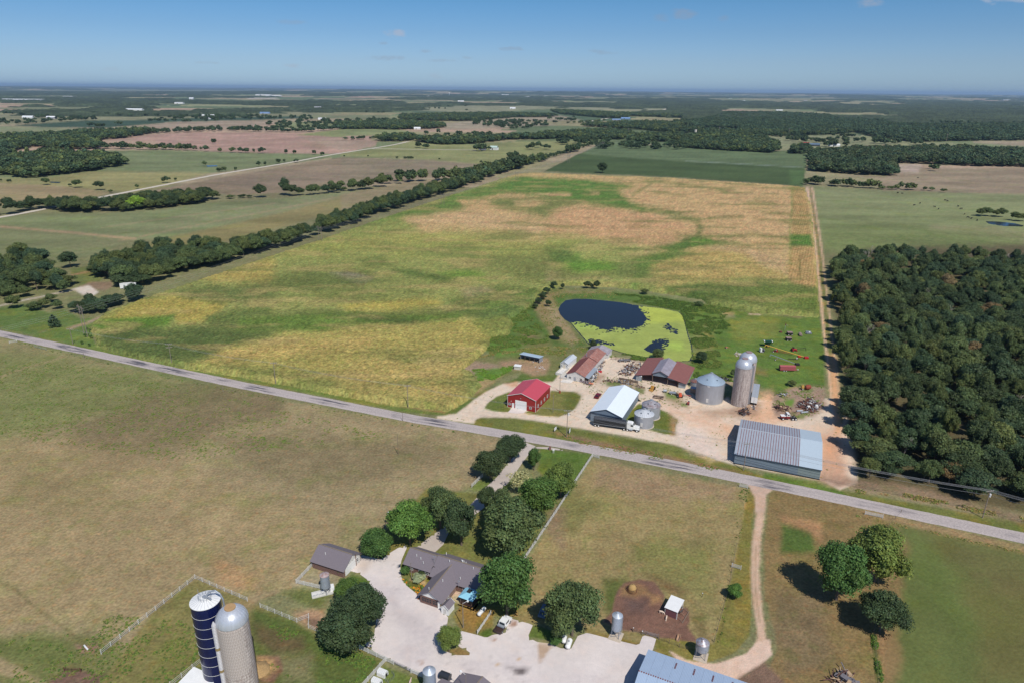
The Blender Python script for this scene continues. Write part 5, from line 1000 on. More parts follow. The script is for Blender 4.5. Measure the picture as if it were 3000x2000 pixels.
# ------------------------------------------------------------------ buildings
YA=math.radians(-24)
def stripes(name,c1,c2,per,duty,axis='X',rough=.5,metal=0.,amt=.1):      # sheet roof with rusty seams
    if name in MATS: return MATS[name]
    m,nt,b=newmat(name); L=nt.links.new; tc=N(nt,'ShaderNodeTexCoord'); sp=N(nt,'ShaderNodeSeparateXYZ'); L(tc.outputs['Object'],sp.inputs[0])
    md=N(nt,'ShaderNodeMath',operation='FRACT'); dv=N(nt,'ShaderNodeMath',operation='DIVIDE'); L(sp.outputs[axis],dv.inputs[0]); dv.inputs[1].default_value=per; L(dv.outputs[0],md.inputs[0])
    nz=N(nt,'ShaderNodeTexNoise',ins={'Scale':1.2,'Detail':5.}); L(tc.outputs['Object'],nz.inputs['Vector']); ad=N(nt,'ShaderNodeMath',operation='MULTIPLY_ADD'); L(nz.outputs['Fac'],ad.inputs[0]); ad.inputs[1].default_value=.5; ad.inputs[2].default_value=duty-.25
    lt=N(nt,'ShaderNodeMath',operation='LESS_THAN'); L(md.outputs[0],lt.inputs[0]); L(ad.outputs[0],lt.inputs[1])
    mx=N(nt,'ShaderNodeMix',data_type='RGBA'); L(lt.outputs[0],mx.inputs[0]); mx.inputs[6].default_value=(*c1,1); mx.inputs[7].default_value=(*c2,1)
    n2=N(nt,'ShaderNodeTexNoise',ins={'Scale':.5,'Detail':4.}); L(tc.outputs['Object'],n2.inputs['Vector']); mr=N(nt,'ShaderNodeMapRange',ins={1:.3,2:.7,3:1-amt,4:1+amt}); L(n2.outputs['Fac'],mr.inputs[0])
    vm=N(nt,'ShaderNodeVectorMath',operation='SCALE'); L(mx.outputs[2],vm.inputs[0]); L(mr.outputs[0],vm.inputs['Scale']); L(vm.outputs[0],b.inputs['Base Color']); b.inputs['Roughness'].default_value=rough; b.inputs['Metallic'].default_value=metal; MATS[name]=m; return m
M_WHITE=mat('white_paint',srgb(226,226,224),.5,amt=.06,scale=1.); M_WHT2=mat('old_white_paint',srgb(206,204,200),.7,amt=.28,scale=1.3)
M_BLACK=mat('black_rubber',srgb(34,34,36),.8,amt=.2); M_DARK=mat('dark_interior',srgb(40,38,38),.9,amt=.2); M_GLASS=mat('window_glass',srgb(40,48,56),.08,amt=.1)
M_GALV=mat('galvanised_steel',srgb(160,166,174),.45,metal=.3,amt=.14,scale=.8,stretch=(1,1,.2)); M_GALVB=mat('bin_ribbed_steel',srgb(160,162,168),.5,metal=.2,amt=.14,scale=.7,ribs=('Z',.32,.5,0),stretch=(1,1,.3))
M_REDW=mat('red_siding',srgb(146,34,36),.5,amt=.08,ribs=('X',.3,.25,0)); M_REDWY=mat('red_siding_side',srgb(146,34,36),.5,amt=.08,ribs=('Y',.3,.25,0)); M_REDR=mat('red_roof',srgb(188,76,88),.45,amt=.05,ribs=('Y',.5,.3,0))
M_BLUEW=mat('grey_blue_siding',srgb(118,132,146),.5,amt=.08,ribs=('X',.3,.3,0)); M_BLUEWY=mat('grey_blue_siding_side',srgb(118,132,146),.5,amt=.08,ribs=('Y',.3,.3,0)); M_BLUER=mat('white_blue_roof',srgb(222,230,236),.4,amt=.05,ribs=('Y',.6,.25,0)); M_TRIMB=mat('dark_blue_trim',srgb(58,70,86),.5)
M_SHING=mat('grey_shingles',srgb(118,110,116),.95,amt=.16,scale=5.,bump=.3); M_RIDGE=mat('tan_ridge_cap',srgb(132,118,100),.9,amt=.2,scale=6)
M_RUST=mat('rust',srgb(110,70,58),.85,amt=.4,scale=1.5); M_WOOD=mat('weathered_wood',srgb(124,108,94),.9,amt=.3,scale=3,stretch=(1,1,.3))
def brick():
    m,nt,b=newmat('brown_brick'); L=nt.links.new; tc=N(nt,'ShaderNodeTexCoord'); mp=N(nt,'ShaderNodeMapping',ins={'Rotation':(math.pi/2,0,0)}); L(tc.outputs['Object'],mp.inputs[0])
    br=N(nt,'ShaderNodeTexBrick',ins={'Scale':4.5,'Color1':(*srgb(118,82,72),1),'Color2':(*srgb(92,64,60),1),'Mortar':(*srgb(150,136,126),1),'Mortar Size':.015}); L(mp.outputs[0],br.inputs['Vector']); L(br.outputs[0],b.inputs['Base Color']); b.inputs['Roughness'].default_value=.9; return m
M_BRICK=brick()
def frame(p,q=None,yaw=None,z=0):
    a=G(*p); 
    if q is not None: b=G(*q); yaw=math.atan2(b[1]-a[1],b[0]-a[0])
    return (a[0],a[1],z), (YA if yaw is None else yaw)
def gable(t,w,d,eave,ridge,wm,rm,over=.3,wm2=None,trim=None,rt=.12,x0=0,y0=0,name='wall',split=None,rm2=None):
    """shell with its gable end towards -y; ridge runs along y"""
    th=.15; xm=x0+w/2; wm2=wm2 or wm
    for y in (y0,y0+d-th): MB().prism([(x0,0),(x0+w,0),(x0+w,eave),(xm,ridge),(x0,eave)],y,y+th).build(name,wm,t)
    for xa in (x0+.002,x0+w-th): MB().box(xa,xa+th-.002,y0+th,y0+d-th,0,eave-.01).build('side_'+name,wm2,t)
    s=(ridge-eave)/(w/2)
    for k,sg in enumerate((-1,1)):
        pts=[(xm,y0-over,ridge+rt),(xm,y0+d+over,ridge+rt),(xm+sg*(w/2+over),y0+d+over,eave+rt-s*over),(xm+sg*(w/2+over),y0-over,eave+rt-s*over)]
        MB().slab(pts,rt*.8).build('roof',rm if k==0 or rm2 is None else rm2,t)
    if trim:
        b=MB()
        for sg in (-1,1):
            for y in (y0-over-.06,y0+d+over): b.add([(xm,y,ridge-.1+rt),(xm,y,ridge+.06+rt),(xm+sg*(w/2+over),y,eave+.06+rt-s*over),(xm+sg*(w/2+over),y,eave-.12+rt-s*over),(xm,y+.06,ridge-.1+rt),(xm,y+.06,ridge+.06+rt),(xm+sg*(w/2+over),y+.06,eave+.06+rt-s*over),(xm+sg*(w/2+over),y+.06,eave-.12+rt-s*over)],[(0,1,2,3),(7,6,5,4),(1,5,6,2),(0,3,7,4),(3,2,6,7),(0,4,5,1)])
        for x in (x0-.03,x0+w-.09):
            for y in (y0-.03,y0+d-.09): b.box(x,x+.12,y,y+.12,0,eave)
        b.build('trim',trim,t)
def window(t,x,y,z,w,h,side='f',frame_m=None,glass=None,nm='window'):
    b=MB(); g=MB(); e=.08; k=.07
    def bx(m,a0,a1,z0,z1,o0,o1):
        if side=='f': m.box(a0,a1,y-o1,y-o0,z0,z1)
        else: m.box(x+o0,x+o1,a0,a1,z0,z1)
    c=x if side=='f' else y
    for a0,a1,z0,z1 in [(c-e,c+w+e,z-e,z),(c-e,c+w+e,z+h,z+h+e),(c-e,c,z,z+h),(c+w,c+w+e,z,z+h),(c,c+w,z+h/2-.03,z+h/2+.03)]: bx(b,a0,a1,z0,z1,.0,k)
    bx(g,c,c+w,z,z+h/2-.03,.0,.02); bx(g,c,c+w,z+h/2+.03,z+h,.0,.02)
    o=b.build(nm,frame_m or M_WHITE,t); g.build('pane',glass or M_GLASS,o)
def door(t,x,y,w,h,m,side='f',nm='door',panels=0,o_=.06,z=0):
    b=MB()
    if side=='f': b.box(x,x+w,y-o_,y-.003,z+.02,z+h)
    else: b.box(x+.003,x+o_,y,y+w,z+.02,z+h)
    o=b.build(nm,m,t)
    for i in range(panels):
        p=MB(); hh=(h-.1)/panels
        if side=='f': p.box(x+.05,x+w-.05,y-o_-.03,y-o_-.003,z+.07+i*hh,z+.02+(i+1)*hh)
        p.build('door_panel',m,o)
    return o
# --- red barn
loc,_=frame((1487,1190)); t=thing('barn','red metal barn with red roof, white trim and white overhead door beside the loop drive','barn',loc,YA)
gable(t,12.2,15.8,5.,7.0,M_REDW,M_REDR,.25,M_REDWY,M_WHITE)
door(t,3.55,0,4.6,3.6,M_WHITE,nm='garage_door',panels=5); door(t,1.95,0,.95,2.1,M_WHITE)
MB().box(3.4,3.55,-.08,-.003,0,3.75).box(8.15,8.3,-.08,-.003,0,3.75).box(3.55,8.15,-.08,-.003,3.61,3.75).build('door_frame',M_WHITE,t)
window(t,.55,0,1.05,.85,.8); window(t,9.6,0,1.05,.85,.8)
for y in (2.2,5.6,9.,12.4): window(t,12.2,y,1.15,.85,1.2,'s')
MB().box(1.55,1.7,-.2,-.003,2.7,2.95).build('wall_lamp',M_WHITE,t); MB().tube((5.9,-.05,4.9),(5.9,-.5,5.1),.05).lathe([(0,5.15),(.2,5.05),(.22,4.95),(0,4.95)],10,(5.9,-.5)).build('barn_lamp',M_GALV,t)
# --- grey blue shed
loc,_=frame((1729,1231)); t=thing('machine_shed','grey blue machine shed with very bright white and pale blue roof, behind the semi truck','shed',loc,YA)
gable(t,12.4,25.3,3.9,6.0,M_BLUEW,M_BLUER,.25,M_BLUEWY,M_TRIMB)
for x in (2.4,6.1): door(t,x,0,3.6,3.5,M_BLUEW,nm='sliding_door')
MB().box(2.2,10.4,-.16,-.075,3.52,3.68).build('door_rail',M_WHITE,t); MB().box(0.05,12.35,-.35,-.02,3.72,3.86).build('gutter',M_TRIMB,t)
# --- large barn by the road: roof sheets with rusty seams, newer pale section at the right end
loc,_=frame((2150,1355)); t=thing('pole_barn','long low barn with grey roof striped by rusty seams and a smooth pale right end','barn',loc,math.radians(-21.8))
LB=27.2; DB=28.; ev=3.6; rg=6.2; ys=15.2; XS=20.3
M_STR=stripes('rusty_seams',srgb(164,172,182),srgb(110,70,66),1.,-.08+.0,'X',.5,.1,.06); M_PALE=mat('pale_new_roof',srgb(176,190,200),.5,amt=.04,ribs=('X',.4,.2,0)); M_SEAM=mat('rusty_seam',srgb(128,72,68),.8,amt=.35,scale=2.); M_SHEET=mat('grey_roof_sheet',srgb(156,164,174),.5,amt=.08,scale=.6,ribs=('X',.25,.2,0))
MB().box(0,XS,0,.15,0,ev).build('wall',M_BLUEW,t); MB().box(.15,LB-.15,DB-.15,DB,0,ev).build('wall',M_BLUEW,t); MB().box(XS+.002,LB,0,.15,0,ev-.05).build('wall',mat('pale_green_grey_siding',srgb(132,144,146),.5,amt=.08,ribs=('X',.3,.3,0)),t)
wg=MB(); wg.add([(0,0.15,0),(0,DB-.15,0),(0,DB-.15,ev),(0,ys,rg),(0,.15,ev)],[(0,1,2,3,4)]); wg.prism([(.16,0),(DB-.16,0),(DB-.16,ev),(ys,rg-.02),(.16,ev)],LB-.15,LB-.01,'x'); wg.build('end_wall',M_BLUEWY,t)
for sl,(ya,za,yb,zb) in enumerate([(-.35,ev+.05,ys,rg+.1),(DB+.35,ev+.05,ys,rg+.1)]):
    n=24; pw=XS/n
    for i in range(n):
        xa=i*pw+(.0 if i else -.3); xb=(i+1)*pw-.13
        MB().slab([(xa,ya,za),(xb,ya,za),(xb,yb,zb),(xa,yb,zb)],.06).build('roof_sheet',M_SHEET,t)
    sm=MB()
    for i in range(n): sm.slab([((i+1)*pw-.15,ya,za+.03),((i+1)*pw+.02,ya,za+.03),((i+1)*pw+.02,yb,zb+.03),((i+1)*pw-.15,yb,zb+.03)],.08)
    sm.build('rusty_seams',M_SEAM,t); MB().slab([(XS+.02,ya,za+.05),(LB+.3,ya,za+.05),(LB+.3,yb,zb+.05),(XS+.02,yb,zb+.05)],.1).build('pale_roof',M_PALE,t)
MB().box(-.3,XS,ys-.2,ys+.2,rg+.11,rg+.17).build('ridge_cap',mat('light_ridge',srgb(186,192,200),.5),t); MB().box(-.3,LB+.3,-.42,-.36,ev-.12,ev+.04).build('gutter',M_TRIMB,t); MB().box(-.2,LB+.1,-.5,-.003,0,.06).build('footing',M_CONC,t)
# --- bins and silos
def bin_(label,c,r,h,hr,roofm,wallm=None,ribs=16,hatches=3,gr=None,name='grain_bin',pad=True,door_=True):
    x,y=c; t=thing(name,label,'grain bin',(x,y,0),YA,gr)
    if pad: MB().lathe([(0,.14),(r+.35,.14),(r+.35,-.05)],40).build('concrete_pad',mat('pad_concrete',srgb(190,176,158),.9),t,True)
    MB().lathe([(r,.12),(r,h)],48).build('wall',wallm or M_GALVB,t,True)
    MB().lathe([(r+.12,h-.02),(r+.12,h+.06),(.5,h+hr),(.5,h+hr+.15),(0,h+hr+.2)],48).build('roof',roofm,t)
    rb=MB()
    for i in range(ribs*2): a=math.pi*i/ribs; rb.tube((math.cos(a)*(r+.1),math.sin(a)*(r+.1),h+.09),(math.cos(a)*.5,math.sin(a)*.5,h+hr+.03),.035,n=4)
    rb.build('roof_ribs',M_GALV,t)
    for i in range(hatches):
        a=-1.9+i*1.2; q=.62; zz=h+hr*(1-q)+.1; MB().lathe([(.0,.35),(.24,.3),(.24,0)],10).build('roof_vent',M_TRIMB,t).location=(math.cos(a)*r*q,math.sin(a)*r*q,zz)
    MB().lathe([(.55,h+hr),(.55,h+hr+.25),(0,h+hr+.45)],14).build('cap',M_GALV,t,True)
    if door_: MB().box(-.45,.45,-r-.1,-r+.1,1.,2.6).build('door',M_WHT2,t); MB().box(-.5,.5,-r-.08,-r+.05,h-.55,h-.25).build('sign_plate',M_WHITE,t)
    ld=MB(); 
    for s_ in (-.2,.2): ld.tube((r+.12,s_+.8,.2),(r+.12,s_+.8,h),.025,n=4)
    for k in range(int(h/.45)): ld.tube((r+.12,.6,.4+k*.45),(r+.12,1.,.4+k*.45),.02,n=4)
    ld.build('ladder',M_GALV,t); return t
M_BROOF=mat('bin_roof_steel',srgb(160,178,194),.4,metal=.25,amt=.08,scale=.6); M_BROOF2=mat('bright_bin_roof',srgb(205,208,212),.4,metal=.2,amt=.08); M_BROOF3=mat('stained_bin_roof',srgb(172,172,178),.5,metal=.3,amt=.3,scale=.9,hue=srgb(120,96,92)); M_BROOF4=mat('rusted_bin_roof',srgb(116,72,62),.8,amt=.2)
cx,cy=G(2086,1160)
bin_('biggest grain bin, galvanised with bluish cone roof, left of the twin concrete silos',(82.0,258.2),5.55,8.4,3.4,M_BROOF,ribs=20,hatches=5,door_=True)
bin_('near small galvanised bin with bright white cone roof beside the semi truck cab',(50.6,234.4),3.65,4.9,1.9,M_BROOF2,ribs=12)
bin_('small galvanised bin with stained grey pink roof behind the white roofed bin',(54.6,241.9),3.55,5.2,1.9,M_BROOF3,ribs=12)
bin_('little squat bin with rust brown roof behind the biggest grain bin',(79.6,271.8),2.1,2.4,.9,M_BROOF4,ribs=8,hatches=0,door_=False)
def stave_mat(name,base,dark,hoops=True):
    m,nt,b=newmat(name); L=nt.links.new; tc=N(nt,'ShaderNodeTexCoord'); mp=N(nt,'ShaderNodeMapping',ins={'Scale':(1,1,.12)}); L(tc.outputs['Object'],mp.inputs[0])
    nz=N(nt,'ShaderNodeTexNoise',ins={'Scale':2.6,'Detail':6.,'Roughness':.75}); L(mp.outputs[0],nz.inputs['Vector']); rp=N(nt,'ShaderNodeValToRGB'); rp.color_ramp.elements[0].position=.36; rp.color_ramp.elements[0].color=(*dark,1); rp.color_ramp.elements[1].position=.66; rp.color_ramp.elements[1].color=(*base,1); L(nz.outputs['Fac'],rp.inputs[0])
    n2=N(nt,'ShaderNodeTexNoise',ins={'Scale':3.5,'Detail':5.}); L(tc.outputs['Object'],n2.inputs['Vector']); mr=N(nt,'ShaderNodeMapRange',ins={1:.35,2:.68,3:.82,4:1.18}); L(n2.outputs['Fac'],mr.inputs[0]); vm=N(nt,'ShaderNodeVectorMath',operation='SCALE'); L(rp.outputs[0],vm.inputs[0]); L(mr.outputs[0],vm.inputs['Scale'])
    L(vm.outputs[0],b.inputs['Base Color']); b.inputs['Roughness'].default_value=.92
    return m
M_STAVE=stave_mat('stave_concrete',srgb(206,196,188),srgb(138,122,118)); M_STAVE2=stave_mat('tan_stave_concrete',srgb(210,200,192),srgb(156,142,134))
M_DOME=mat('silver_dome',srgb(190,194,202),.35,metal=.3,amt=.10,scale=2.,stretch=(1,1,.3)); M_HOOP=mat('hoop_steel',srgb(136,118,108),.8,amt=.3)
def silo(label,c,r,h,wm,top='dome',capm=None,n=28,hoops=26,chute=None,gr=None,rows=0):
    t=thing('silo',label,'silo',(c[0],c[1],0),YA,gr)
    nz=28; wb=MB(); wb.lathe([(r,h*k/nz) for k in range(nz+1)],56); wb.build('wall',wm,t,True)
    hb=MB()
    for k in range(hoops): z=.5+(h-.8)*k/(hoops-1); hb.lathe([(r+.004,z-.02),(r+.035,z-.02),(r+.035,z+.02),(r+.004,z+.02)],40)
    if hoops: hb.build('hoops',M_HOOP,t)
    if top=='dome':
        b=MB(); pr=[(r*1.03,h-.1),(r*1.03,h+.1)]+[(r*1.02*math.cos(a),h+.1+r*.98*math.sin(a)) for a in [math.pi/2*i/12 for i in range(1,12)]]; pr.append((.02,pr[-1][1]+.02)); b.lathe(pr,48).build('dome',M_DOME,t,True)
        rb=MB()
        for i in range(24):
            a=2*math.pi*i/24; q=[(r*1.03*math.cos(e),h+.1+r*.98*math.sin(e)) for e in [math.pi/2*j/8 for j in range(0,8)]]
            for j in range(7): rb.tube((math.cos(a)*q[j][0],math.sin(a)*q[j][0],q[j][1]),(math.cos(a)*q[j+1][0],math.sin(a)*q[j+1][0],q[j+1][1]),.03,n=3)
        rb.build('dome_ribs',M_DOME,t)
        cp=MB().lathe([(r*.36,h+.1+r*.93),(r*.36,h+.1+r*1.0),(0,h+.14+r*1.0)],20).build('dome_cap',capm or M_DOME,t,True)
    return t
BB=silo('front one of the twin concrete stave silos, silver dome, beside the biggest grain bin',(93.3,254.0),3.3,16.7,M_STAVE,capm=mat('rusty_cap',srgb(150,128,126),.7))
_r=G(2195,1030,20.2); silo('rear one of the twin concrete stave silos, mostly hidden behind its neighbour',(_r[0],_r[1]),3.45,16.6,M_STAVE,capm=mat('rusty_cap',srgb(150,128,126),.7))
b=MB().box(-.5,.5,-.45,.45,.3,16.9); o=b.build('chute',mat('chute_steel',srgb(150,152,158),.5,metal=.3,amt=.2),BB); o.location=(3.4,1.2,0)
o=MB().box(-.35,.35,-.4,.4,0,1.3).build('dome_door',M_DARK,BB); o.location=(3.0,-.4,16.9)
# twin silos in the lower left
BS=thing('silo','dark navy blue steel silo with white lid and bent filling pipe, bottom left','silo',(-62.0,112.0,0),YA)
rb_=2.92; hb_=22.; M_NAVY=mat('navy_enamel',srgb(16,26,74),.22,amt=.25,scale=.6,stretch=(1,1,.3)); seg=10
for k in range(9):
    z0=hb_*k/9; MB().lathe([(rb_,z0+.012),(rb_,z0+hb_/9-.012)],56).build('steel_ring',M_NAVY,BS,True)
b=MB()
for k in range(1,9):
    z=hb_*k/9; w_=.03; b.lathe([(rb_+.002,z-w_),(rb_+.03,z-w_),(rb_+.03,z+w_),(rb_+.002,z+w_)],48)
b.build('white_bands',M_WHITE,BS)
MB().lathe([(rb_+.06,hb_-.08),(rb_+.06,hb_+.04),(rb_*.55,hb_+.42),(.8,hb_+.62),(0,hb_+.66)],56).build('lid',M_WHITE,BS,True)
b=MB()
for i in range(24): a=2*math.pi*i/24; b.tube((math.cos(a)*rb_,math.sin(a)*rb_,hb_+.07),(math.cos(a)*.8,math.sin(a)*.8,hb_+.65),.025,n=4)
b.build('lid_ribs',M_GALV,BS)
b=MB(); q=[(3.4,1.6,hb_-9),(3.3,1.55,hb_+.2),(2.9,1.4,hb_+1.5),(1.9,1.1,hb_+2.3),(.8,.6,hb_+1.9),(.1,.1,hb_+.7)]
for p0,p1 in zip(q[:-1],q[1:]): b.tube(p0,p1,.17,n=10)
b.build('filling_pipe',M_GALV,BS,True)
b=MB(); 
for i in range(14): a=2*math.pi*i/14; b.tube((math.cos(a)*1.25,math.sin(a)*1.25,hb_+.45),(math.cos(a)*1.25,math.sin(a)*1.25,hb_+1.3),.03,n=4); a2=a+2*math.pi/14; b.tube((math.cos(a)*1.25,math.sin(a)*1.25,hb_+1.28),(math.cos(a2)*1.25,math.sin(a2)*1.25,hb_+1.28),.03,n=4)
b.tube((-2.2,.4,hb_+.2),(-2.2,.4,hb_+1.6),.04).build('railing',M_GALV,BS)
MB().box(-.35,.35,-.3,.3,hb_+.6,hb_+1.1).box(.3,1.7,-.12,.2,hb_+.7,hb_+1.).build('filler_head',M_GALV,BS)
SB=silo('tan concrete stave silo with silver dome and side chute, bottom left beside the navy silo',(-55.6,108.9),3.05,20.,M_STAVE2,capm=mat('tan_cap',srgb(176,142,100),.8),hoops=0)
# its staves, each a block with a recessed joint: the part in view singly
vb=[]; ns=40; hs_=.75; me=None
w_=2*math.pi*3.05/ns
sm_=MB().box(-w_/2+.012,w_/2-.012,-.05,.03,.015,hs_-.015).build('stave',M_STAVE2,SB); smesh=sm_.data; bpy.data.objects.remove(sm_); cnt_=0
for k in range(int(19.8/hs_)-1,-1,-1):
    for i in range(ns):
        a=2*math.pi*(i+.5*(k%2))/ns; wa=a+YA
        if math.cos(wa+math.pi/2+.45)<.05 or cnt_>=300: continue     # only the face towards the camera
        o=link('stave',smesh,SB); o.location=(math.cos(a)*3.06,math.sin(a)*3.06,k*hs_+RS.uniform(-.005,.005)); o.rotation_euler=(0,0,a-math.pi/2+math.pi); cnt_+=1
b=MB()
for k in range(26): z=.4+k*.75; b.lathe([(3.085,z-.018),(3.12,z-.018),(3.12,z+.018),(3.085,z+.018)],48)
b.build('hoops',M_HOOP,SB)
b=MB(); n_=56
for k in range(n_): z=.3+20.2*k/n_; b.lathe([(.36,z),(.46,z+.09),(.46,z+.26),(.36,z+.355)],14)
b.lathe([(.42,20.5),(.05,21.3)],14)
o=b.build('ribbed_chute',mat('chute_white',srgb(186,184,186),.5,amt=.1),SB); o.location=(-1.74,-2.95,0)
for z in (14.2,8.6): o=MB().lathe([(.5,z),(.5,z+.6)],14).build('chute_band',mat('tan_band',srgb(150,128,84),.8),SB); o.location=(-1.74,-2.95,0)
x,y=G(600,2030); t=thing('lean_to','white roofed lean-to at the foot of the navy silo','shed',(x-1.5,y,0),YA); MB().box(-3,3.4,-3,2.4,0,2.6).build('wall',M_WHT2,t); MB().slab([(-3.3,-3.3,2.7),(3.7,-3.3,2.7),(3.7,2.6,3.5),(-3.3,2.6,3.5)],.1).build('roof',M_WHITE,t)
# --- semi trailer used as store beside the silos
(x,y,z),ya=frame((2201,1187),(2219,1187)); t=thing('storage_trailer','old white box trailer parked close against the right side of the front silo','trailer',(97.6,253.2,0),math.radians(-22))
MB().box(0,2.5,0,14.4,1.1,3.7).build('box_body',M_WHT2,t); MB().box(-.02,2.52,-.05,14.45,3.7,3.76).build('roof',mat('trailer_roof',srgb(158,164,172),.5,amt=.15),t)
for i in (0,1): MB().box(.06+i*1.22,1.2+i*1.22,-.07,-.003,1.15,3.65).build('rear_door',M_WHITE,t)
def wheel(t,x,y,r,w,name='wheel',rim=None,axis='y'):
    o=MB(); d=(0,w/2,0) if axis=='y' else (w/2,0,0); p=Vector((x,y,r)); o.tube(p-Vector(d),p+Vector(d),r,n=16); o=o.build(name,M_BLACK,t,True)
    MB().tube(p-Vector(d)*1.06,p+Vector(d)*1.06,r*.55,n=12).build('rim',rim or M_WHITE,o,True); return o
for yy in (1.3,2.5):
    for xx in (.25,2.25): wheel(t,xx,yy,.5,.3,axis='x')
MB().box(.6,.8,.5,14,.8,1.1).box(1.7,1.9,.5,14,.8,1.1).build('chassis',M_DARK,t)
# --- long low workshop with rusty roofs
M_RR=stripes('rusty_corrugated',srgb(148,96,82),srgb(176,160,156),.55,.12,'Y',.75,0.,.15); M_RR2=mat('rust_brown_roof',srgb(118,64,58),.8,amt=.16,scale=.7); M_RR3=stripes('patched_grey_rust_roof',srgb(160,158,164),srgb(128,88,84),.7,.2,'Y',.6,.1,.2)
loc,_=frame((1660,1111)); t=thing('workshop','long white workshop with rusty striped roof in several sections, junk along its right side','workshop',loc,YA)
gable(t,8.2,18,2.9,4.6,M_WHT2,M_RR2,.3,M_WHT2,rm2=M_RR); 
window(t,1.1,0,1.,.9,.8,frame_m=M_WHT2); window(t,6.2,0,1.,.9,.8,frame_m=M_WHT2); door(t,3.3,0,.95,2.,M_GALV)
MB().slab([(8.45,-.2,2.85),(10.3,-.2,2.3),(10.3,12.4,2.3),(8.45,12.4,2.85)],.08).build('side_roof',mat('galv_strip',srgb(158,166,174),.5,metal=.2,amt=.1,ribs=('Y',.3,.3,0)),t)
for i in range(5): MB().tube((10.1,i*3,0),(10.1,i*3,2.35),.09,n=6).build('post',M_WOOD,t)
gable(t,8.2,12.6,3.1,5.,M_WHT2,M_RR,.25,M_WHT2,x0=.2,y0=18.2,rm2=M_RR,name='rear_wall'); gable(t,10,7.,2.4,4.1,M_WHT2,M_RR3,.25,M_WHT2,x0=-.6,y0=31.,rm2=M_RR3,name='far_wall')
MB().box(8.25,8.35,-.02,6,.1,2.7).build('board_wall',M_WOOD,t); MB().box(2.2,2.5,20,20.3,4.2,5.7).build('stove_pipe',M_GALV,t)
b=MB(); b.box(-3.4,-.1,-.3,5.5,0,.9); o=b.build('stone_dock',mat('pale_stone',srgb(196,190,180),.85,amt=.15,scale=2),t)
x,y=G(1652,1104); t=thing('low_wall_tank','low white concrete trough filled with slabs left of the workshop','trough',(x-3.6,y+2.8,0),math.radians(-26)); MB().box(0,3.2,0,.2,0,1.1).box(0,.2,.2,8.4,0,1.1).box(3.,3.2,.2,8.4,0,1.1).box(.2,3.,8.2,8.4,0,1.1).build('wall',mat('dock_concrete',srgb(200,198,192),.85,amt=.1),t); MB().box(.2,3.,.2,8.2,0,.5).build('filling',mat('pale_slabs',srgb(214,210,204),.8,amt=.2,scale=2),t)
# --- white storage shed
loc,_=frame((1641.8,1078.6)); t=thing('garden_shed','narrow white gabled storage shed behind the workshop, grey roof','shed',(loc[0],loc[1],0),math.radians(-27))
gable(t,3.7,10.2,2.7,3.7,M_WHT2,mat('pale_grey_metal',srgb(186,192,198),.5,amt=.06),.2,M_WHITE,M_WHITE); door(t,1.3,0,1.1,2.1,mat('cream_door',srgb(206,196,176),.7)); window(t,.35,0,1.5,.45,.6); window(t,2.85,0,1.5,.45,.6); window(t,1.55,0,2.5,.5,.5)
# --- open fronted animal shed
(x,y,z),ya=frame((1525,1049),(1578,1059)); t=thing('loafing_shed','open front shed with pale blue grey single slope roof standing in the bare ground','shed',(4.0,301.2,0),math.radians(-28))
MB().box(0,10.1,3.5,3.62,0,2.2).box(0,.1,0,3.5,0,2.2).box(10,10.1,0,3.5,0,2.2).build('wall',M_GALV,t); MB().slab([(-.3,-.5,2.75),(10.4,-.5,2.75),(10.4,3.9,2.3),(-.3,3.9,2.3)],.08).build('roof',mat('pale_blue_sheet',srgb(168,186,200),.5,amt=.05,ribs=('X',.3,.3,0)),t)
for i in range(5): MB().tube((.1+i*2.47,-.1,0),(.1+i*2.47,-.1,2.7),.09,n=6).build('post',M_WOOD,t)
(x,y,z),_=frame((1506,1081)); t=thing('well_house','tiny white well house with grey flat roof at the edge of the bare ground','hut',(x,y,0),math.radians(-16)); MB().box(0,2.9,0,2.,0,1.5).build('wall',mat('cream_wall',srgb(200,196,184),.8),t); MB().slab([(-.2,-.2,1.62),(3.1,-.2,1.62),(3.1,2.2,1.75),(-.2,2.2,1.75)],.1).build('roof',M_WHITE,t)
# --- open barn with raised centre
(x,y,z),_=frame((1859,1109)); M_OBR=mat('rusty_wing_roof',srgb(134,86,80),.75,amt=.14,scale=.9,ribs=('Y',.5,.3,0)); M_OBC=stripes('centre_roof_stripes',srgb(150,146,156),srgb(126,84,78),.75,.1,'Y',.6,.1,.15)
t=thing('hay_barn','open fronted barn with raised centre gable and two rust red wings before the pond','barn',(54.9,277.6,0),YA); D_=20.
WL,WC,WR=7.3,6.6,7.6; zc=4.9; zr=6.5
for x0,x1,z0,z1,nm in [(-.4,WL+.1,2.6,4.2,'left_roof')]: MB().slab([(x0,-.5,z0),(x1,-.5,z1),(x1,D_+2,z1),(x0,D_+2,z0)],.1).build(nm,M_OBR,t)
MB().slab([(WL+WC-.1,-.8,4.3),(WL+WC+WR+.6,-.8,2.5),(WL+WC+WR+.6,D_,2.5),(WL+WC-.1,D_,4.3)],.1).build('right_roof',M_OBR,t)
xm=WL+WC/2
for sg,mm in ((-1,M_OBC),(1,M_OBC)): MB().slab([(xm,-.7,zr),(xm,D_-3.5,zr),(xm+sg*(WC/2+.35),D_-3.5,zc-.1),(xm+sg*(WC/2+.35),-.7,zc-.1)],.1).build('centre_roof',mm,t)
MB().prism([(WL,3.7),(WL+WC,3.7),(WL+WC,zc),(xm,zr-.1),(WL,zc)],-.1,.05).build('gable_wall',M_BLUEW,t)
MB().prism([(WL+WC,3.2),(WL+WC+2.9,2.9),(WL+WC+2.9,3.4),(WL+WC,4.1)],-.1,.05).build('wing_wall',M_BLUEW,t)
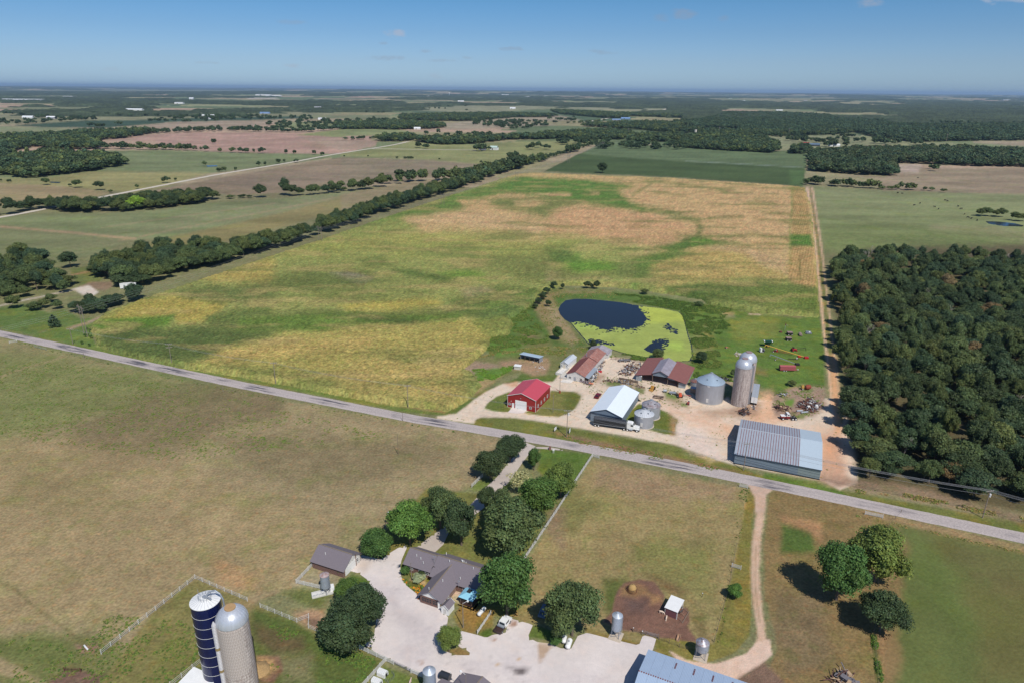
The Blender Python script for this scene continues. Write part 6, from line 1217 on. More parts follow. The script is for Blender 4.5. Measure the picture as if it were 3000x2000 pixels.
b=MB(); b.box(0,WL+WC+WR,D_-.15,D_,0,2.5).box(0,.12,0,D_,0,2.5).box(WL+WC+WR-.12,WL+WC+WR,0,D_,0,2.4).box(0.12,2.6,-.02,.1,0,2.5).box(WL+WC+WR-2.8,WL+WC+WR-.12,-.02,.1,0,2.3).box(WL,WL+WC,D_-3.7,D_-3.55,2.4,4.8); b.build('wall',mat('pale_barn_siding',srgb(150,158,164),.6,amt=.15,ribs=('X',.3,.3,0)),t)
for x_ in (2.7,WL,WL+WC,WL+WC+4.6):
    for y_ in (0,9.5): MB().tube((x_,y_-.05,0),(x_,y_-.05,3. if x_<3 or x_>WL+WC+1 else 4.2),.11,n=6).build('post',M_WOOD,t)
# --- small shed next to the big bin
x,y=G(2022,1150); t=thing('pump_shed','small tan plywood shed with grey roof between open barn and biggest grain bin','shed',(x,y,0),YA); MB().box(0,2.8,0,2.6,0,2.).build('wall',mat('plywood',srgb(176,146,122),.85,amt=.15),t); MB().slab([(-.2,-.2,2.3),(3.,-.2,2.3),(3.,2.8,2.05),(-.2,2.8,2.05)],.1).build('roof',mat('grey_flat_roof',srgb(170,172,180),.6),t)
# ------------------------------------------------------------------ the house and its buildings
def hroof(t,x0,x1,y0,y1,ev,rg,m=M_SHING,over=.45,name='roof',hip=False,gab=M_WHT2,th=.12):
    """ridge along x"""
    ym=(y0+y1)/2; s=(rg-ev)/((y1-y0)/2)
    for sg,y in ((-1,y0-over),(1,y1+over)): MB().slab([(x0-over,ym,rg),(x1+over,ym,rg),(x1+over,y,ev-s*over),(x0-over,y,ev-s*over)],th).build(name,m,t)
    MB().box(x0-over,x1+over,ym-.12,ym+.12,rg-.02,rg+.05).build('ridge_cap',M_RIDGE,t)
    b=MB()
    for x in (x0,x1-.15): b.add([(x,y0,ev-.1),(x,y1,ev-.1),(x,ym,rg-th-.05),(x+.15,y0,ev-.1),(x+.15,y1,ev-.1),(x+.15,ym,rg-th-.05)],[(0,1,2),(5,4,3),(0,3,4,1),(1,4,5,2),(2,5,3,0)])
    b.build('gable_wall',gab,t)
def vents(t,pts):
    for x,y,z in pts: MB().tube((x,y,z-.2),(x,y,z+.45),.09,n=8).build('vent_pipe',M_WHITE,t)
x,y=G(922,1655); t=thing('garage','detached brick garage with grey shingle roof and white gable door end, left of the house','garage',(-52.6,149.8,0),math.radians(-23))
MB().box(0,10.,0,7.6,0,2.4).build('wall',M_BRICK,t); hroof(t,0,10.,0,7.6,2.5,4.9)
MB().box(10.002,10.08,.3,7.3,.1,2.4).build('white_end_wall',M_WHT2,t); MB().box(10.09,10.14,.9,5.2,.1,2.3).build('garage_door',M_WHITE,t); window(t,10.1,5.6,1.1,.8,.9,'s'); MB().box(10.1,10.2,.2,.4,.1,2.4).box(10.1,10.2,5.3,5.45,.1,3.8).build('brown_trim',mat('brown_trim',srgb(120,84,70),.7),t)
vents(t,[(3.,2.,4.)])
t=thing('house','long brick ranch house with grey shingle roof and projecting front wing, behind the flower bed','house',(-27.8,149.0,0),YA)
MB().box(0,9.,0,7.,0,2.5).box(9.002,24.,-1.2,7.8,0,2.5).box(9.9,16.,-8.6,-1.21,0,2.45).build('wall',M_BRICK,t)
hroof(t,0,9.8,0,7.,2.6,4.9); hroof(t,8.8,24.6,-1.3,7.9,2.6,5.4)
# wing with ridge along y
for sg in (-1,1): xm=12.95; MB().slab([(xm,-9.2,4.7),(xm,2.2,4.7),(xm+sg*3.6,2.2 if sg<0 else -1.4,2.35),(xm+sg*3.6,-9.2,2.35)],.12).build('wing_roof',M_SHING,t)
MB().box(xm-.12,xm+.12,-9.2,2.2,4.68,4.75).build('ridge_cap',M_RIDGE,t)
MB().prism([(9.9,2.451),(16.,2.451),(xm,4.5)],-8.62,-8.45).build('gable_wall',M_WHITE,t)
for i in range(4): window(t,10.4+i*.72,-8.6,.8,.6,1.2,frame_m=M_BRICK)
for i in range(2): window(t,13.5+i*.72,-8.6,.8,.6,1.2,frame_m=M_BRICK)
MB().box(15.0,15.1,-8.75,-8.61,.05,2.2).box(15.9,16.,-8.75,-8.61,.05,2.2).build('door_trim',M_WHITE,t); door(t,15.1,-8.61,.8,2.1,M_WHITE)
window(t,16.0,-7.6,.9,.8,1.1,'s'); window(t,16.0,-5.8,.9,.8,1.1,'s'); door(t,4.2,0,1.2,2.1,M_WHITE); window(t,1.2,0,1.,1.2,1.); window(t,6.2,0,1.,1.,1.); window(t,7.7,0,1.,1.,1.); window(t,18.,-1.2,1.,1.6,1.1); window(t,21.,-1.2,1.,1.2,1.1)
vents(t,[(2.5,2.,4.2),(4.,1.6,4.),(5.2,.8,3.6),(9.8,5.,5.),(12.2,2.4,5.3),(15,3.9,5.2),(15.7,3.8,5.2),(16.4,3.6,5.2),(19,2.6,5.2),(13.8,-4.,4.4),(12.2,-8.,4.5),(16.8,-.4,3.5),(20.2,.6,4.)])
MB().tube((15.4,3.6,5.1),(15.4,3.6,5.8),.16,n=10).build('turbine_vent',M_WHITE,t,True)
b=MB(); b.tube((8.2,1.5,3.5),(8.2,1.5,6.2),.03,n=4)
for i in range(5): b.tube((7.6+.1*i,1.5,6.2-i*.03),(8.8-.1*i,1.5,6.2-i*.03),.02,n=4).tube((8.2,.9+i*.3,6.1),(8.25,.95+i*.3,5.6),.02,n=4)
b.build('antenna',M_GALV,t); b=MB().tube((17.3,-2.2,2.),(17.3,-2.2,4.4),.03,n=4)
for i in range(4): b.tube((16.9,-2.2,4.4-i*.1),(17.7,-2.2,4.4-i*.1),.02,n=4)
b.build('antenna',M_GALV,t); b=MB().lathe([(0,0),(.25,.06),(.38,.18)],12); o=b.build('satellite_dish',M_DARK,t,True); o.location=(8.6,.4,3.5); o.rotation_euler=(.9,.2,0)
x,y=G(1342,1762); t=thing('gazebo','screened gazebo with turquoise hip roof beside the house patio','gazebo',(-12.4,136.7,0),math.radians(-26)); 
for xx in (.1,3.4):
    for yy in (.1,3.6): MB().tube((xx,yy,0),(xx,yy,2.3),.07,n=6).build('post',M_WOOD,t)
MB().box(0.1,3.4,.08,.14,0,1.).box(0.1,3.4,3.56,3.62,0,1.).box(.08,.14,.1,3.6,0,1.).box(3.36,3.42,.1,3.6,0,1.).build('lower_panel',mat('dark_brown_panel',srgb(74,50,46),.7),t)
MB().box(0.15,3.35,.1,.12,1.,2.25).box(.1,.12,.15,3.55,1.,2.25).box(3.38,3.4,.15,3.55,1.,2.25).build('screen',mat('dark_screen',srgb(52,46,46),.6),t)
M_TEAL=mat('turquoise_metal',srgb(140,196,216),.45,amt=.06)
a0=[(-.3,-.3,2.3),(3.8,-.3,2.3),(3.8,4.,2.3),(-.3,4.,2.3)]; a1=[(1.3,1.3,3.1),(2.2,1.3,3.1),(2.2,2.4,3.1),(1.3,2.4,3.1)]
for i in range(4): MB().slab([a0[i],a0[(i+1)%4],a1[(i+1)%4],a1[i]],.06).build('roof_panel',M_TEAL,t)
MB().box(1.25,2.25,1.25,2.45,3.12,3.3).build('roof_hatch',M_DARK,t); MB().box(-.3,3.8,-.6,-.31,0,.12).box(3.81,4.3,-.6,4,0,.12).build('step',M_CONC,t)
t=thing('utility_shed','little white shed with grey shingle gable roof on the concrete yard by the gazebo','shed',(-16.6,133.4,0),math.radians(-27))
gable(t,2.,2.6,2.,2.8,M_WHITE,M_SHING,.2,M_WHITE,M_WHITE); door(t,.6,0,.8,1.7,M_WHT2)
t=thing('dairy_building','grey shingle roofed building cut by the bottom edge, between the feed bin and the concrete','building',(-15.8,107.3,0),math.radians(59-90))
gable(t,9.6,9.5,2.6,4.2,M_WHT2,M_SHING,.4,M_BRICK,x0=2.5,y0=-2); MB().box(7.2,7.4,-2.4,7.9,4.3,4.38).build('ridge_cap',M_RIDGE,t); vents(t,[(8.,2.,4.3),(6.,-1.,4.1),(8.8,-1.,3.8)]); MB().box(-.5,2.5,-1,4.,0,2.3).build('side_room',M_WHT2,t); MB().slab([(-.9,-1.4,2.4),(2.6,-1.4,2.9),(2.6,4.4,2.9),(-.9,4.4,2.4)],.1).build('side_roof',M_SHING,t)
# pale blue barn at the bottom edge
t=thing('machine_barn','pale blue metal roofed barn cut by the bottom edge, right of the concrete yard','barn',(31.0,118.1,0),math.radians(-25))
M_PB=mat('pale_blue_roof',srgb(160,178,200),.45,amt=.05,scale=.5,ribs=('X',.3,.3,0))
MB().box(0,24,-16.2,-.2,0,3.9).build('wall',M_BLUEW,t)
for sg,y in ((-1,-16.7),(1,.3)):
    for i in range(12): MB().slab([(-.3+i*2.05,-8.2,5.7),(1.73+i*2.05,-8.2,5.7),(1.73+i*2.05,y,3.95),(-.3+i*2.05,y,3.95)],.08).build('roof_sheet',M_PB,t)
b=MB()
for i in range(48): b.box(-.3+i*.5,-.05+i*.5,-8.35,-8.05,5.7,5.76)
b.build('ridge_cap',M_SEAM,t)
for i in (3,4.9,6.8,8.7):
    b=MB(); 
    for k in range(3): b.slab([(i*2.05+k*.12,-1.2,4.34),(i*2.05+.06+k*.12,-1.2,4.34),(i*2.05+.06+k*.12,-3.4,4.79),(i*2.05+k*.12,-3.4,4.79)],.03)
    b.build('rust_streak',M_SEAM,t)
MB().lathe([(0,.8),(.3,.7),(.3,0)],10).build('exhaust_fan',M_DARK,t).location=(-.5,-5,2.)
# calf shelter in the dirt pen
(x,y,z),_=frame((1948,1798)); t=thing('calf_shelter','small shelter with sloping white roof and maroon back wall in the dirt pen','shelter',(37.9,133.6,0),math.radians(-32))
MB().slab([(-.2,-.2,2.3),(3.2,-.2,2.3),(3.2,4.6,2.6),(-.2,4.6,2.6)],.08).build('roof',M_WHITE,t); MB().box(0,3.,0,.08,.05,2.2).build('back_wall',mat('maroon_wall',srgb(112,74,78),.7,ribs=('X',.3,.3,0)),t); MB().box(0,.08,.1,4.4,.05,1.9).build('side_wall',M_WHT2,t)
for xx in (.05,2.95):
    for yy in (0.1,4.4): MB().box(xx-.1,xx+.1,yy-.1,yy+.1,0,2.35).build('post',M_WHITE,t)
for yy in (.2,2.2,4.2): MB().tube((3.,yy,1.),(4.6,yy-.4,.1),.05,n=5).build('brace',M_WOOD,t)
MB().tube((4.6,-.6,.1),(4.7,4.2,.12),.1,n=6).build('skid',M_WOOD,t)
# feed bins on legs
def feed(label,c,r,h,leg,capz,rust=None,pad=True):
    t=thing('feed_bin',label,'feed bin',(c[0],c[1],0),YA,'feed bins on legs')
    if pad: MB().box(-1.5,1.5,-1.7,1.5,0,.12).build('concrete_pad',mat('pad_concrete',srgb(190,176,158),.9),t)
    MB().lathe([(.22,leg-1.1),(r,leg+.3)],24).build('hopper',M_GALV,t,True); MB().lathe([(r,leg+.3),(r,h)],28).build('wall',mat('feed_bin_steel',srgb(166,176,190),.42,metal=.35,amt=.1,ribs=('Z',.25,.4,0)),t,True)
    MB().lathe([(r+.05,h-.03),(r+.05,h+.03),(.3,h+capz),(.3,h+capz+.12),(0,h+capz+.18)],28).build('roof',rust or mat('feed_bin_roof',srgb(182,190,200),.4,metal=.3,amt=.1),t,True)
    for i in range(4):
        a=math.pi/4+i*math.pi/2; MB().tube((math.cos(a)*r*1.02,math.sin(a)*r*1.02,.1),(math.cos(a)*r*1.02,math.sin(a)*r*1.02,leg+1.2),.06,n=5).build('leg',M_GALV,t)
        a2=a+math.pi/2; MB().tube((math.cos(a)*r,math.sin(a)*r,.3),(math.cos(a2)*r,math.sin(a2)*r,leg*.7),.035,n=4).build('brace',M_GALV,t)
    b=MB()
    for s_ in (-.17,.17): b.tube((r+.1,s_,1.),(r+.1,s_,h),.02,n=4)
    for k in range(int(h/.4)-2): b.tube((r+.1,-.17,1.2+k*.4),(r+.1,.17,1.2+k*.4),.016,n=4)
    b.build('ladder',M_GALV,t); return t
c=G(1805,1864); feed('tall slim feed bin on a square slab at the edge of the dirt pen',(c[0],c[1]+.2),1.2,6.1,2.,.65)
c=G(2052,1922); feed('short fat feed bin with rusty streaks at the lane side corner of the pen',(c[0]+.1,c[1]),1.45,4.1,1.9,.9,mat('streaked_roof',srgb(172,180,192),.45,metal=.3,amt=.25,scale=2.5,hue=srgb(128,96,86)))
c=G(955,1738); feed('feed bin with rust patched top on a white fenced platform below the garage',(c[0],c[1]+.3),1.15,5.6,1.8,.35,mat('rust_top',srgb(168,160,160),.6,amt=.3,scale=2,hue=srgb(140,96,84)),False)
c=G(1262,2030); feed('blue grey feed bin cut by the bottom edge beside the dairy building',(c[0]-.2,c[1]+.4),1.35,5.8,2.,.8)
c=G(955,1745); t=thing('platform','white rimmed concrete loading platform under the garage side feed bin','platform',(c[0]-3.2,c[1]-.9,0),math.radians(22)); MB().box(0,5.2,-.2,2.,0,.35).build('slab',mat('dock_concrete',srgb(200,198,192),.85),t); MB().box(4.6,5.6,.6,2.3,.35,1.2).build('white_chute',M_WHITE,t)
b=MB()
for z in (.6,.95,1.3): b.tube((0,.1,z),(3.,.1,z),.05,n=5)
for xx in (0,1.5,3.): b.tube((xx,.1,.35),(xx,.1,1.4),.06,n=5)
b.build('railing',M_WHITE,t)
# ------------------------------------------------------------------ fences
M_FW=mat('white_fence_board',srgb(206,204,198),.55,amt=.05); M_PIPE=mat('grey_pipe',srgb(150,150,152),.5,metal=.3); M_PIPEW=mat('white_pipe',srgb(206,206,206),.5)
def fence(name,label,pts,h=1.35,rails=4,step=2.5,m=None,w=.045,group=None,cat='fence',post=.07,hr=.075):
    m=m or M_FW; P2=[Vector((*G(*p),0)) for p in pts]; o0=P2[0]; t=thing(name,label,cat,(o0.x,o0.y,0),0,group); pm=None
    for a,b in zip(P2[:-1],P2[1:]):
        d=b-a; n=max(1,round(d.length/step)); nn=Vector((-d.y,d.x,0)).normalized(); ang=math.atan2(d.y,d.x)
        for k in range(rails):
            z=h-.12-k*(h-.25)/max(1,rails-1)*.86; M_=Matrix.Translation(a-o0)@Matrix.Rotation(ang,4,'Z')
            MB().box(0,d.length,-w/2,w/2,z-hr,z+hr,M_).build('rail',m,t)
        for i in range(n+(1 if b is P2[-1] else 0)):
            if pm is None: pm=MB().box(-post,post,-post,post,0,h+.06); oo=pm.build('post',m,t); pm=oo.data
            else: oo=link('post',pm,t)
            oo.location=a.lerp(b,i/n)-o0; oo.rotation_euler=(0,0,ang)
    return t
fence('rail_fence','long white rail fence running from the road down beside the big trees',[(1735,1338),(1690,1406),(1630,1500),(1532,1647)],1.45,4,2.4)
fence('rail_fence','short white rail fence across the grass between the drive trees, west of the drive',[(1414,1396),(1382,1427)],1.4,4)
fence('rail_fence','white rail fence closing the garage pen',[(920,1653),(868,1708),(938,1724)],1.3,4)
fence('rail_fence','long white rail fence climbing from the bottom left to its corner behind the navy silo',[(297,1915),(572,1694),(725,1760)],1.3,3,2.6,w=.035,hr=.035)
fence('rail_fence','white rail fence leaving the bottom edge left of the navy silo',[(500,2010),(596,1934)],1.3,3,2.6,w=.035,hr=.035)
fence('rail_fence','zigzag white rail fence between the silos and the dark tree',[(763,1778),(870,1822),(905,1808),(904,1839),(955,1862)],1.3,3,2.4,w=.035,hr=.035)
fence('rail_fence','white board fence along the lower west edge of the concrete yard',[(1054,1901),(1153,1946)],1.35,4,2.2)
fence('gate','open grey pipe gate between the two white fences at the yard edge',[(1153,1944),(1203,1968)],1.2,4,5,M_PIPE,.04,cat='gate',hr=.025,post=.04)
fence('rail_fence','white board fence from the grey gate to the bottom feed bin',[(1204,1970),(1250,1990)],1.35,4,2.2)
fence('rail_fence','white board fence running down past the calf hutches',[(1131,1936),(1060,2015)],1.35,4,2.2)
fence('gate','white five bar gate at the roadside end of the long white fence',[(1736,1337),(1755,1342)],1.3,5,2.6,M_PIPEW,.04,cat='gate',hr=.04)
fence('gate','white five bar gate by the road beside the farm lane mouth',[(2167,1425),(2190,1430)],1.3,5,2.6,M_PIPEW,.04,cat='gate',hr=.04)
fence('gate','white gate standing open beside the farm lane above the young tree',[(2144,1660),(2170,1668)],1.3,4,2.6,M_PIPEW,.04,cat='gate',hr=.04)
fence('gate','long white gate in the roadside fence right of the farm lane',[(2534,1506),(2586,1517)],1.3,5,5,M_PIPEW,.04,cat='gate',hr=.04)
fence('gate','pale gate by the road at the far left of the pasture',[(28,1006),(50,1002)],1.3,4,3,M_PIPEW,.04,cat='gate',hr=.04)
fence('gate','faded green gate beside the road, second from the left edge',[(101,1017),(136,1026)],1.3,4,6,mat('faded_green',srgb(150,160,140),.7),.04,cat='gate',hr=.04)
fence('rail_fence','single white board panel on the grass left of the pickup',[(1399,1856),(1438,1798)],1.2,4,2.)
fence('wire_fence','wire fence with grey posts along the farm lane',[(2157,1600),(2133,1730),(2092,1880)],1.1,2,4.,M_WOOD,.02,hr=.012,post=.05)
fence('wire_fence','dark wire fence along the lower edge of the dirt pen',[(1855,1848),(1930,1872),(1990,1895),(2040,1912)],1.1,3,3.,M_WOOD,.02,hr=.015,post=.05)
fence('pipe_gate','grey pipe gate at the concrete spur into the dirt pen',[(1882,1856),(1928,1868)],1.2,5,4.,M_PIPE,.03,cat='gate',hr=.025,post=.05)
fence('wire_fence','field fence between the tan strip and the green field, bottom right',[(2640,1500),(2585,1560),(2560,1850),(2574,2010)],1.1,2,5.,M_WOOD,.02,hr=.012,post=.05)
fence('corral_fence','rusty corral fence behind the yard, below the pond bank',[(1790,1052),(1860,1060),(1905,1064)],1.4,4,2.5,M_RUST,.04,hr=.04)
fence('pipe_gate','brown pipe feeder leaning on the fence by the bottom left mud',[(189,1965),(237,1967)],1.1,3,2.5,M_RUST,.04,cat='gate',hr=.03)
# ------------------------------------------------------------------ poles and wires
M_POLE=mat('grey_pole',srgb(136,124,114),.9,amt=.2,scale=2,stretch=(1,1,.2)); M_WIRE=mat('wire',srgb(150,150,152),.5)
POLETOP={}
def pole(key,label,px,h,yaw=0.,arms=1,tr=False,r=.15,cat='utility pole',dark=False,lamp=False,name='utility_pole',group=None):
    x,y=G(*px); t=thing(name,label,cat,(x,y,0),yaw,group); m=M_WOOD if dark else M_POLE
    MB().tube((0,0,0),(0,0,h),r,r*.65,8).build('pole',m,t,True); POLETOP[key]=(x,y,h,yaw)
    for k in range(arms):
        z=h-.5-k*1.5; MB().box(-1.25,1.25,-.07,.07,z-.08,z+.08).build('crossarm',m,t)
        for xx in (-1.15,-.5,.5,1.15): MB().lathe([(.05,z+.08),(.07,z+.2),(.03,z+.28)],6,(xx,0)).build('insulator',M_WHITE,t)
    if tr: MB().lathe([(.0,h-2.4),(.28,h-2.4),(.28,h-1.4),(0,h-1.35)],12,(.42,0)).build('transformer',M_WHITE,t,True); 
    if lamp: MB().tube((0,0,h-.2),(1.1,0,h+.15),.035,n=5).lathe([(0,h+.35),(.2,h+.25),(.25,h-.02),(0,h-.02)],10,(1.25,0)).build('lamp_head',M_WHITE,t)
    return t
pole('a','utility pole with two transformers in the grass between yard and road',(1660,1279),11.2,.2,2,True); pole('b','leaning utility pole in front of the long striped barn',(2178,1377),10.6,.2,1)
pole('c','utility pole with crossarm and low white box by the road at far right',(2878,1516),9.8,.2,1,True); pole('d','double armed utility pole at the corn edge near the left corner',(504,1067),10.3,.3,2)
pole('e','pale utility pole standing in the grass corner at the left end of the field',(214,1009),8.5,.3,1); pole('f','faint utility pole at the corn edge, second from the left',(808,1123),10,.3,1); pole('g','utility pole by the road at the near corner of the cornfield',(1196,1193),10,.3,1)
pole('h','short stub pole beside the road below the second corn pole',(654,1147),2.6,0,0,r=.1); pole('i','short stub pole on the near verge at the left',(247,1048),3.4,0,0,r=.1); pole('j','dark thin pole alone in the near pasture',(1167,1330),8.,0,0,dark=True,r=.1); pole('k','stub pole on the near verge opposite the corn pole',(1180,1232),4.,0,0,r=.1)
pole('l','thin pole on the lawn inside the loop drive',(1620,1207),8.,0,0,r=.11); pole('m','pole with small rust red motor at its foot by the loop drive',(1640,1147),7.5,0,0,r=.1); pole('n','tall pole behind the white roofed machine shed',(1866,1150),7.6,0,0,r=.12,lamp=True)
pole('o','thin dark pole behind the garage side maple with a white transformer',(1137,1548),7.2,0,0,True,.1); pole('p','pole in front of the left wing of the house',(1206,1694),5.2,0,0,r=.1); pole('q','wooden lamp pole on the grass by the little white shed',(1357,1838),7.4,.4,0,r=.12,lamp=True)
pole('r','wooden pole in front of the oak by the propane tanks',(1661,1858),5.,0,0,r=.1); pole('s','tall lamp pole rising from the bottom edge over the dairy building',(1366,2062),8.2,2.6,0,r=.1,lamp=True); 
b=MB().box(-.3,.3,-.3,.3,0,1.).tube((0,0,.9),(-1.6,.6,1.6),.08,n=6); x,y=G(1640,1149); t=thing('well_pump','small rusty red pump at the foot of a pole by the loop drive','pump',(x,y-.4,0),0); b.build('body',mat('rust_red',srgb(150,70,50),.8),t)
def hframe(px,h,label,s=1.):
    x,y=G(*px); t=thing('power_pylon',label,'pylon',(x,y,0),math.radians(-40),'wooden power pylons along the treeline'); w=2.1
    for sx in (-w,w): MB().tube((sx,0,0),(sx*.98,0,h),.17*s,.12*s,8).build('pole',M_POLE,t,True)
    MB().box(-w-2.2,w+2.2,-.1,.1,h-1.4,h-1.15).build('crossarm',M_POLE,t); MB().tube((-w,0,h-2),(w,0,h-5.6),.07*s,n=5).tube((w,.05,h-2),(-w,.05,h-5.6),.07*s,n=5).build('brace',M_POLE,t)
    for sx in (-w-1.9,0,w+1.9): MB().tube((sx,0,h-1.4),(sx,0,h-2.3),.06,n=5).build('insulator',M_GALV,t)
    return (x,y,h,math.radians(-40))
HF=[hframe((252,984),16.5,'nearest H shaped power pylon at the left corner of the cornfield'),hframe((940,714),14.5,'second H shaped power pylon, in front of a gap in the treeline'),hframe((1297,605),14,'third H shaped power pylon along the treeline'),hframe((1514,533),14,'fourth H shaped power pylon along the treeline',1.3),hframe((1666,479),15,'fifth H shaped power pylon at the near edge of the soybeans',1.6),hframe((1766,438),16,'farthest H shaped power pylon at the far soybean corner',1.8)]
def wire(name,label,a,b,sag=1.,r=.022,n=14,group=None):
    a=Vector(a); b_=Vector(b); m=MB(); pr=a
    for i in range(1,n+1): t_=i/n; q=a.lerp(b_,t_); q.z-=sag*4*t_*(1-t_); m.tube(pr,q,r,n=4); pr=q
    return tag(m.build(name,M_WIRE),label,'power line',group)
for i in range(len(HF)-1):
    for k,o_ in enumerate((-4,0,4)):
        A=HF[i];B=HF[i+1]; f=lambda Q:(Q[0]+math.cos(Q[3])*o_,Q[1]+math.sin(Q[3])*o_,Q[2]-2.3)
        wire('power_line','thin power line strung between the H shaped pylons',f(A),f(B),2.5,.03+.012*i,12,'lines between the H shaped pylons')
A=HF[0]
for o_ in (-4,0,4): wire('power_line','thin power line leaving the nearest H shaped pylon to the left edge',(A[0]+math.cos(A[3])*o_,A[1]+math.sin(A[3])*o_,A[2]-2.3),(-330,190+o_,15),3,.03,12,'lines from the nearest pylon to the left')
def span(k1,k2,label,offs,dz=0,r=.02):
    A=POLETOP[k1];B=POLETOP[k2] if isinstance(k2,str) else k2
    for o_,z_ in offs: wire('power_line',label,(A[0]+math.cos(A[3])*o_,A[1]+math.sin(A[3])*o_,A[2]-.2+z_),(B[0]+math.cos(B[3])*o_,B[1]+math.sin(B[3])*o_,B[2]-.2+z_),1.1,r,12,label+'s')
offs=[(-1.15,0),(-.5,0),(.5,0),(1.15,0),(0,-1.6)]
span('a','b','thin roadside power line between the transformer pole and the striped barn',offs); span('b','c','thin roadside power line crossing in front of the dark wood',offs,r=.03); span('c',(190,150,9.8,.2),'thin roadside power line running out at the right edge',offs,r=.03)
span('g','a','thin roadside power line between the corn corner and transformer poles',offs[:3],r=.018); span('d','f','thin power line between the two leftmost corn poles',offs[:3],r=.02); span('f','g','thin power line along the near edge of the corn',offs[:3],r=.02); span('e','d','thin power line at the left corner of the corn',offs[:3],r=.02)
# ------------------------------------------------------------------ vehicles
M_TYRE=M_BLACK
def at(px,yaw=0.,dz=0.): x,y=G(*px); return (x,y,dz),yaw
# semi truck with hopper trailer: x runs from trailer tail to truck nose
A=G(1738,1248); B_=G(1874,1267); ya=math.atan2(B_[1]-A[1],B_[0]-A[0])
t=thing('grain_trailer','long black tarped hopper grain trailer coupled to the white truck on the gravel','trailer',(A[0],A[1],0),ya)
M_TARP=mat('black_tarp',srgb(52,54,60),.5,amt=.2,scale=.8,ribs=('X',.9,.4,0)); M_TRB=mat('black_trailer_side',srgb(42,44,50),.45,amt=.15,scale=1.,ribs=('X',.6,.3,0))
MB().prism([(0,1.35),(2.5,1.35),(2.5,3.1),(0,3.1)],0,12.2,'x').build('body',M_TRB,t)
MB().prism([(-.04,3.1),(2.54,3.1),(2.3,3.5),(1.75,3.75),(1.25,3.82),(.75,3.75),(.2,3.5)],-.05,12.25,'x').build('tarp',M_TARP,t)
for x0 in (2.3,7.2): MB().add([(x0,.15,1.34),(x0+4,.15,1.34),(x0+4,2.35,1.34),(x0,2.35,1.34),(x0+1.6,.9,.6),(x0+2.4,.9,.6),(x0+2.4,1.6,.6),(x0+1.6,1.6,.6)],[(4,5,6,7),(0,4,5,1),(1,5,6,2),(2,6,7,3),(3,7,4,0)]).build('hopper',M_TRB,t)
MB().box(0,12.2,-.06,0.0,1.25,1.36).box(0,.08,0,2.5,.9,1.35).box(.3,2.6,.5,2.,.75,.95).build('frame_rail',M_GALV,t); MB().box(-.02,-.08,.4,2.1,1.4,3.1).box(12.21,12.3,.3,2.2,1.5,3.5).build('end_ladder',M_GALV,t)
for xx in (.75,2.0):
    for yy in (.25,2.25): wheel(t,xx,yy,.5,.5)
t=thing('semi_truck','white semi truck tractor with sleeper cab at the right end of the black trailer','truck',(A[0]+math.cos(ya)*10.9,A[1]+math.sin(ya)*10.9,0),ya)
MB().box(0,6.3,.75,1.75,.65,.95).build('chassis',M_DARK,t)
for xx in (.75,2.): 
    for yy in (.2,2.3): wheel(t,xx,yy,.5,.5)
for yy in (.2,2.3): wheel(t,5.55,yy,.5,.35)
MB().prism([(1.75,1.),(4.35,1.),(4.35,2.35),(3.9,3.1),(3.3,3.35),(1.75,3.35)],.1,2.4,'y').build('cab',M_WHITE,t); b=MB(); b.prism([(4.35,.95),(6.35,.85),(6.45,1.2),(6.3,1.75),(4.35,2.15)],.35,2.15,'y').build('hood',M_WHITE,t)
MB().add([(4.36,.3,2.35),(4.36,2.2,2.35),(3.93,2.15,3.06),(3.93,.35,3.06)],[(0,1,2,3)]).build('windshield',M_GLASS,t).location=(.03,0,.02); MB().box(3.1,4.0,.06,.098,2.1,2.8).build('side_window',M_GLASS,t); MB().box(3.1,4.0,2.402,2.44,2.1,2.8).build('side_window',M_GLASS,t)
for yy in (.02,2.2): MB().box(4.9,6.2,yy,yy+.3,1.,1.15).build('fender',M_WHITE,t)
MB().tube((1.6,.25,1.),(1.6,.25,3.7),.09).tube((1.6,2.25,1.),(1.6,2.25,3.7),.09).build('exhaust_stack',M_GALV,t); MB().tube((2.5,.05,.8),(3.9,.05,.8),.28,n=10).build('fuel_tank',M_GALV,t,True); MB().box(6.45,6.6,.2,2.3,.45,.9).build('bumper',M_GALV,t); MB().box(6.46,6.5,.7,1.8,1.,1.65).build('grille',M_GALV,t)
# old red and white tractor truck at the scrap
x,y=G(2287,1228); t=thing('old_truck','old white topped maroon truck tractor without trailer at the scrap pile','truck',(x+6.2,y-.6,0),math.pi-.02)
M_MAR=mat('maroon_paint',srgb(120,34,44),.5,amt=.15)
MB().box(0,5.6,-1.4,-.6,.6,.85).build('chassis',M_DARK,t)
for xx in (.6,1.75):
    for yy in (-2.1,0.1): wheel(t,xx,yy,.52,.55)
for yy in (-1.9,0.): wheel(t,5.5,yy,.5,.35)
MB().box(2.9,4.3,-2.1,.1,.8,1.75).box(4.3,6.2,-1.8,-.2,.8,1.5).build('body',M_MAR,t); MB().box(4.3,6.22,-1.85,-.15,1.5,1.66).box(2.88,4.3,-2.12,.12,1.75,2.0).prism([(2.95,2.),(4.25,2.),(4.,2.62),(3.05,2.62)],-2.05,.05,'y').build('cab_top',M_WHITE,t)
MB().box(3.2,3.95,.07,.1,2.02,2.5).build('side_window',M_GLASS,t); MB().box(4.13,4.3,-1.9,-.1,2.02,2.5).build('windshield',M_GLASS,t)
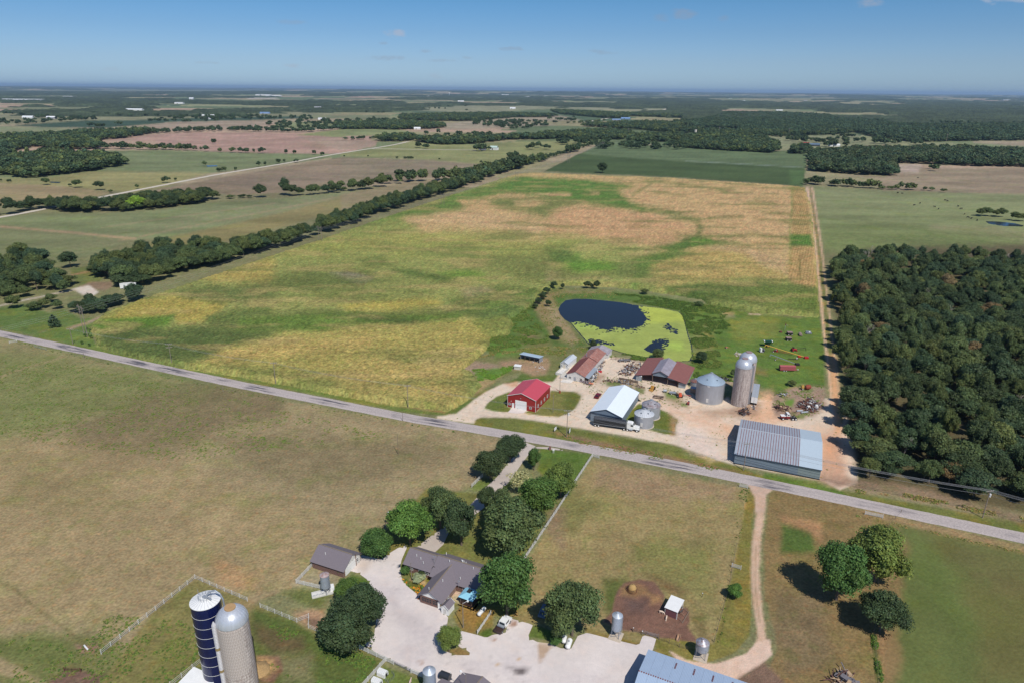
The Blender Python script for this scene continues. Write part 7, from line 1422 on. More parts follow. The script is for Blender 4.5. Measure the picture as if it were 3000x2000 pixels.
# white pickup with dark bed
A2=G(1450,1850); B2=G(1489,1800); ya2=math.atan2(B2[1]-A2[1],B2[0]-A2[0])
def car(name,label,loc,ya,L_,W_,body,roofm,cat='car',bed=None,tool=False,group=None,h=1.):
    t=thing(name,label,cat,loc,ya,group)
    if bed:
        MB().box(2.3*L_/5.6,L_,-W_/2,W_/2,.45,1.05*h).build('body',body,t); b=MB(); l=2.3*L_/5.6
        b.box(0,l,-W_/2,-W_/2+.1,.45,1.05).box(0,l,W_/2-.1,W_/2,.45,1.05).box(0,.1,-W_/2+.1,W_/2-.1,.45,1.05).box(0.1,l,-W_/2+.1,W_/2-.1,.5,.62).build('bed',bed,t)
        if tool: MB().box(l-.75,l-.1,-W_/2+.05,W_/2-.05,.9,1.2).build('tool_box',M_GALV,t)
        x0,x1=l+.05,l+2.1; MB().prism([(x0,1.05),(x1+.35,1.05),(x1-.15,1.72),(x0+.12,1.74)],-W_/2+.08,W_/2-.08,'y').build('cab',roofm,t)
    else:
        MB().box(0,L_,-W_/2,W_/2,.35,.85).build('body',body,t); x0,x1=.7,L_*.66; MB().prism([(x0,.85),(x1+.5,.85),(x1-.05,1.38),(x0+.45,1.4)],-W_/2+.12,W_/2-.12,'y').build('cab',roofm,t)
    zb=1.08 if bed else .87; zt=1.62 if bed else 1.32
    for sg in (-1,1): MB().box(x0+.4,x1-.2,sg*(W_/2-(.08 if bed else .12))-.01*(sg<0),sg*(W_/2-(.08 if bed else .12))+.02*(sg>0)+.001,zb,zt).build('side_window',M_GLASS,t)
    MB().add([(x1+.31,-W_/2+.2,zb),(x1+.31,W_/2-.2,zb),(x1-.08,W_/2-.28,zt),(x1-.08,-W_/2+.28,zt)],[(0,1,2,3)]).build('windshield',M_GLASS,t).location=(.04,0,.03)
    MB().add([(x0+.02,-W_/2+.25,zb),(x0+.02,W_/2-.25,zb),(x0+(.1 if bed else .4),W_/2-.28,zt),(x0+(.1 if bed else .4),-W_/2+.28,zt)],[(3,2,1,0)]).build('rear_window',M_GLASS,t).location=(-.05,0,.02)
    for xx in (.9,L_-.95):
        for yy in (-W_/2+.1,W_/2-.1): wheel(t,xx,yy,.38 if bed else .32,.26,rim=M_GALV)
    for yy in (-W_/2+.2,W_/2-.45): MB().box(L_,L_+.03,yy,yy+.25,.6,.8).build('headlight',M_WHITE,t)
    return t
car('pickup_truck','white cab pickup with dark brown bed on the concrete by the round maple',(-2.9,126.6,0),ya2,5.6,1.95,M_WHITE,M_WHITE,'pickup',mat('dark_bed',srgb(66,50,48),.5,amt=.2),True)
c=G(1747,1163); car('parked_car','maroon car with black windows parked by the left wall of the machine shed',(c[0]-.3,c[1]-1.6,0),math.radians(66),4.5,1.8,mat('maroon_car',srgb(110,28,36),.3),mat('maroon_car',srgb(110,28,36),.3))
c=G(1600,1800)
c=G(1585,1812); car('parked_car','blue grey car standing in the shade of the oak by the propane tanks',(c[0],c[1],0),math.radians(70),4.3,1.75,mat('grey_blue_car',srgb(100,118,140),.3),mat('grey_blue_car',srgb(100,118,140),.3))
# ------------------------------------------------------------------ farm machines in the grass
c=G(2285,1087); t=thing('stock_trailer','dusty red covered stock trailer standing alone in the grass behind the silos','trailer',(c[0],c[1],0),math.radians(-3))
M_DR=mat('faded_red',srgb(160,82,86),.6,amt=.12,ribs=('X',.5,.2,0)); MB().box(0,6.9,0,2.2,.6,2.3).build('body',M_DR,t); MB().prism([(-.1,2.3),(2.3,2.3),(1.1,2.75)],-.1,7.,'x').build('roof',M_DR,t)
MB().tube((6.9,1.1,.6),(8.9,1.1,.5),.08,n=6).tube((6.9,.3,.6),(8.3,1.1,.55),.07,n=6).tube((6.9,1.9,.6),(8.3,1.1,.55),.07,n=6).build('hitch',M_DR,t); MB().box(8.2,8.5,.9,1.3,.5,.9).build('jack',M_WHITE,t)
for xx in (1.8,2.8):
    for yy in (-.05,2.25): wheel(t,xx,yy,.36,.25)
c=G(2238,1017); t=thing('grain_cart','dark green grain cart with white tarp ends at the left end of the yellow auger','grain cart',(c[0],c[1],0),math.radians(-4)); M_GRN=mat('farm_green',srgb(26,84,58),.4,amt=.1)
MB().add([(0,0,2.9),(3.9,0,2.9),(3.9,2.6,2.9),(0,2.6,2.9),(.9,.9,1.2),(3.,.9,1.2),(3.,1.7,1.2),(.9,1.7,1.2)],[(4,5,6,7),(0,4,5,1),(1,5,6,2),(2,6,7,3),(3,7,4,0)]).build('tank',M_GRN,t); MB().prism([(-.05,2.9),(2.65,2.9),(2.,3.2),(1.3,3.3),(.6,3.2)],.2,3.7,'x').build('tarp',mat('dark_tarp',srgb(30,70,56),.4),t)
for x0 in (-.1,3.7): MB().prism([(-.06,2.9),(2.66,2.9),(2.,3.25),(1.3,3.35),(.6,3.25)],x0,x0+.3,'x').build('end_cap',M_WHITE,t)
for yy in (.2,2.4): wheel(t,2.,yy,.8,.6,rim=mat('farm_yellow',srgb(206,164,60),.5))
MB().tube((3.,1.3,1.2),(5.,1.3,.5),.1,n=6).tube((3.4,.3,1.2),(4.2,-.3,3.2),.16,n=8).build('unloading_spout',M_GRN,t)
def auger(label,p0,z0,p1,z1,m,r,hop,wheels,wm):
    a=Vector((*G(*p0,z0),z0)); b_=Vector((*G(*p1,z1),z1)); t=thing('grain_auger',label,'auger',(a.x,a.y,0),0,'grain augers'); d=b_-Vector((a.x,a.y,0)); s=Vector((0,0,a.z))
    MB().tube(s,d,r,n=10).build('tube',m,t,True); n=Vector((-d.y,d.x,0)).normalized()
    MB().box(-.9,.9,-.7,.7,.1,.9,Matrix.Translation(d-Vector((0,0,z1)))).build('hopper',hop,t)
    mid=s.lerp(d,.28); b=MB()
    for sg in (-1.1,1.1): b.tube(Vector((s.lerp(d,.22).x,s.lerp(d,.22).y,.5))+n*sg,mid,.06,n=5).tube(Vector((s.lerp(d,.22).x,s.lerp(d,.22).y,.5))+n*sg,s.lerp(d,.75),.05,n=5)
    b.build('undercarriage',wm,t)
    q=s.lerp(d,.22)
    for sg in (-1.1,1.1): w_=wheel(t,q.x+n.x*sg,q.y+n.y*sg,.38,.24)
    b=MB(); b.tube(s,s+Vector((-.3,0,-.9)),r*1.1,n=8).build('discharge_spout',m,t)
auger('long yellow grain auger with red hopper lying across the grass',(2243,1010),2.6,(2362,1047),.5,mat('auger_yellow',srgb(222,178,78),.45),.16,mat('auger_red',srgb(176,36,40),.5),1,mat('auger_red',srgb(176,36,40),.5))
auger('silver grey grain auger lying nearest the red stock trailer',(2258,1038),2.,(2336,1067),.4,mat('auger_grey',srgb(150,160,176),.45,metal=.3),.15,M_DARK,1,mat('thin_yellow',srgb(170,150,70),.6))
c=G(2350,1046); t=thing('hopper_frame','red swing hopper frame at the right end of the yellow auger','auger hopper',(c[0]-.5,c[1],0),-.1); M_ARD=mat('auger_red',srgb(176,36,40),.5); MB().box(-1.6,-.1,-.6,.6,.1,.8).build('hopper',M_ARD,t); MB().tube((0,0,.4),(3.4,.1,.5),.12,n=6).tube((2.8,-.6,.3),(2.8,.7,.3),.08,n=6).build('frame',M_ARD,t); wheel(t,3.2,-.6,.35,.2); wheel(t,3.2,.7,.35,.2)
c=G(2328,1028); t=thing('small_tractor','small red tractor with a long dark loader boom behind the yellow auger','tractor',(c[0],c[1],0),.05); M_RED=mat('tractor_red',srgb(190,40,50),.4)
MB().box(-.4,.9,-.35,.35,.7,1.15).box(-1.5,-.4,-.5,.5,.6,1.5).build('body',M_RED,t); MB().box(-1.2,-.5,-.45,.45,1.5,2.1).build('cab',M_DARK,t); 
for yy in (-.7,.7): wheel(t,-1.1,yy,.65,.35,rim=M_RED); wheel(t,.7,yy,.4,.25,rim=M_RED)
MB().tube((.9,0,1.1),(5.2,-.1,1.6),.12,n=6).tube((5.2,-.1,1.6),(5.6,-.2,.2),.12,n=6).build('boom',M_DARK,t)
c=G(2232,1031); t=thing('baler','round white shielded machine with grey disc left of the yellow auger','farm machine',(c[0],c[1],0),.1); MB().box(-1.1,-.3,-.7,.9,.3,2.2).build('shield',M_WHITE,t); MB().tube((.4,.1,1.),(.9,.1,1.05),1.,n=20).build('fan_disc',mat('dark_grey_steel',srgb(84,84,92),.6),t,True); MB().tube((-.4,0,.7),(1.6,0,.5),.1,n=6).build('tongue',M_DARK,t); wheel(t,0,-.9,.4,.25); wheel(t,0,1.1,.4,.25)
c=G(2275,1030); t=thing('auger_chassis','small red wheeled chassis with a white disc between the augers','farm machine',(c[0],c[1],0),-.1); MB().box(-.3,.3,-.8,.8,.3,1.2).build('frame',M_ARD,t); MB().tube((-.5,0,1.),(-.31,0,1.),.55,n=16).build('disc',M_WHITE,t); MB().tube((.3,0,.8),(4.2,-.8,.3),.06,n=5).build('tongue',mat('thin_rust',srgb(150,80,50),.7),t)
c=G(2320,1052); t=thing('cultivator','black cultivator frame lying between the two augers','farm machine',(c[0]-2,c[1],0),-.15); b=MB()
for i in range(9): b.tube((i*.6,-.6,.5),(i*.6+.1,.7,.1),.05,n=4)
b.tube((0,-.6,.5),(5,-.6,.5),.07,n=5).tube((0,.2,.4),(5,.2,.4),.07,n=5).build('frame',M_DARK,t); MB().box(3.8,4.4,-.2,.3,.5,1.1).build('motor',M_WHT2,t)
def rack(label,px,ya,L_,W_,m,round_=False,h=1.6):
    c=G(*px); t=thing('hay_wagon',label,'wagon',(c[0]-L_/2,c[1],0),ya,None)
    n=7
    for i in range(n):
        y0=W_*i/n
        if not round_: MB().slab([(0,y0+.03,h),(L_,y0+.03,h),(L_,y0+W_/n-.03,h),(0,y0+W_/n-.03,h)],.08).build('roof_board',m,t)
        else: z=h-.5*abs(0); MB().prism([(0,.5),(L_,.5),(L_,h*.75),(L_*.7,h),(L_*.3,h),(0,h*.75)],y0+.05,y0+W_/n-.05,'y').build('bale_slice',m,t)
    if not round_: MB().box(.05,L_-.05,.05,W_-.05,.5,h-.1).build('body',M_DARK,t); [wheel(t,xx,yy,.35,.2,axis='y') for xx in (.5,L_-.5) for yy in (-.05,W_+.05)]
    return t
M_GB=mat('grey_brown_board',srgb(150,128,120),.85,amt=.25,scale=3)
rack('upper brown slatted wagon of the pair in the grass',(2315,983),-.08,2.7,2.6,M_GB); rack('lower brown slatted wagon of the pair in the grass',(2312,999),-.03,2.7,2.4,M_GB); rack('grey brown row of round bales between the wagons and the silver machine',(2346,986),math.radians(-12),1.5,3.6,M_GB,True,1.3)
c=G(2368,978); t=thing('seed_drill','silver grey seed drill with a white tank beside the dirt track','farm machine',(c[0]-1.3,c[1],0),-.05); MB().box(0,2.7,.3,1.,.5,1.3).box(0,2.7,-.9,-.3,.3,.9).build('box',mat('seed_grey',srgb(130,136,146),.5,amt=.3,scale=3),t); MB().lathe([(0,1.4),(.45,1.3),(.5,.6),(0,.6)],12,(1.7,-.1)).build('tank',M_WHITE,t,True); b=MB()
for i in range(8): b.tube((.2+i*.33,.3,.9),(.2+i*.33,-.9,.1),.04,n=4)
b.build('tubes',M_GALV,t); wheel(t,-.1,0,.4,.2); wheel(t,2.8,0,.4,.2)
c=G(2299,967); t=thing('hay_elevator','old rust and grey elevator mast standing in the grass beyond the wagons','farm machine',(c[0],c[1],0),0); MB().tube((0,0,0),(.1,0,3.6),.09,n=5).tube((.1,0,3.4),(1.6,.2,2.2),.08,n=5).build('mast',M_GALV,t); MB().box(-.25,.3,-.2,.2,2.9,3.6).build('head',M_RUST,t)
c=G(2287,974); t=thing('rusty_disc','round rust brown feeder ring flat in the tall grass','feeder',(c[0],c[1],0),0); MB().lathe([(.75,0),(.75,.7),(.6,.8),(0,.85)],14).build('ring',M_RUST,t)
c=G(2128,1020); t=thing('old_implement','little rusty orange implement alone in the grass east of the pond','farm machine',(c[0],c[1],0),.4); MB().box(-.5,.5,-.3,.3,.3,.8).tube((.4,0,.5),(1.6,-.6,.4),.08,n=5).build('frame',mat('orange_rust',srgb(186,110,84),.8),t); wheel(t,-.4,-.4,.3,.15); wheel(t,-.4,.4,.3,.15)
c=G(2366,1133); x,y=G(2355,1140); t=thing('cement_mixer','rust red and yellow concrete mixer drum on the edge of the bare ground','farm machine',(x,y,0),-.1); MB().lathe([(.3,0),(1.0,.6),(1.1,1.6),(.7,2.6),(.3,2.7)],18).build('drum',mat('red_rust_drum',srgb(140,66,48),.8,amt=.3,scale=2),t,True).matrix_local=Matrix.Translation((.2,0,.9))@Matrix.Rotation(1.3,4,'Y'); MB().box(-1.1,-.2,-.6,.6,.3,1.7).tube((-1.1,0,1.6),(-.3,0,2.3),.15,n=6).build('frame',mat('machine_yellow',srgb(196,160,80),.7,amt=.3,scale=3),t); wheel(t,-.7,-.8,.4,.2); wheel(t,-.7,.8,.4,.2)
c=G(1912,1140); t=thing('yellow_loader','yellow tractor loader at the mouth of the open barn','tractor',(c[0],c[1],0),math.radians(60)); M_YM=mat('machine_yellow2',srgb(200,150,70),.6,amt=.25,scale=3); MB().box(-.6,1.,-.45,.45,.6,1.4).box(-1.2,-.5,-.6,.6,.6,1.3).build('body',M_YM,t); MB().box(-.9,-.4,-.5,.5,1.35,2.1).build('cab',M_YM,t); MB().box(-2.4,-1.9,-.9,.9,.2,.8).tube((-1.9,-.5,.6),(0,-.5,1.5),.07,n=5).tube((-1.9,.5,.6),(0,.5,1.5),.07,n=5).build('bucket',M_YM,t)
for yy in (-.8,.8): wheel(t,.5,yy,.7,.4,rim=M_YM); wheel(t,-1.,yy,.4,.3,rim=M_YM)
c=G(1988,1160); t=thing('orange_tractor','orange tractor with tan hood among machines right of the open barn','tractor',(c[0],c[1],0),math.radians(100)); M_OR=mat('orange_paint',srgb(206,92,62),.55,amt=.2); MB().box(-.9,1.6,-.45,.45,.7,1.4).build('body',mat('tan_hood',srgb(190,160,130),.6),t); MB().box(-1.9,-.9,-.7,.7,.6,1.5).box(-1.6,-1.,-.5,.5,1.5,2.2).build('cab',M_OR,t)
for yy in (-.85,.85): wheel(t,-1.3,yy,.7,.4,rim=M_WHT2); wheel(t,1.1,yy,.45,.3,rim=M_WHT2)
c=G(2008,1158); t=thing('hay_rake','orange red hay rake beside the pump shed','farm machine',(c[0]-1,c[1]-.5,0),-.3); b=MB()
for i in range(7): b.tube((i*.45,-.6,.9),(i*.45,.8,.2),.05,n=4).tube((i*.45,.8,.2),(i*.45+.3,.4,.8),.04,n=4)
b.tube((0,-.6,.9),(3,-.6,.9),.08).build('frame',M_OR,t); wheel(t,-.1,.2,.4,.2); wheel(t,3.1,.2,.4,.2)
c=G(1948,1148); t=thing('water_tank','small round grey tank on its side by the open barn','tank',(c[0],c[1],0),-.2); MB().tube((-.7,0,.75),(.7,0,.75),.6,n=16).build('tank',M_GALV,t,True); MB().box(-.6,-.4,-.5,.5,0,.4).box(.4,.6,-.5,.5,0,.4).build('stand',M_DARK,t)
c=G(1970,1152); t=thing('flat_trailer','grey flat trailer beside the orange tractor','trailer',(c[0]-1.6,c[1]-.9,0),-.2); MB().box(0,2.8,0,1.6,.6,.9).build('bed',M_GALV,t); wheel(t,.9,-.1,.35,.2); wheel(t,.9,1.7,.35,.2)
c=G(1928,1163); t=thing('disc_harrow','dark brown disc harrow lying on the gravel between the barns','farm machine',(c[0]-2.2,c[1]-.6,0),math.radians(-18)); b=MB()
for i in range(10): b.tube((i*.45,-.1,.4),(i*.45+.06,-.1,.4),.4,n=10).tube((i*.45,1.5,.4),(i*.45+.06,1.5,.4),.4,n=10)
b.build('discs',M_RUST,t); MB().box(0,4.2,.2,.35,.8,.95).box(0,4.2,1.1,1.25,.8,.95).box(.4,.55,0,1.5,.8,.94).box(3.4,3.55,0,1.5,.8,.94).build('frame',mat('dark_brown_steel',srgb(74,56,52),.8),t)
c=G(2016,1184); t=thing('garden_tractor','small red and blue machine by the shadow of the biggest bin','farm machine',(c[0],c[1],0),1.1); MB().box(-.7,.5,-.4,.4,.4,1.1).build('body',mat('dull_red',srgb(150,70,62),.6),t); MB().box(.5,.9,-.3,.3,.4,1.3).build('engine',mat('dull_blue',srgb(70,80,110),.6),t); wheel(t,-.4,-.5,.35,.2); wheel(t,-.4,.5,.35,.2)
c=G(1860,1172); t=thing('fuel_barrel','dark barrel and box on a small pad at the back of the machine shed','barrel',(c[0]+.3,c[1],0),0); MB().lathe([(0,.9),(.32,.9),(.32,0)],12).build('barrel',M_DARK,t,True); MB().box(.5,1.2,-.4,.4,0,.9).build('box',M_DARK,t); MB().box(-.8,1.8,-.8,.8,0,.06).build('pad',M_CONC,t)
c=G(1856,1040)
for k,(px,ya_,lb) in enumerate([((1822,1061),.5,'dark flat bed wagon standing at the back of the yard'),((1840,1061),.9,'grey machine frame beside the wagon at the back of the yard')]):
    c=G(*px); t=thing('flat_wagon',lb,'wagon',(c[0]-1.5,c[1],0),ya_*.3); MB().box(0,3.4,0,1.9,.6,.75).build('bed',M_WOOD,t); b=MB()
    for i in range(6): b.box(.3+i*.5,.5+i*.5,.1,1.8,.78,.9+.1*(i%3))
    b.build('load',M_GALV,t); [wheel(t,xx,yy,.35,.2) for xx in (.6,2.8) for yy in (0,1.9)]
# sign boards, dead branches and other small things on the verge
c=G(1627,1262); t=thing('sign','white sign board on stakes left of the transformer pole','sign',(c[0],c[1],0),math.radians(62)); MB().box(-1.,1.,-.04,.04,.5,1.7).build('board',M_WHITE,t); MB().tube((-.8,0,0),(-.8,0,.55),.05,n=5).tube((.8,0,0),(.8,0,.55),.05,n=5).build('stake',M_WOOD,t)
c=G(1669,1268); t=thing('sign','narrow white sign board right of the transformer pole','sign',(c[0],c[1],0),math.radians(70)); MB().box(-.8,.8,-.04,.04,.4,1.9).build('board',M_WHITE,t); MB().tube((-.6,0,0),(-.6,0,.45),.05,n=5).tube((.6,0,0),(.6,0,.45),.05,n=5).build('stake',M_WOOD,t)
c=G(1611,1316); t=thing('mailbox','round topped brown brick mailbox pillar at the drive entrance','mailbox',(c[0],c[1],0),0); MB().prism([(-.4,0),(.4,0),(.4,1.),(.2,1.35),(-.2,1.35),(-.4,1.)],-.35,.35).build('pillar',mat('brown_pillar',srgb(128,92,84),.9,amt=.2,scale=4),t)
c=G(1620,1326); t=thing('yard_ornament','small white lawn ornament on posts behind the brown mailbox','ornament',(c[0],c[1],0),0); MB().tube((0,0,0),(0,0,1.5),.07,n=6).tube((.35,.1,0),(.35,.1,1.1),.06,n=6).box(-.2,.5,-.1,.2,1.,1.5).build('body',M_WHITE,t)
c=G(252,1896); t=thing('board','white plastic board lying on the bare patch bottom left','board',(c[0],c[1],0),math.radians(-38)); MB().box(-1.1,1.1,-.16,.16,0,.14).build('panel',M_WHITE,t)
# propane tanks
def ptank(label,px,ya,L_=3.4,r=.6,m=None):
    c=G(*px); t=thing('propane_tank',label,'tank',(c[0],c[1],0),ya); b=MB(); pr=[(0,-L_/2-r*.6),(r*.6,-L_/2-r*.4),(r,-L_/2),(r,L_/2),(r*.6,L_/2+r*.4),(0,L_/2+r*.6)]
    n=16; v=[];f=[]
    for q,z in pr: v+=[(z,q*math.cos(2*math.pi*i/n),q*math.sin(2*math.pi*i/n)+r+.35) for i in range(n)]
    for k in range(len(pr)-1): f+=[(k*n+i,k*n+(i+1)%n,(k+1)*n+(i+1)%n,(k+1)*n+i) for i in range(n)]
    b.add(v,f).build('tank',m or M_WHITE,t,True); MB().box(-L_/3-.1,-L_/3+.1,-r*.7,r*.7,0,.45).box(L_/3-.1,L_/3+.1,-r*.7,r*.7,0,.45).build('stand',M_GALV,t); MB().lathe([(.2,2*r+.33),(.2,2*r+.5),(0,2*r+.58)],10).build('valve_cap',M_GALV,t); return t
ptank('left one of the two white tanks on stands by the oak',(1653,1878),math.radians(78),1.9,.55); ptank('right, larger one of the two white tanks on stands by the oak',(1666,1893),math.radians(72),2.2,.62); ptank('white propane tank in the grass between house maple and pickup',(1411,1797),math.radians(60),2.6,.5)
c=G(1303,1988); t=thing('milk_tank','dark cylindrical tank beside the dairy building at the bottom edge','tank',(c[0],c[1],0),math.radians(-24)); MB().tube((-1.,0,1.),(1.3,0,1.),.85,n=20).build('tank',mat('dark_tank',srgb(62,66,74),.35,metal=.4),t,True); MB().tube((1.2,.4,1.6),(1.2,.4,2.3),.08,n=6).build('pipe',M_WHITE,t)
# calf hutches
for px,lb in [((1122,1976),'white ribbed calf hutch nearest the grey gate'),((1105,2002),'white ribbed calf hutch cut by the bottom edge')]:
    c=G(*px); t=thing('calf_hutch',lb,'calf hutch',(c[0],c[1],0),math.radians(-25)); pr=[(-.75,0),(.75,0),(.7,.9),(.4,1.4),(-.4,1.4),(-.7,.9)]
    for i in range(5): MB().prism(pr,-.0,.36,'x').build('hutch_section',M_WHITE,t).location=(-1.1+i*.42,0,0)
    MB().box(-.9+1.55+.02,-.9+1.75+.12,-.35,.35,.05,.9).build('opening',M_DARK,t); b=MB()
    for i in range(11): a=-1.5+i*.3; b.tube((1.4+math.cos(a)*1.3,math.sin(a)*1.2,0),(1.4+math.cos(a)*1.3,math.sin(a)*1.2,1.),.025,n=4)
    b.build('wire_pen',M_GALV,t)
# hay ring with a bale, trough
c=G(1851,1730); t=thing('hay_feeder','round rusty feeder ring with hay heaped inside in the dirt pen','hay feeder',(c[0],c[1],0),0); b=MB()
for z in (.15,.6,1.1): b.lathe([(1.25,z-.04),(1.3,z-.04),(1.3,z+.04),(1.25,z+.04)],24)
for i in range(16): a=2*math.pi*i/16; b.tube((math.cos(a)*1.27,math.sin(a)*1.27,0),(math.cos(a)*1.27,math.sin(a)*1.27,1.1),.03,n=4)
b.build('ring',M_RUST,t); MB().lathe([(1.1,0),(1.15,.6),(1.,1.2),(.6,1.7),(.1,1.9)],16).build('hay',mat('straw',srgb(176,144,92),.95,amt=.3,scale=5,bump=1.),t,True).location=(.1,.15,0)
c=G(757,1960); t=thing('straw_heap','golden heap of straw beside the tan silo','straw heap',(c[0],c[1],0),0); v=[];f=[]
nn_=18
hb=MB(); hb.lathe([(2.6,0),(2.1,.5),(1.3,.9),(.4,1.1),(0,1.15)],20); o=hb.build('heap',mat('straw2',srgb(170,140,96),.95,amt=.35,scale=4,bump=1.),t,True)
for vtx in o.data.vertices: vtx.co*=RS.uniform(.85,1.12)
c=G(1985,1862); t=thing('trough','long tan wooden trough in the lower right of the dirt pen','trough',(c[0],c[1]-.8,0),math.radians(66)); M_TW=mat('tan_wood',srgb(176,144,118),.85,amt=.2,scale=3); MB().box(-.9,.9,-.3,.3,0,.1).build('base',M_TW,t); MB().box(-.9,.9,-.35,-.301,0,.5).box(-.9,.9,.301,.35,0,.5).box(-.95,-.901,-.35,.35,0,.5).box(.901,.95,-.35,.35,0,.5).build('side',M_TW,t)
for px in [(1881,1860),(1855,1850),(2057,1748)]: 
    c=G(*px); t=thing('fence_post','grey fence post with a white cap by the dirt pen','post',(c[0],c[1],0),0,'white capped posts'); MB().tube((0,0,0),(0,0,1.2),.07,n=6).build('post',M_WOOD,t); MB().lathe([(.12,1.2),(.12,1.3),(0,1.35)],8).build('cap',M_WHITE,t)
# cattle: one continuous skinned body per animal, seen from far
def cow_mesh(name,pose=0):
    me=bpy.data.meshes.new(name); gz=.25 if pose else 1.35
    P_=[(0,0,1.05),(.55,0,1.1),(-.55,0,1.05),(-.85,0,1.12),(.85,0,1.15 if not pose else .95),(1.25,0,gz if pose else 1.3),(1.55,0,gz-.1 if pose else 1.18),
        (.5,.2,.75),(.52,.22,.35),(.5,.22,.02),(.5,-.2,.75),(.46,-.22,.35),(.5,-.22,.02),(-.7,.2,.72),(-.62,.22,.4),(-.72,.22,.02),(-.7,-.2,.72),(-.78,-.22,.4),(-.68,-.22,.02),(-.95,0,.85),(-.97,0,.45),(1.2,.2,gz+.1 if pose else 1.38),(1.2,-.2,gz+.1 if pose else 1.38)]
    E_=[(0,1),(0,2),(2,3),(1,4),(4,5),(5,6),(1,7),(7,8),(8,9),(1,10),(10,11),(11,12),(2,13),(13,14),(14,15),(2,16),(16,17),(17,18),(3,19),(19,20),(5,21),(5,22)]
    me.from_pydata(P_,E_,[]); o=bpy.data.objects.new(name,me); COLL.objects.link(o); md=o.modifiers.new('skin','SKIN'); RR=[.36,.34,.36,.26,.22,.15,.10,.14,.08,.08,.14,.08,.08,.15,.08,.08,.15,.08,.08,.04,.05,.05,.05]
    for i,q in enumerate(RR): me.skin_vertices[0].data[i].radius=(q*(.8 if i<4 else 1),q)
    me.skin_vertices[0].data[0].use_root=True; o.modifiers.new('sub','SUBSURF').levels=1
    dg=bpy.context.evaluated_depsgraph_get(); m2=bpy.data.meshes.new_from_object(o.evaluated_get(dg)); bpy.data.objects.remove(o); m2.name=name; return m2
COWS=[cow_mesh('cow_body',0),cow_mesh('cow_grazing',1)]; M_COWB=mat('black_hide',srgb(30,28,28),.7); M_COWW=mat('cream_hide',srgb(218,196,176),.8,amt=.1)
def cow(px,m,label,group,s=1.,pose=0,ya=0.):
    c=G(*px); me=COWS[pose].copy(); me.materials.clear(); me.materials.append(m); t=thing('cow',label,'cow',(c[0],c[1],0),ya,group); o=link('body',me,t); o.scale=(s,s,s); return t
cow((1938,1796),M_COWW,'cream coloured calf grazing at the left corner of the calf shelter',None,.62,1,math.radians(-25)); cow((1952,1812),M_COWW,'cream coloured calf in front of the maroon wall of the shelter',None,.58,1,math.radians(-110)); cow((1994,1795),mat('black_white_hide',srgb(70,66,66),.7),'dark calf lying in the shade under the shelter roof',None,.6,0,.5)
for i,(x_,y_) in enumerate(CR([(1595,878),(1635,864),(1735,890),(1762,904),(1807,845),(1823,849),(1897,885),(1918,903),(1942,940),(1965,962),(1988,970),(1482,793),(1512,798),(2028,982),(1620,690)])): cow((x_,y_),M_COWB,'black cow grazing far off in the right hand pasture','black cattle in the right hand pasture',1.25,i%2,i*1.3)
cow((1202,2000),mat('pink_hide',srgb(206,180,166),.8),'pale animal standing by the bottom feed bin',None,.6,0,1.4)
# ------------------------------------------------------------------ junk: loose scrap nobody could count, and the pieces one can
JM=[M_RUST,M_GALV,M_WHT2,M_DARK,mat('junk_brown',srgb(96,66,60),.9),mat('junk_tan',srgb(176,150,120),.85),mat('junk_grey',srgb(112,108,112),.8)]
def junk(name,label,poly,n,smin,smax,h,mix,seed,flat=False):
    r=random.Random(seed); W2=[G(*p) for p in poly]; A=np.array(W2); x0,y0=A.min(0); x1,y1=A.max(0); b=MB(); k=0; n=int(n*1.7)
    while k<n:
        x=r.uniform(x0,x1); y=r.uniform(y0,y1)
        if sdist(np.array([x]),np.array([y]),W2)[0]<.1: continue
        k+=1; b.mi=r.choice(mix); s=r.uniform(smin,smax); z=r.uniform(0,h)*r.random(); M_=Matrix.Translation((x,y,z))@Matrix.Rotation(r.uniform(0,6.28),4,'Z')@Matrix.Rotation(r.uniform(-.5,.5),4,'X'); q=r.random()
        if q<.45: d=Vector((r.uniform(-1,1),r.uniform(-1,1),r.uniform(-.1,.45))).normalized()*s*1.8; b.tube(Vector((x,y,z+.05)),Vector((x,y,z+.05))+d,.04+s*.05,n=5)
        elif q<.8: b.box(-s/2,s/2,-s*.35,s*.35,0,s*.25 if flat else s*.4,M_)
        else: a=M_@Vector((0,0,.3)); b.tube(a,a+Vector((.25,.1,0)),s*.35,n=9)
    o=b.build(name,JM); return tag(o,label,'scrap',kind='stuff')
junk('scrap_heap','big heap of rusty and white scrap metal beside the dirt track',CJ([(1000,800),(1200,700),(1300,640),(1450,660),(1600,800),(1620,900),(1450,1020),(1250,1000),(1150,900),(1000,880)]),190,.35,1.3,1.5,[0,0,4,4,1,2,6],1)
junk('scrap_heap','rusty scrap frames lying behind the old maroon truck',CJ([(360,880),(480,850),(700,880),(830,900),(820,980),(700,1000),(480,960),(380,940)]),70,.4,1.5,.8,[0,4,4,5,3],2)
junk('scrap_heap','dark tangle of scrap at the foot of the front silo',CB([(925,1390),(960,1350),(1040,1340),(1060,1400),(990,1420)]),70,.3,.9,1.,[3,4,0,3,6],3)
junk('scrap_heap','scattered small scrap at the gravel edge near the mixer',CJ([(400,500),(520,490),(720,490),(740,560),(520,590)]),22,.3,.8,.4,[6,2,1,3],4)
junk('scrap_heap','cluttered machinery parts fenced in left of the open barn',CG([(190,580),(380,420),(640,400),(620,470),(530,600),(400,650),(220,620)]),150,.3,1.1,.8,[0,1,3,5,6,4,2],5)
junk('scrap_heap','row of small machinery parts on the gravel behind the white roofed shed',CG([(-100,700),(120,720),(380,740),(520,800),(700,860),(640,880),(420,810),(180,780),(-100,740)]),110,.25,.8,.5,[0,1,3,5,6,4],6)
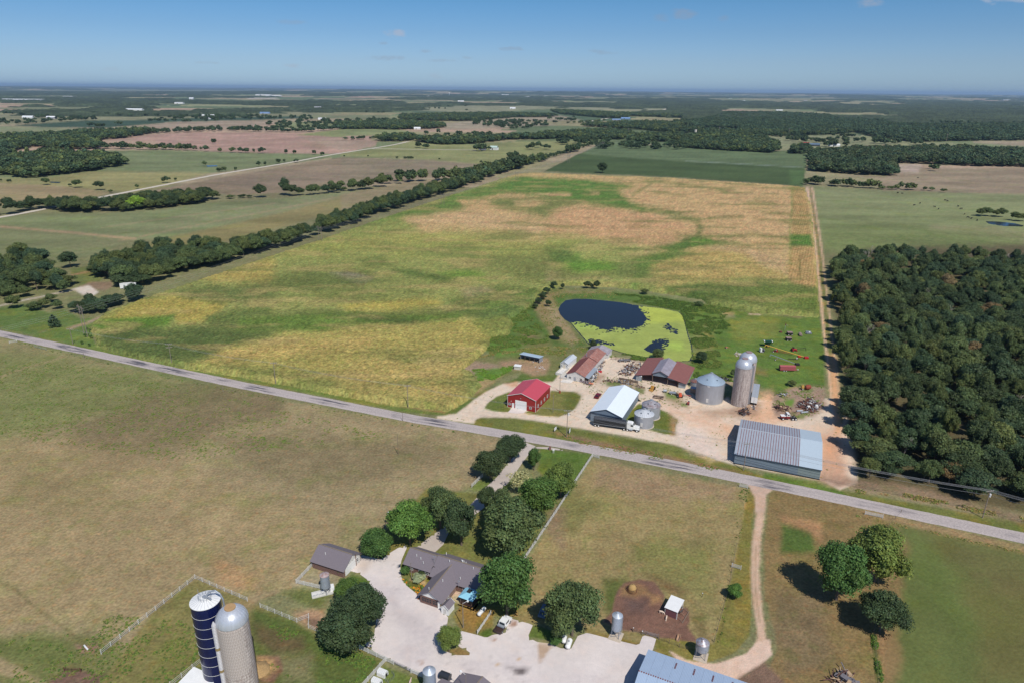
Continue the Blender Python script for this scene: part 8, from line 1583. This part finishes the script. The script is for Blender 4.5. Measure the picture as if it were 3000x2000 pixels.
junk('scrap_heap','white sacks and tanks and rusty bits piled along the right side of the workshop',[(1722,1122),(1735,1095),(1755,1060),(1768,1050),(1772,1062),(1762,1085),(1748,1108),(1738,1120)],150,.35,1.2,1.,[2,2,2,1,3,5,0,6],7)
junk('scrap_heap','jumble of parts in front of the right wing of the workshop',[(1696,1112),(1722,1118),(1738,1124),(1733,1130),(1705,1123)],50,.25,.7,.4,[0,1,6,0,6],8)
junk('scrap_heap','white slabs and stones scattered in the bare ground',[(1555,1052),(1590,1060),(1600,1085),(1570,1088)],24,.2,.7,.2,[2,5],9,True)
junk('scrap_heap','small dark litter by the trailer at the silo foot',CB([(1075,1310),(1110,1310),(1110,1350),(1085,1350)]),16,.3,.8,.4,[2,6,4],10)
junk('rubble','brown fallen branches beside the weeds behind the biggest bin',CB([(620,985),(700,1000),(850,1040),(830,1060),(700,1040)]),70,.4,1.2,.5,[3,3,6],11)
junk('rubble','heap of old stumps and dead logs cut by the bottom edge right of the lane',[(2430,1985),(2455,1968),(2470,1965),(2500,1985),(2520,2030),(2440,2030)],60,.5,1.6,1.2,[6,5,4,6],12)
junk('rubble','pale rocks and litter west of the silos behind the yard',CE([(345,900),(500,900),(480,990),(380,970)]),30,.3,.8,.5,[2,2,5],13)
M_REDI=mat('bright_red_paint',srgb(190,36,40),.5,amt=.15)
for px,lb in [((1744,1075),'bright red implement nearest the workshop wall'),((1739,1083),'second bright red implement, just below the first by the workshop'),((1758,1090),'bright red implement farther out on the gravel by the workshop')]:
    c=G(*px); t=thing('red_implement',lb,'farm machine',(c[0],c[1],0),RS.uniform(-.5,.5)); MB().box(-.8,.8,-.5,.5,.3,.7).tube((-.8,0,.5),(-1.6,.2,.4),.08,n=5).build('frame',M_REDI,t); b=MB()
    for i in range(6): b.tube((-.7+i*.28,-.5,.4),(-.7+i*.28,-.8,.05),.05,n=4)
    b.build('tines',M_REDI,t)
for i,(px,r,h,m,lb) in enumerate([((1736,1104),.6,1.1,M_WHITE,'white round tank standing out from the pile by the workshop'),((1741,1093),.65,1.1,M_WHITE,'white tank in the middle of the pile by the workshop'),((1748,1090),.7,1.2,M_WHT2,'off white tank at the outer side of the pile'),((1731,1098),.55,1.,M_WHT2,'pale tank close to the open side of the workshop'),((1737,1110),.5,1.1,M_GALV,'grey drum at the near end of the workshop pile')]):
    c=G(*px); t=thing('tank',lb,'tank',(c[0],c[1],0),0); MB().lathe([(0,h+.15),(r*.5,h+.1),(r,h*.85),(r,0)],14).build('shell',m,t,True); MB().lathe([(.15,h+.1),(.15,h+.25),(0,h+.27)],8).build('lid',M_DARK,t)
for i,(x_,y_) in enumerate([(1701,1118),(1706,1119),(1712,1120),(1718,1121),(1723,1119)]):
    c=G(x_,y_); t=thing('drum','grey steel drum in the row at the corner of the workshop','drum',(c[0],c[1],0),0,'drums at the workshop corner'); MB().lathe([(0,1.),(.42,1.),(.42,0)],12).build('shell',mat('grey_drum',srgb(150,140,144),.6,amt=.25,scale=3),t,True); MB().lathe([(.42,.96),(.45,.96),(.45,1.03),(.42,1.03)],12).build('rim',M_RUST,t)
for x_,y_ in [(1727,1123),(1731,1124),(1735,1125)]:
    c=G(x_,y_); t=thing('gas_cylinder','orange gas cylinder lying by the workshop corner','cylinder',(c[0],c[1],0),.4,'orange cylinders at the workshop'); MB().tube((-.45,0,.3),(.45,0,.3),.28,n=10).build('shell',mat('pale_orange',srgb(216,132,96),.6,amt=.2),t,True); MB().tube((.45,0,.3),(.6,0,.3),.08,n=6).build('valve',M_DARK,t)
for px,ya_,L_ in [((2356,1209),.25,3.),((2342,1205),.1,2.4),((2386,1201),.35,3.4)]:
    c=G(*px); t=thing('steel_pipe','length of galvanised pipe lying at the front of the big scrap heap','pipe',(c[0],c[1],0),ya_,'pipes at the scrap heap'); MB().tube((-L_/2,0,.4),(L_/2,0,.4),.38,n=12).build('shell',M_GALV,t,True); MB().tube((L_/2-.02,0,.4),(L_/2+.03,0,.4),.3,n=12).build('open_end',M_DARK,t)
c=G(2391,1196); t=thing('white_tank','white tank on its side among the big scrap heap','tank',(c[0],c[1],0),1.2); MB().tube((-.8,0,.8),(.8,0,.8),.75,n=14).build('shell',M_WHITE,t,True); MB().box(-.6,.6,-.5,.5,0,.2).build('stand',M_DARK,t)
b=MB(); c=G(1795,1108); t=thing('board_fence','weathered board pen wall left of the open barn','fence',(c[0]+2.5,c[1]-1.1,0),math.radians(-28))
for i in range(18): MB().box(i*.5+.02,i*.5+.48,-.05,.05,0,1.25+RS.uniform(-.08,.08)).build('board',M_WOOD,t)
# stone ramp by the workshop end
c=G(1737,1040); t=thing('ramp','sandy ramp with rusty pipe goal frame at the far end of the workshop','ramp',(c[0]-2.6,c[1]-3,0),math.radians(-22)); MB().prism([(0,0),(9.,0),(9.,1.6)],0,3.6,'x').build('earth',mat('sandy_earth',srgb(196,164,134),.95,amt=.15),t); MB().box(3.6,4.,0,9,0,2.).build('retaining_wall',M_DARK,t)
for p0,p1 in [((0,9,1.6),(0,9,4.2)),((3.6,9,1.6),(3.6,9,4.2)),((0,9,4.2),(3.6,9,4.2)),((-1.6,7,0),(-1.6,7,2.6))]: MB().tube(p0,p1,.07,n=5).build('pipe_post',M_DARK,t)
# patio flowers and pots by the house
FL=[]
for i in range(150):
    u,v=CH([(RS.uniform(1060,1290),RS.uniform(760,870))])[0]
    if v<1450+(790-1290+ (u-850)*2.851*.0)/2.851: pass
    x,y=G(u,v); FL.append((x,y,.0,.35,.35,.35,RS.uniform(0,6),RS.randint(3),(*srgb(*[(226,130,30),(200,60,70),(220,190,70)][RS.randint(3)],.5),1)))
scatter('flowers',FL,[tuft(s) for s in (11,12,13)],'orange and yellow flowers in the bed before the house','flowers')
x,y=G(1296,1783); t=thing('potted_plant','brown potted plant beside the little white shed','plant',(x,y,0),0); MB().lathe([(.25,0),(.35,.5),(0,.5)],10).build('pot',mat('clay_pot',srgb(150,90,70),.8),t); o=link('foliage',MIDC[1],t); o.scale=(1.2,1.2,1.5); o.location=(0,0,.3); o.color=tint((96,80,60))
# ------------------------------------------------------------------ far buildings
def farb(px,w,d,h,rh,wm,rm,label,ya=-.42,name='farm_building',cat='building',n=1):
    x,y=G(*px); t=thing(name,label,cat,(x-w/2,y,0),ya); MB().box(0,w,0,d,0,h).build('wall',wm,t); ym=d/2
    for sg,yy in ((-1,-.4),(1,d+.4)): MB().slab([(-.4,ym,h+rh),(w+.4,ym,h+rh),(w+.4,yy,h),(-.4,yy,h)],.15).build('roof',rm,t)
    MB().box(w*.3,w*.3+max(2,w*.08),-.1,-.003,.1,h*.75).build('door',M_DARK,t); return t
MWB=mat('far_white_wall',srgb(222,222,220),.7); MWR=mat('far_white_roof',srgb(224,226,228),.6); MBR=mat('far_blue_roof',srgb(120,150,190),.6); MGR=mat('far_grey_roof',srgb(150,150,156),.7); MRR=mat('far_red_roof',srgb(170,60,56),.7); MBR2=mat('far_brown_roof',srgb(112,96,92),.8)
farb((1446,440),16,10,5,3.4,MWB,mat('pale_green_roof',srgb(180,200,190),.6),'white farmhouse barn with pale green roof beside the big trees in the middle distance')
farb((1412,440),14,8,3,1.6,mat('grey_wall',srgb(120,124,140),.8),MBR2,'low grey house under the big trees in the middle distance')
farb((1140,414),16,9,3,2,MGR,MBR2,'grey roofed farmhouse by the bend of the far gravel road',-.2)
farb((275,322),30,30,5,2,MWB,MBR,'right part of the very long white shed on the left plain',0); 
farb((345,325),240,28,7,4,MWB,MWR,'very long white shed on the left plain',.02); farb((80,348),40,14,6,4,MWB,MWR,'white barn left of centre on the left plain',0); farb((148,349),34,14,6,4,MGR,MWR,'grey white barn beside the dark trees on the left plain',0)
farb((62,297),330,70,11,5,MWB,MWR,'big white complex far away at the left edge',0); farb((100,300),120,60,8,3,MWB,MWR,'smaller white hall behind the far white complex',0); farb((205,286),160,60,9,3,MWB,MWR,'far white hall left of the long shed',0); farb((560,294),36,20,16,5,MWB,MWR,'far white elevator building',0); farb((523,305),60,30,8,3,MWB,MWR,'far small white building left of the elevator',0)
farb((605,342),40,12,5,3,MWB,MWR,'white farmhouse in the hamlet on the left plain',0); farb((622,342),26,12,5,3,MWB,MWR,'second white farmhouse in the hamlet on the left plain',0); farb((775,334),46,16,5,3,mat('pale_blue_wall',srgb(140,160,190),.7),MBR,'blue farm shed on the left plain',0); farb((735,331),20,12,6,4,MWB,MWR,'white house right of the hamlet',0); farb((943,352),30,14,5,3,MWB,MWR,'white farm shed beside the upper ploughed field',0); farb((930,322),40,26,9,8,MGR,MGR,'grey house on the far crop field edge',0)
farb((1153,310),90,30,8,4,MRR,MWR,'red and white store far beyond the middle woods',0); farb((1180,310),60,20,8,4,MWB,MBR,'white and blue store far beyond the middle woods',0); farb((1350,299),60,26,8,4,MWB,MWR,'far white church hall on the middle plain',0); farb((1502,320),36,16,7,4,MWB,MWR,'white farm among the far middle fields',0); farb((1222,380),20,12,4,3,MWB,MWR,'white house behind the middle woods',0)
farb((1833,350),40,14,5,3,MBR,MBR,'blue roofed shed beside the far road',0); farb((1806,354),36,12,4,3,MGR,MBR,'second blue grey shed beside the far road',0); farb((1903,404),14,10,4,3,MWB,MRR,'red white house at the edge of the wood beyond the soybeans',0); farb((2000,408),16,10,4,5,MGR,MGR,'grey gabled house in the trees beyond the soybeans',.3)
farb((2362,424),16,9,3,2,MRR,MRR,'red roofed shed in the farm beyond the soybeans',0); farb((2387,429),24,10,3.5,3,MDK if 0 else mat('dark_shed',srgb(50,60,66),.7),mat('dark_blue_roof',srgb(90,110,130),.6),'dark open shed in the farm beyond the soybeans',0); farb((2446,430),24,10,3.5,2.5,MWB,MWR,'white mobile home in the farm beyond the soybeans',0)
for i,(u,v,w) in enumerate([(2025,310,50),(2045,312,40),(2070,308,40),(2085,311,60),(2010,313,30),(2284,325,44),(2462,330,50),(2480,328,30),(2140,290,60),(2360,296,50),(2532,310,36),(2920,330,46),(1960,292,40),(1900,288,70),(1780,275,160),(1810,277,120),(1545,285,90),(1600,283,70),(1200,290,80),(1255,283,90),(880,272,160),(930,270,200),(770,281,220),(800,283,200),(700,275,120),(560,288,50),(2180,296,40),(2550,286,120),(2560,289,100),(2690,278,120),(2815,292,120),(2900,290,140),(2950,295,150),(410,284,70),(340,284,50),(235,287,60),(1900,300,50),(1700,273,240),(1480,279,150),(1395,280,120),(1150,273,200),(1060,276,140),(610,350,20),(1845,403,12),(2008,312,36)]):
    farb((u,v),w,w*.4,max(3.5,w*.07),3,MWB,MWR if i%3 else MGR,'far white building on the plain, %s of the picture'%('left third' if u<1000 else 'middle third' if u<2000 else 'right third'),0)['group']='far white buildings'
x,y=G(1316,283); t=thing('water_tower','far white water tower standing above the middle plain','water tower',(x,y,0),0); MB().lathe([(5,0),(3.5,4),(3,34),(9,42),(11,48),(8,54),(0,57)],16).build('tower',M_WHITE,t,True)
x,y=G(2037,395); t=thing('old_silo','old pale concrete silo standing behind the wood beyond the soybeans','silo',(x,y,0),0); MB().lathe([(3.5,0),(3.5,14),(0,14.2)],16).build('wall',mat('pale_silo',srgb(200,190,180),.9),t)
for px in CR([(250,385),(730,398),(1815,440)])+CM([(578,440),(660,290),(1975,400)]):
    x,y=G(*px); t=thing('far_pole','far wooden power pole above the woods','pole',(x,y,0),0,'far power poles'); MB().tube((0,0,0),(0,0,22),.5,.35,6).build('pole',M_POLE,t); MB().box(-3.,3.,-.2,.2,19,19.5).build('crossarm',M_POLE,t)
c=G(362,848); t=thing('camper','white trailer home half hidden behind the small oaks, left','trailer',(c[0]-2,c[1],0),math.radians(20)); MB().box(0,9,0,3,.5,3.2).build('body',M_WHITE,t); MB().slab([(-.1,-.1,3.4),(9.1,-.1,3.4),(9.1,3.1,3.3),(-.1,3.1,3.3)],.1).build('roof',M_WHITE,t); MB().box(2,3,-.06,-.003,.6,2.6).build('door',M_GALV,t); wheel(t,2,-.05,.4,.2)
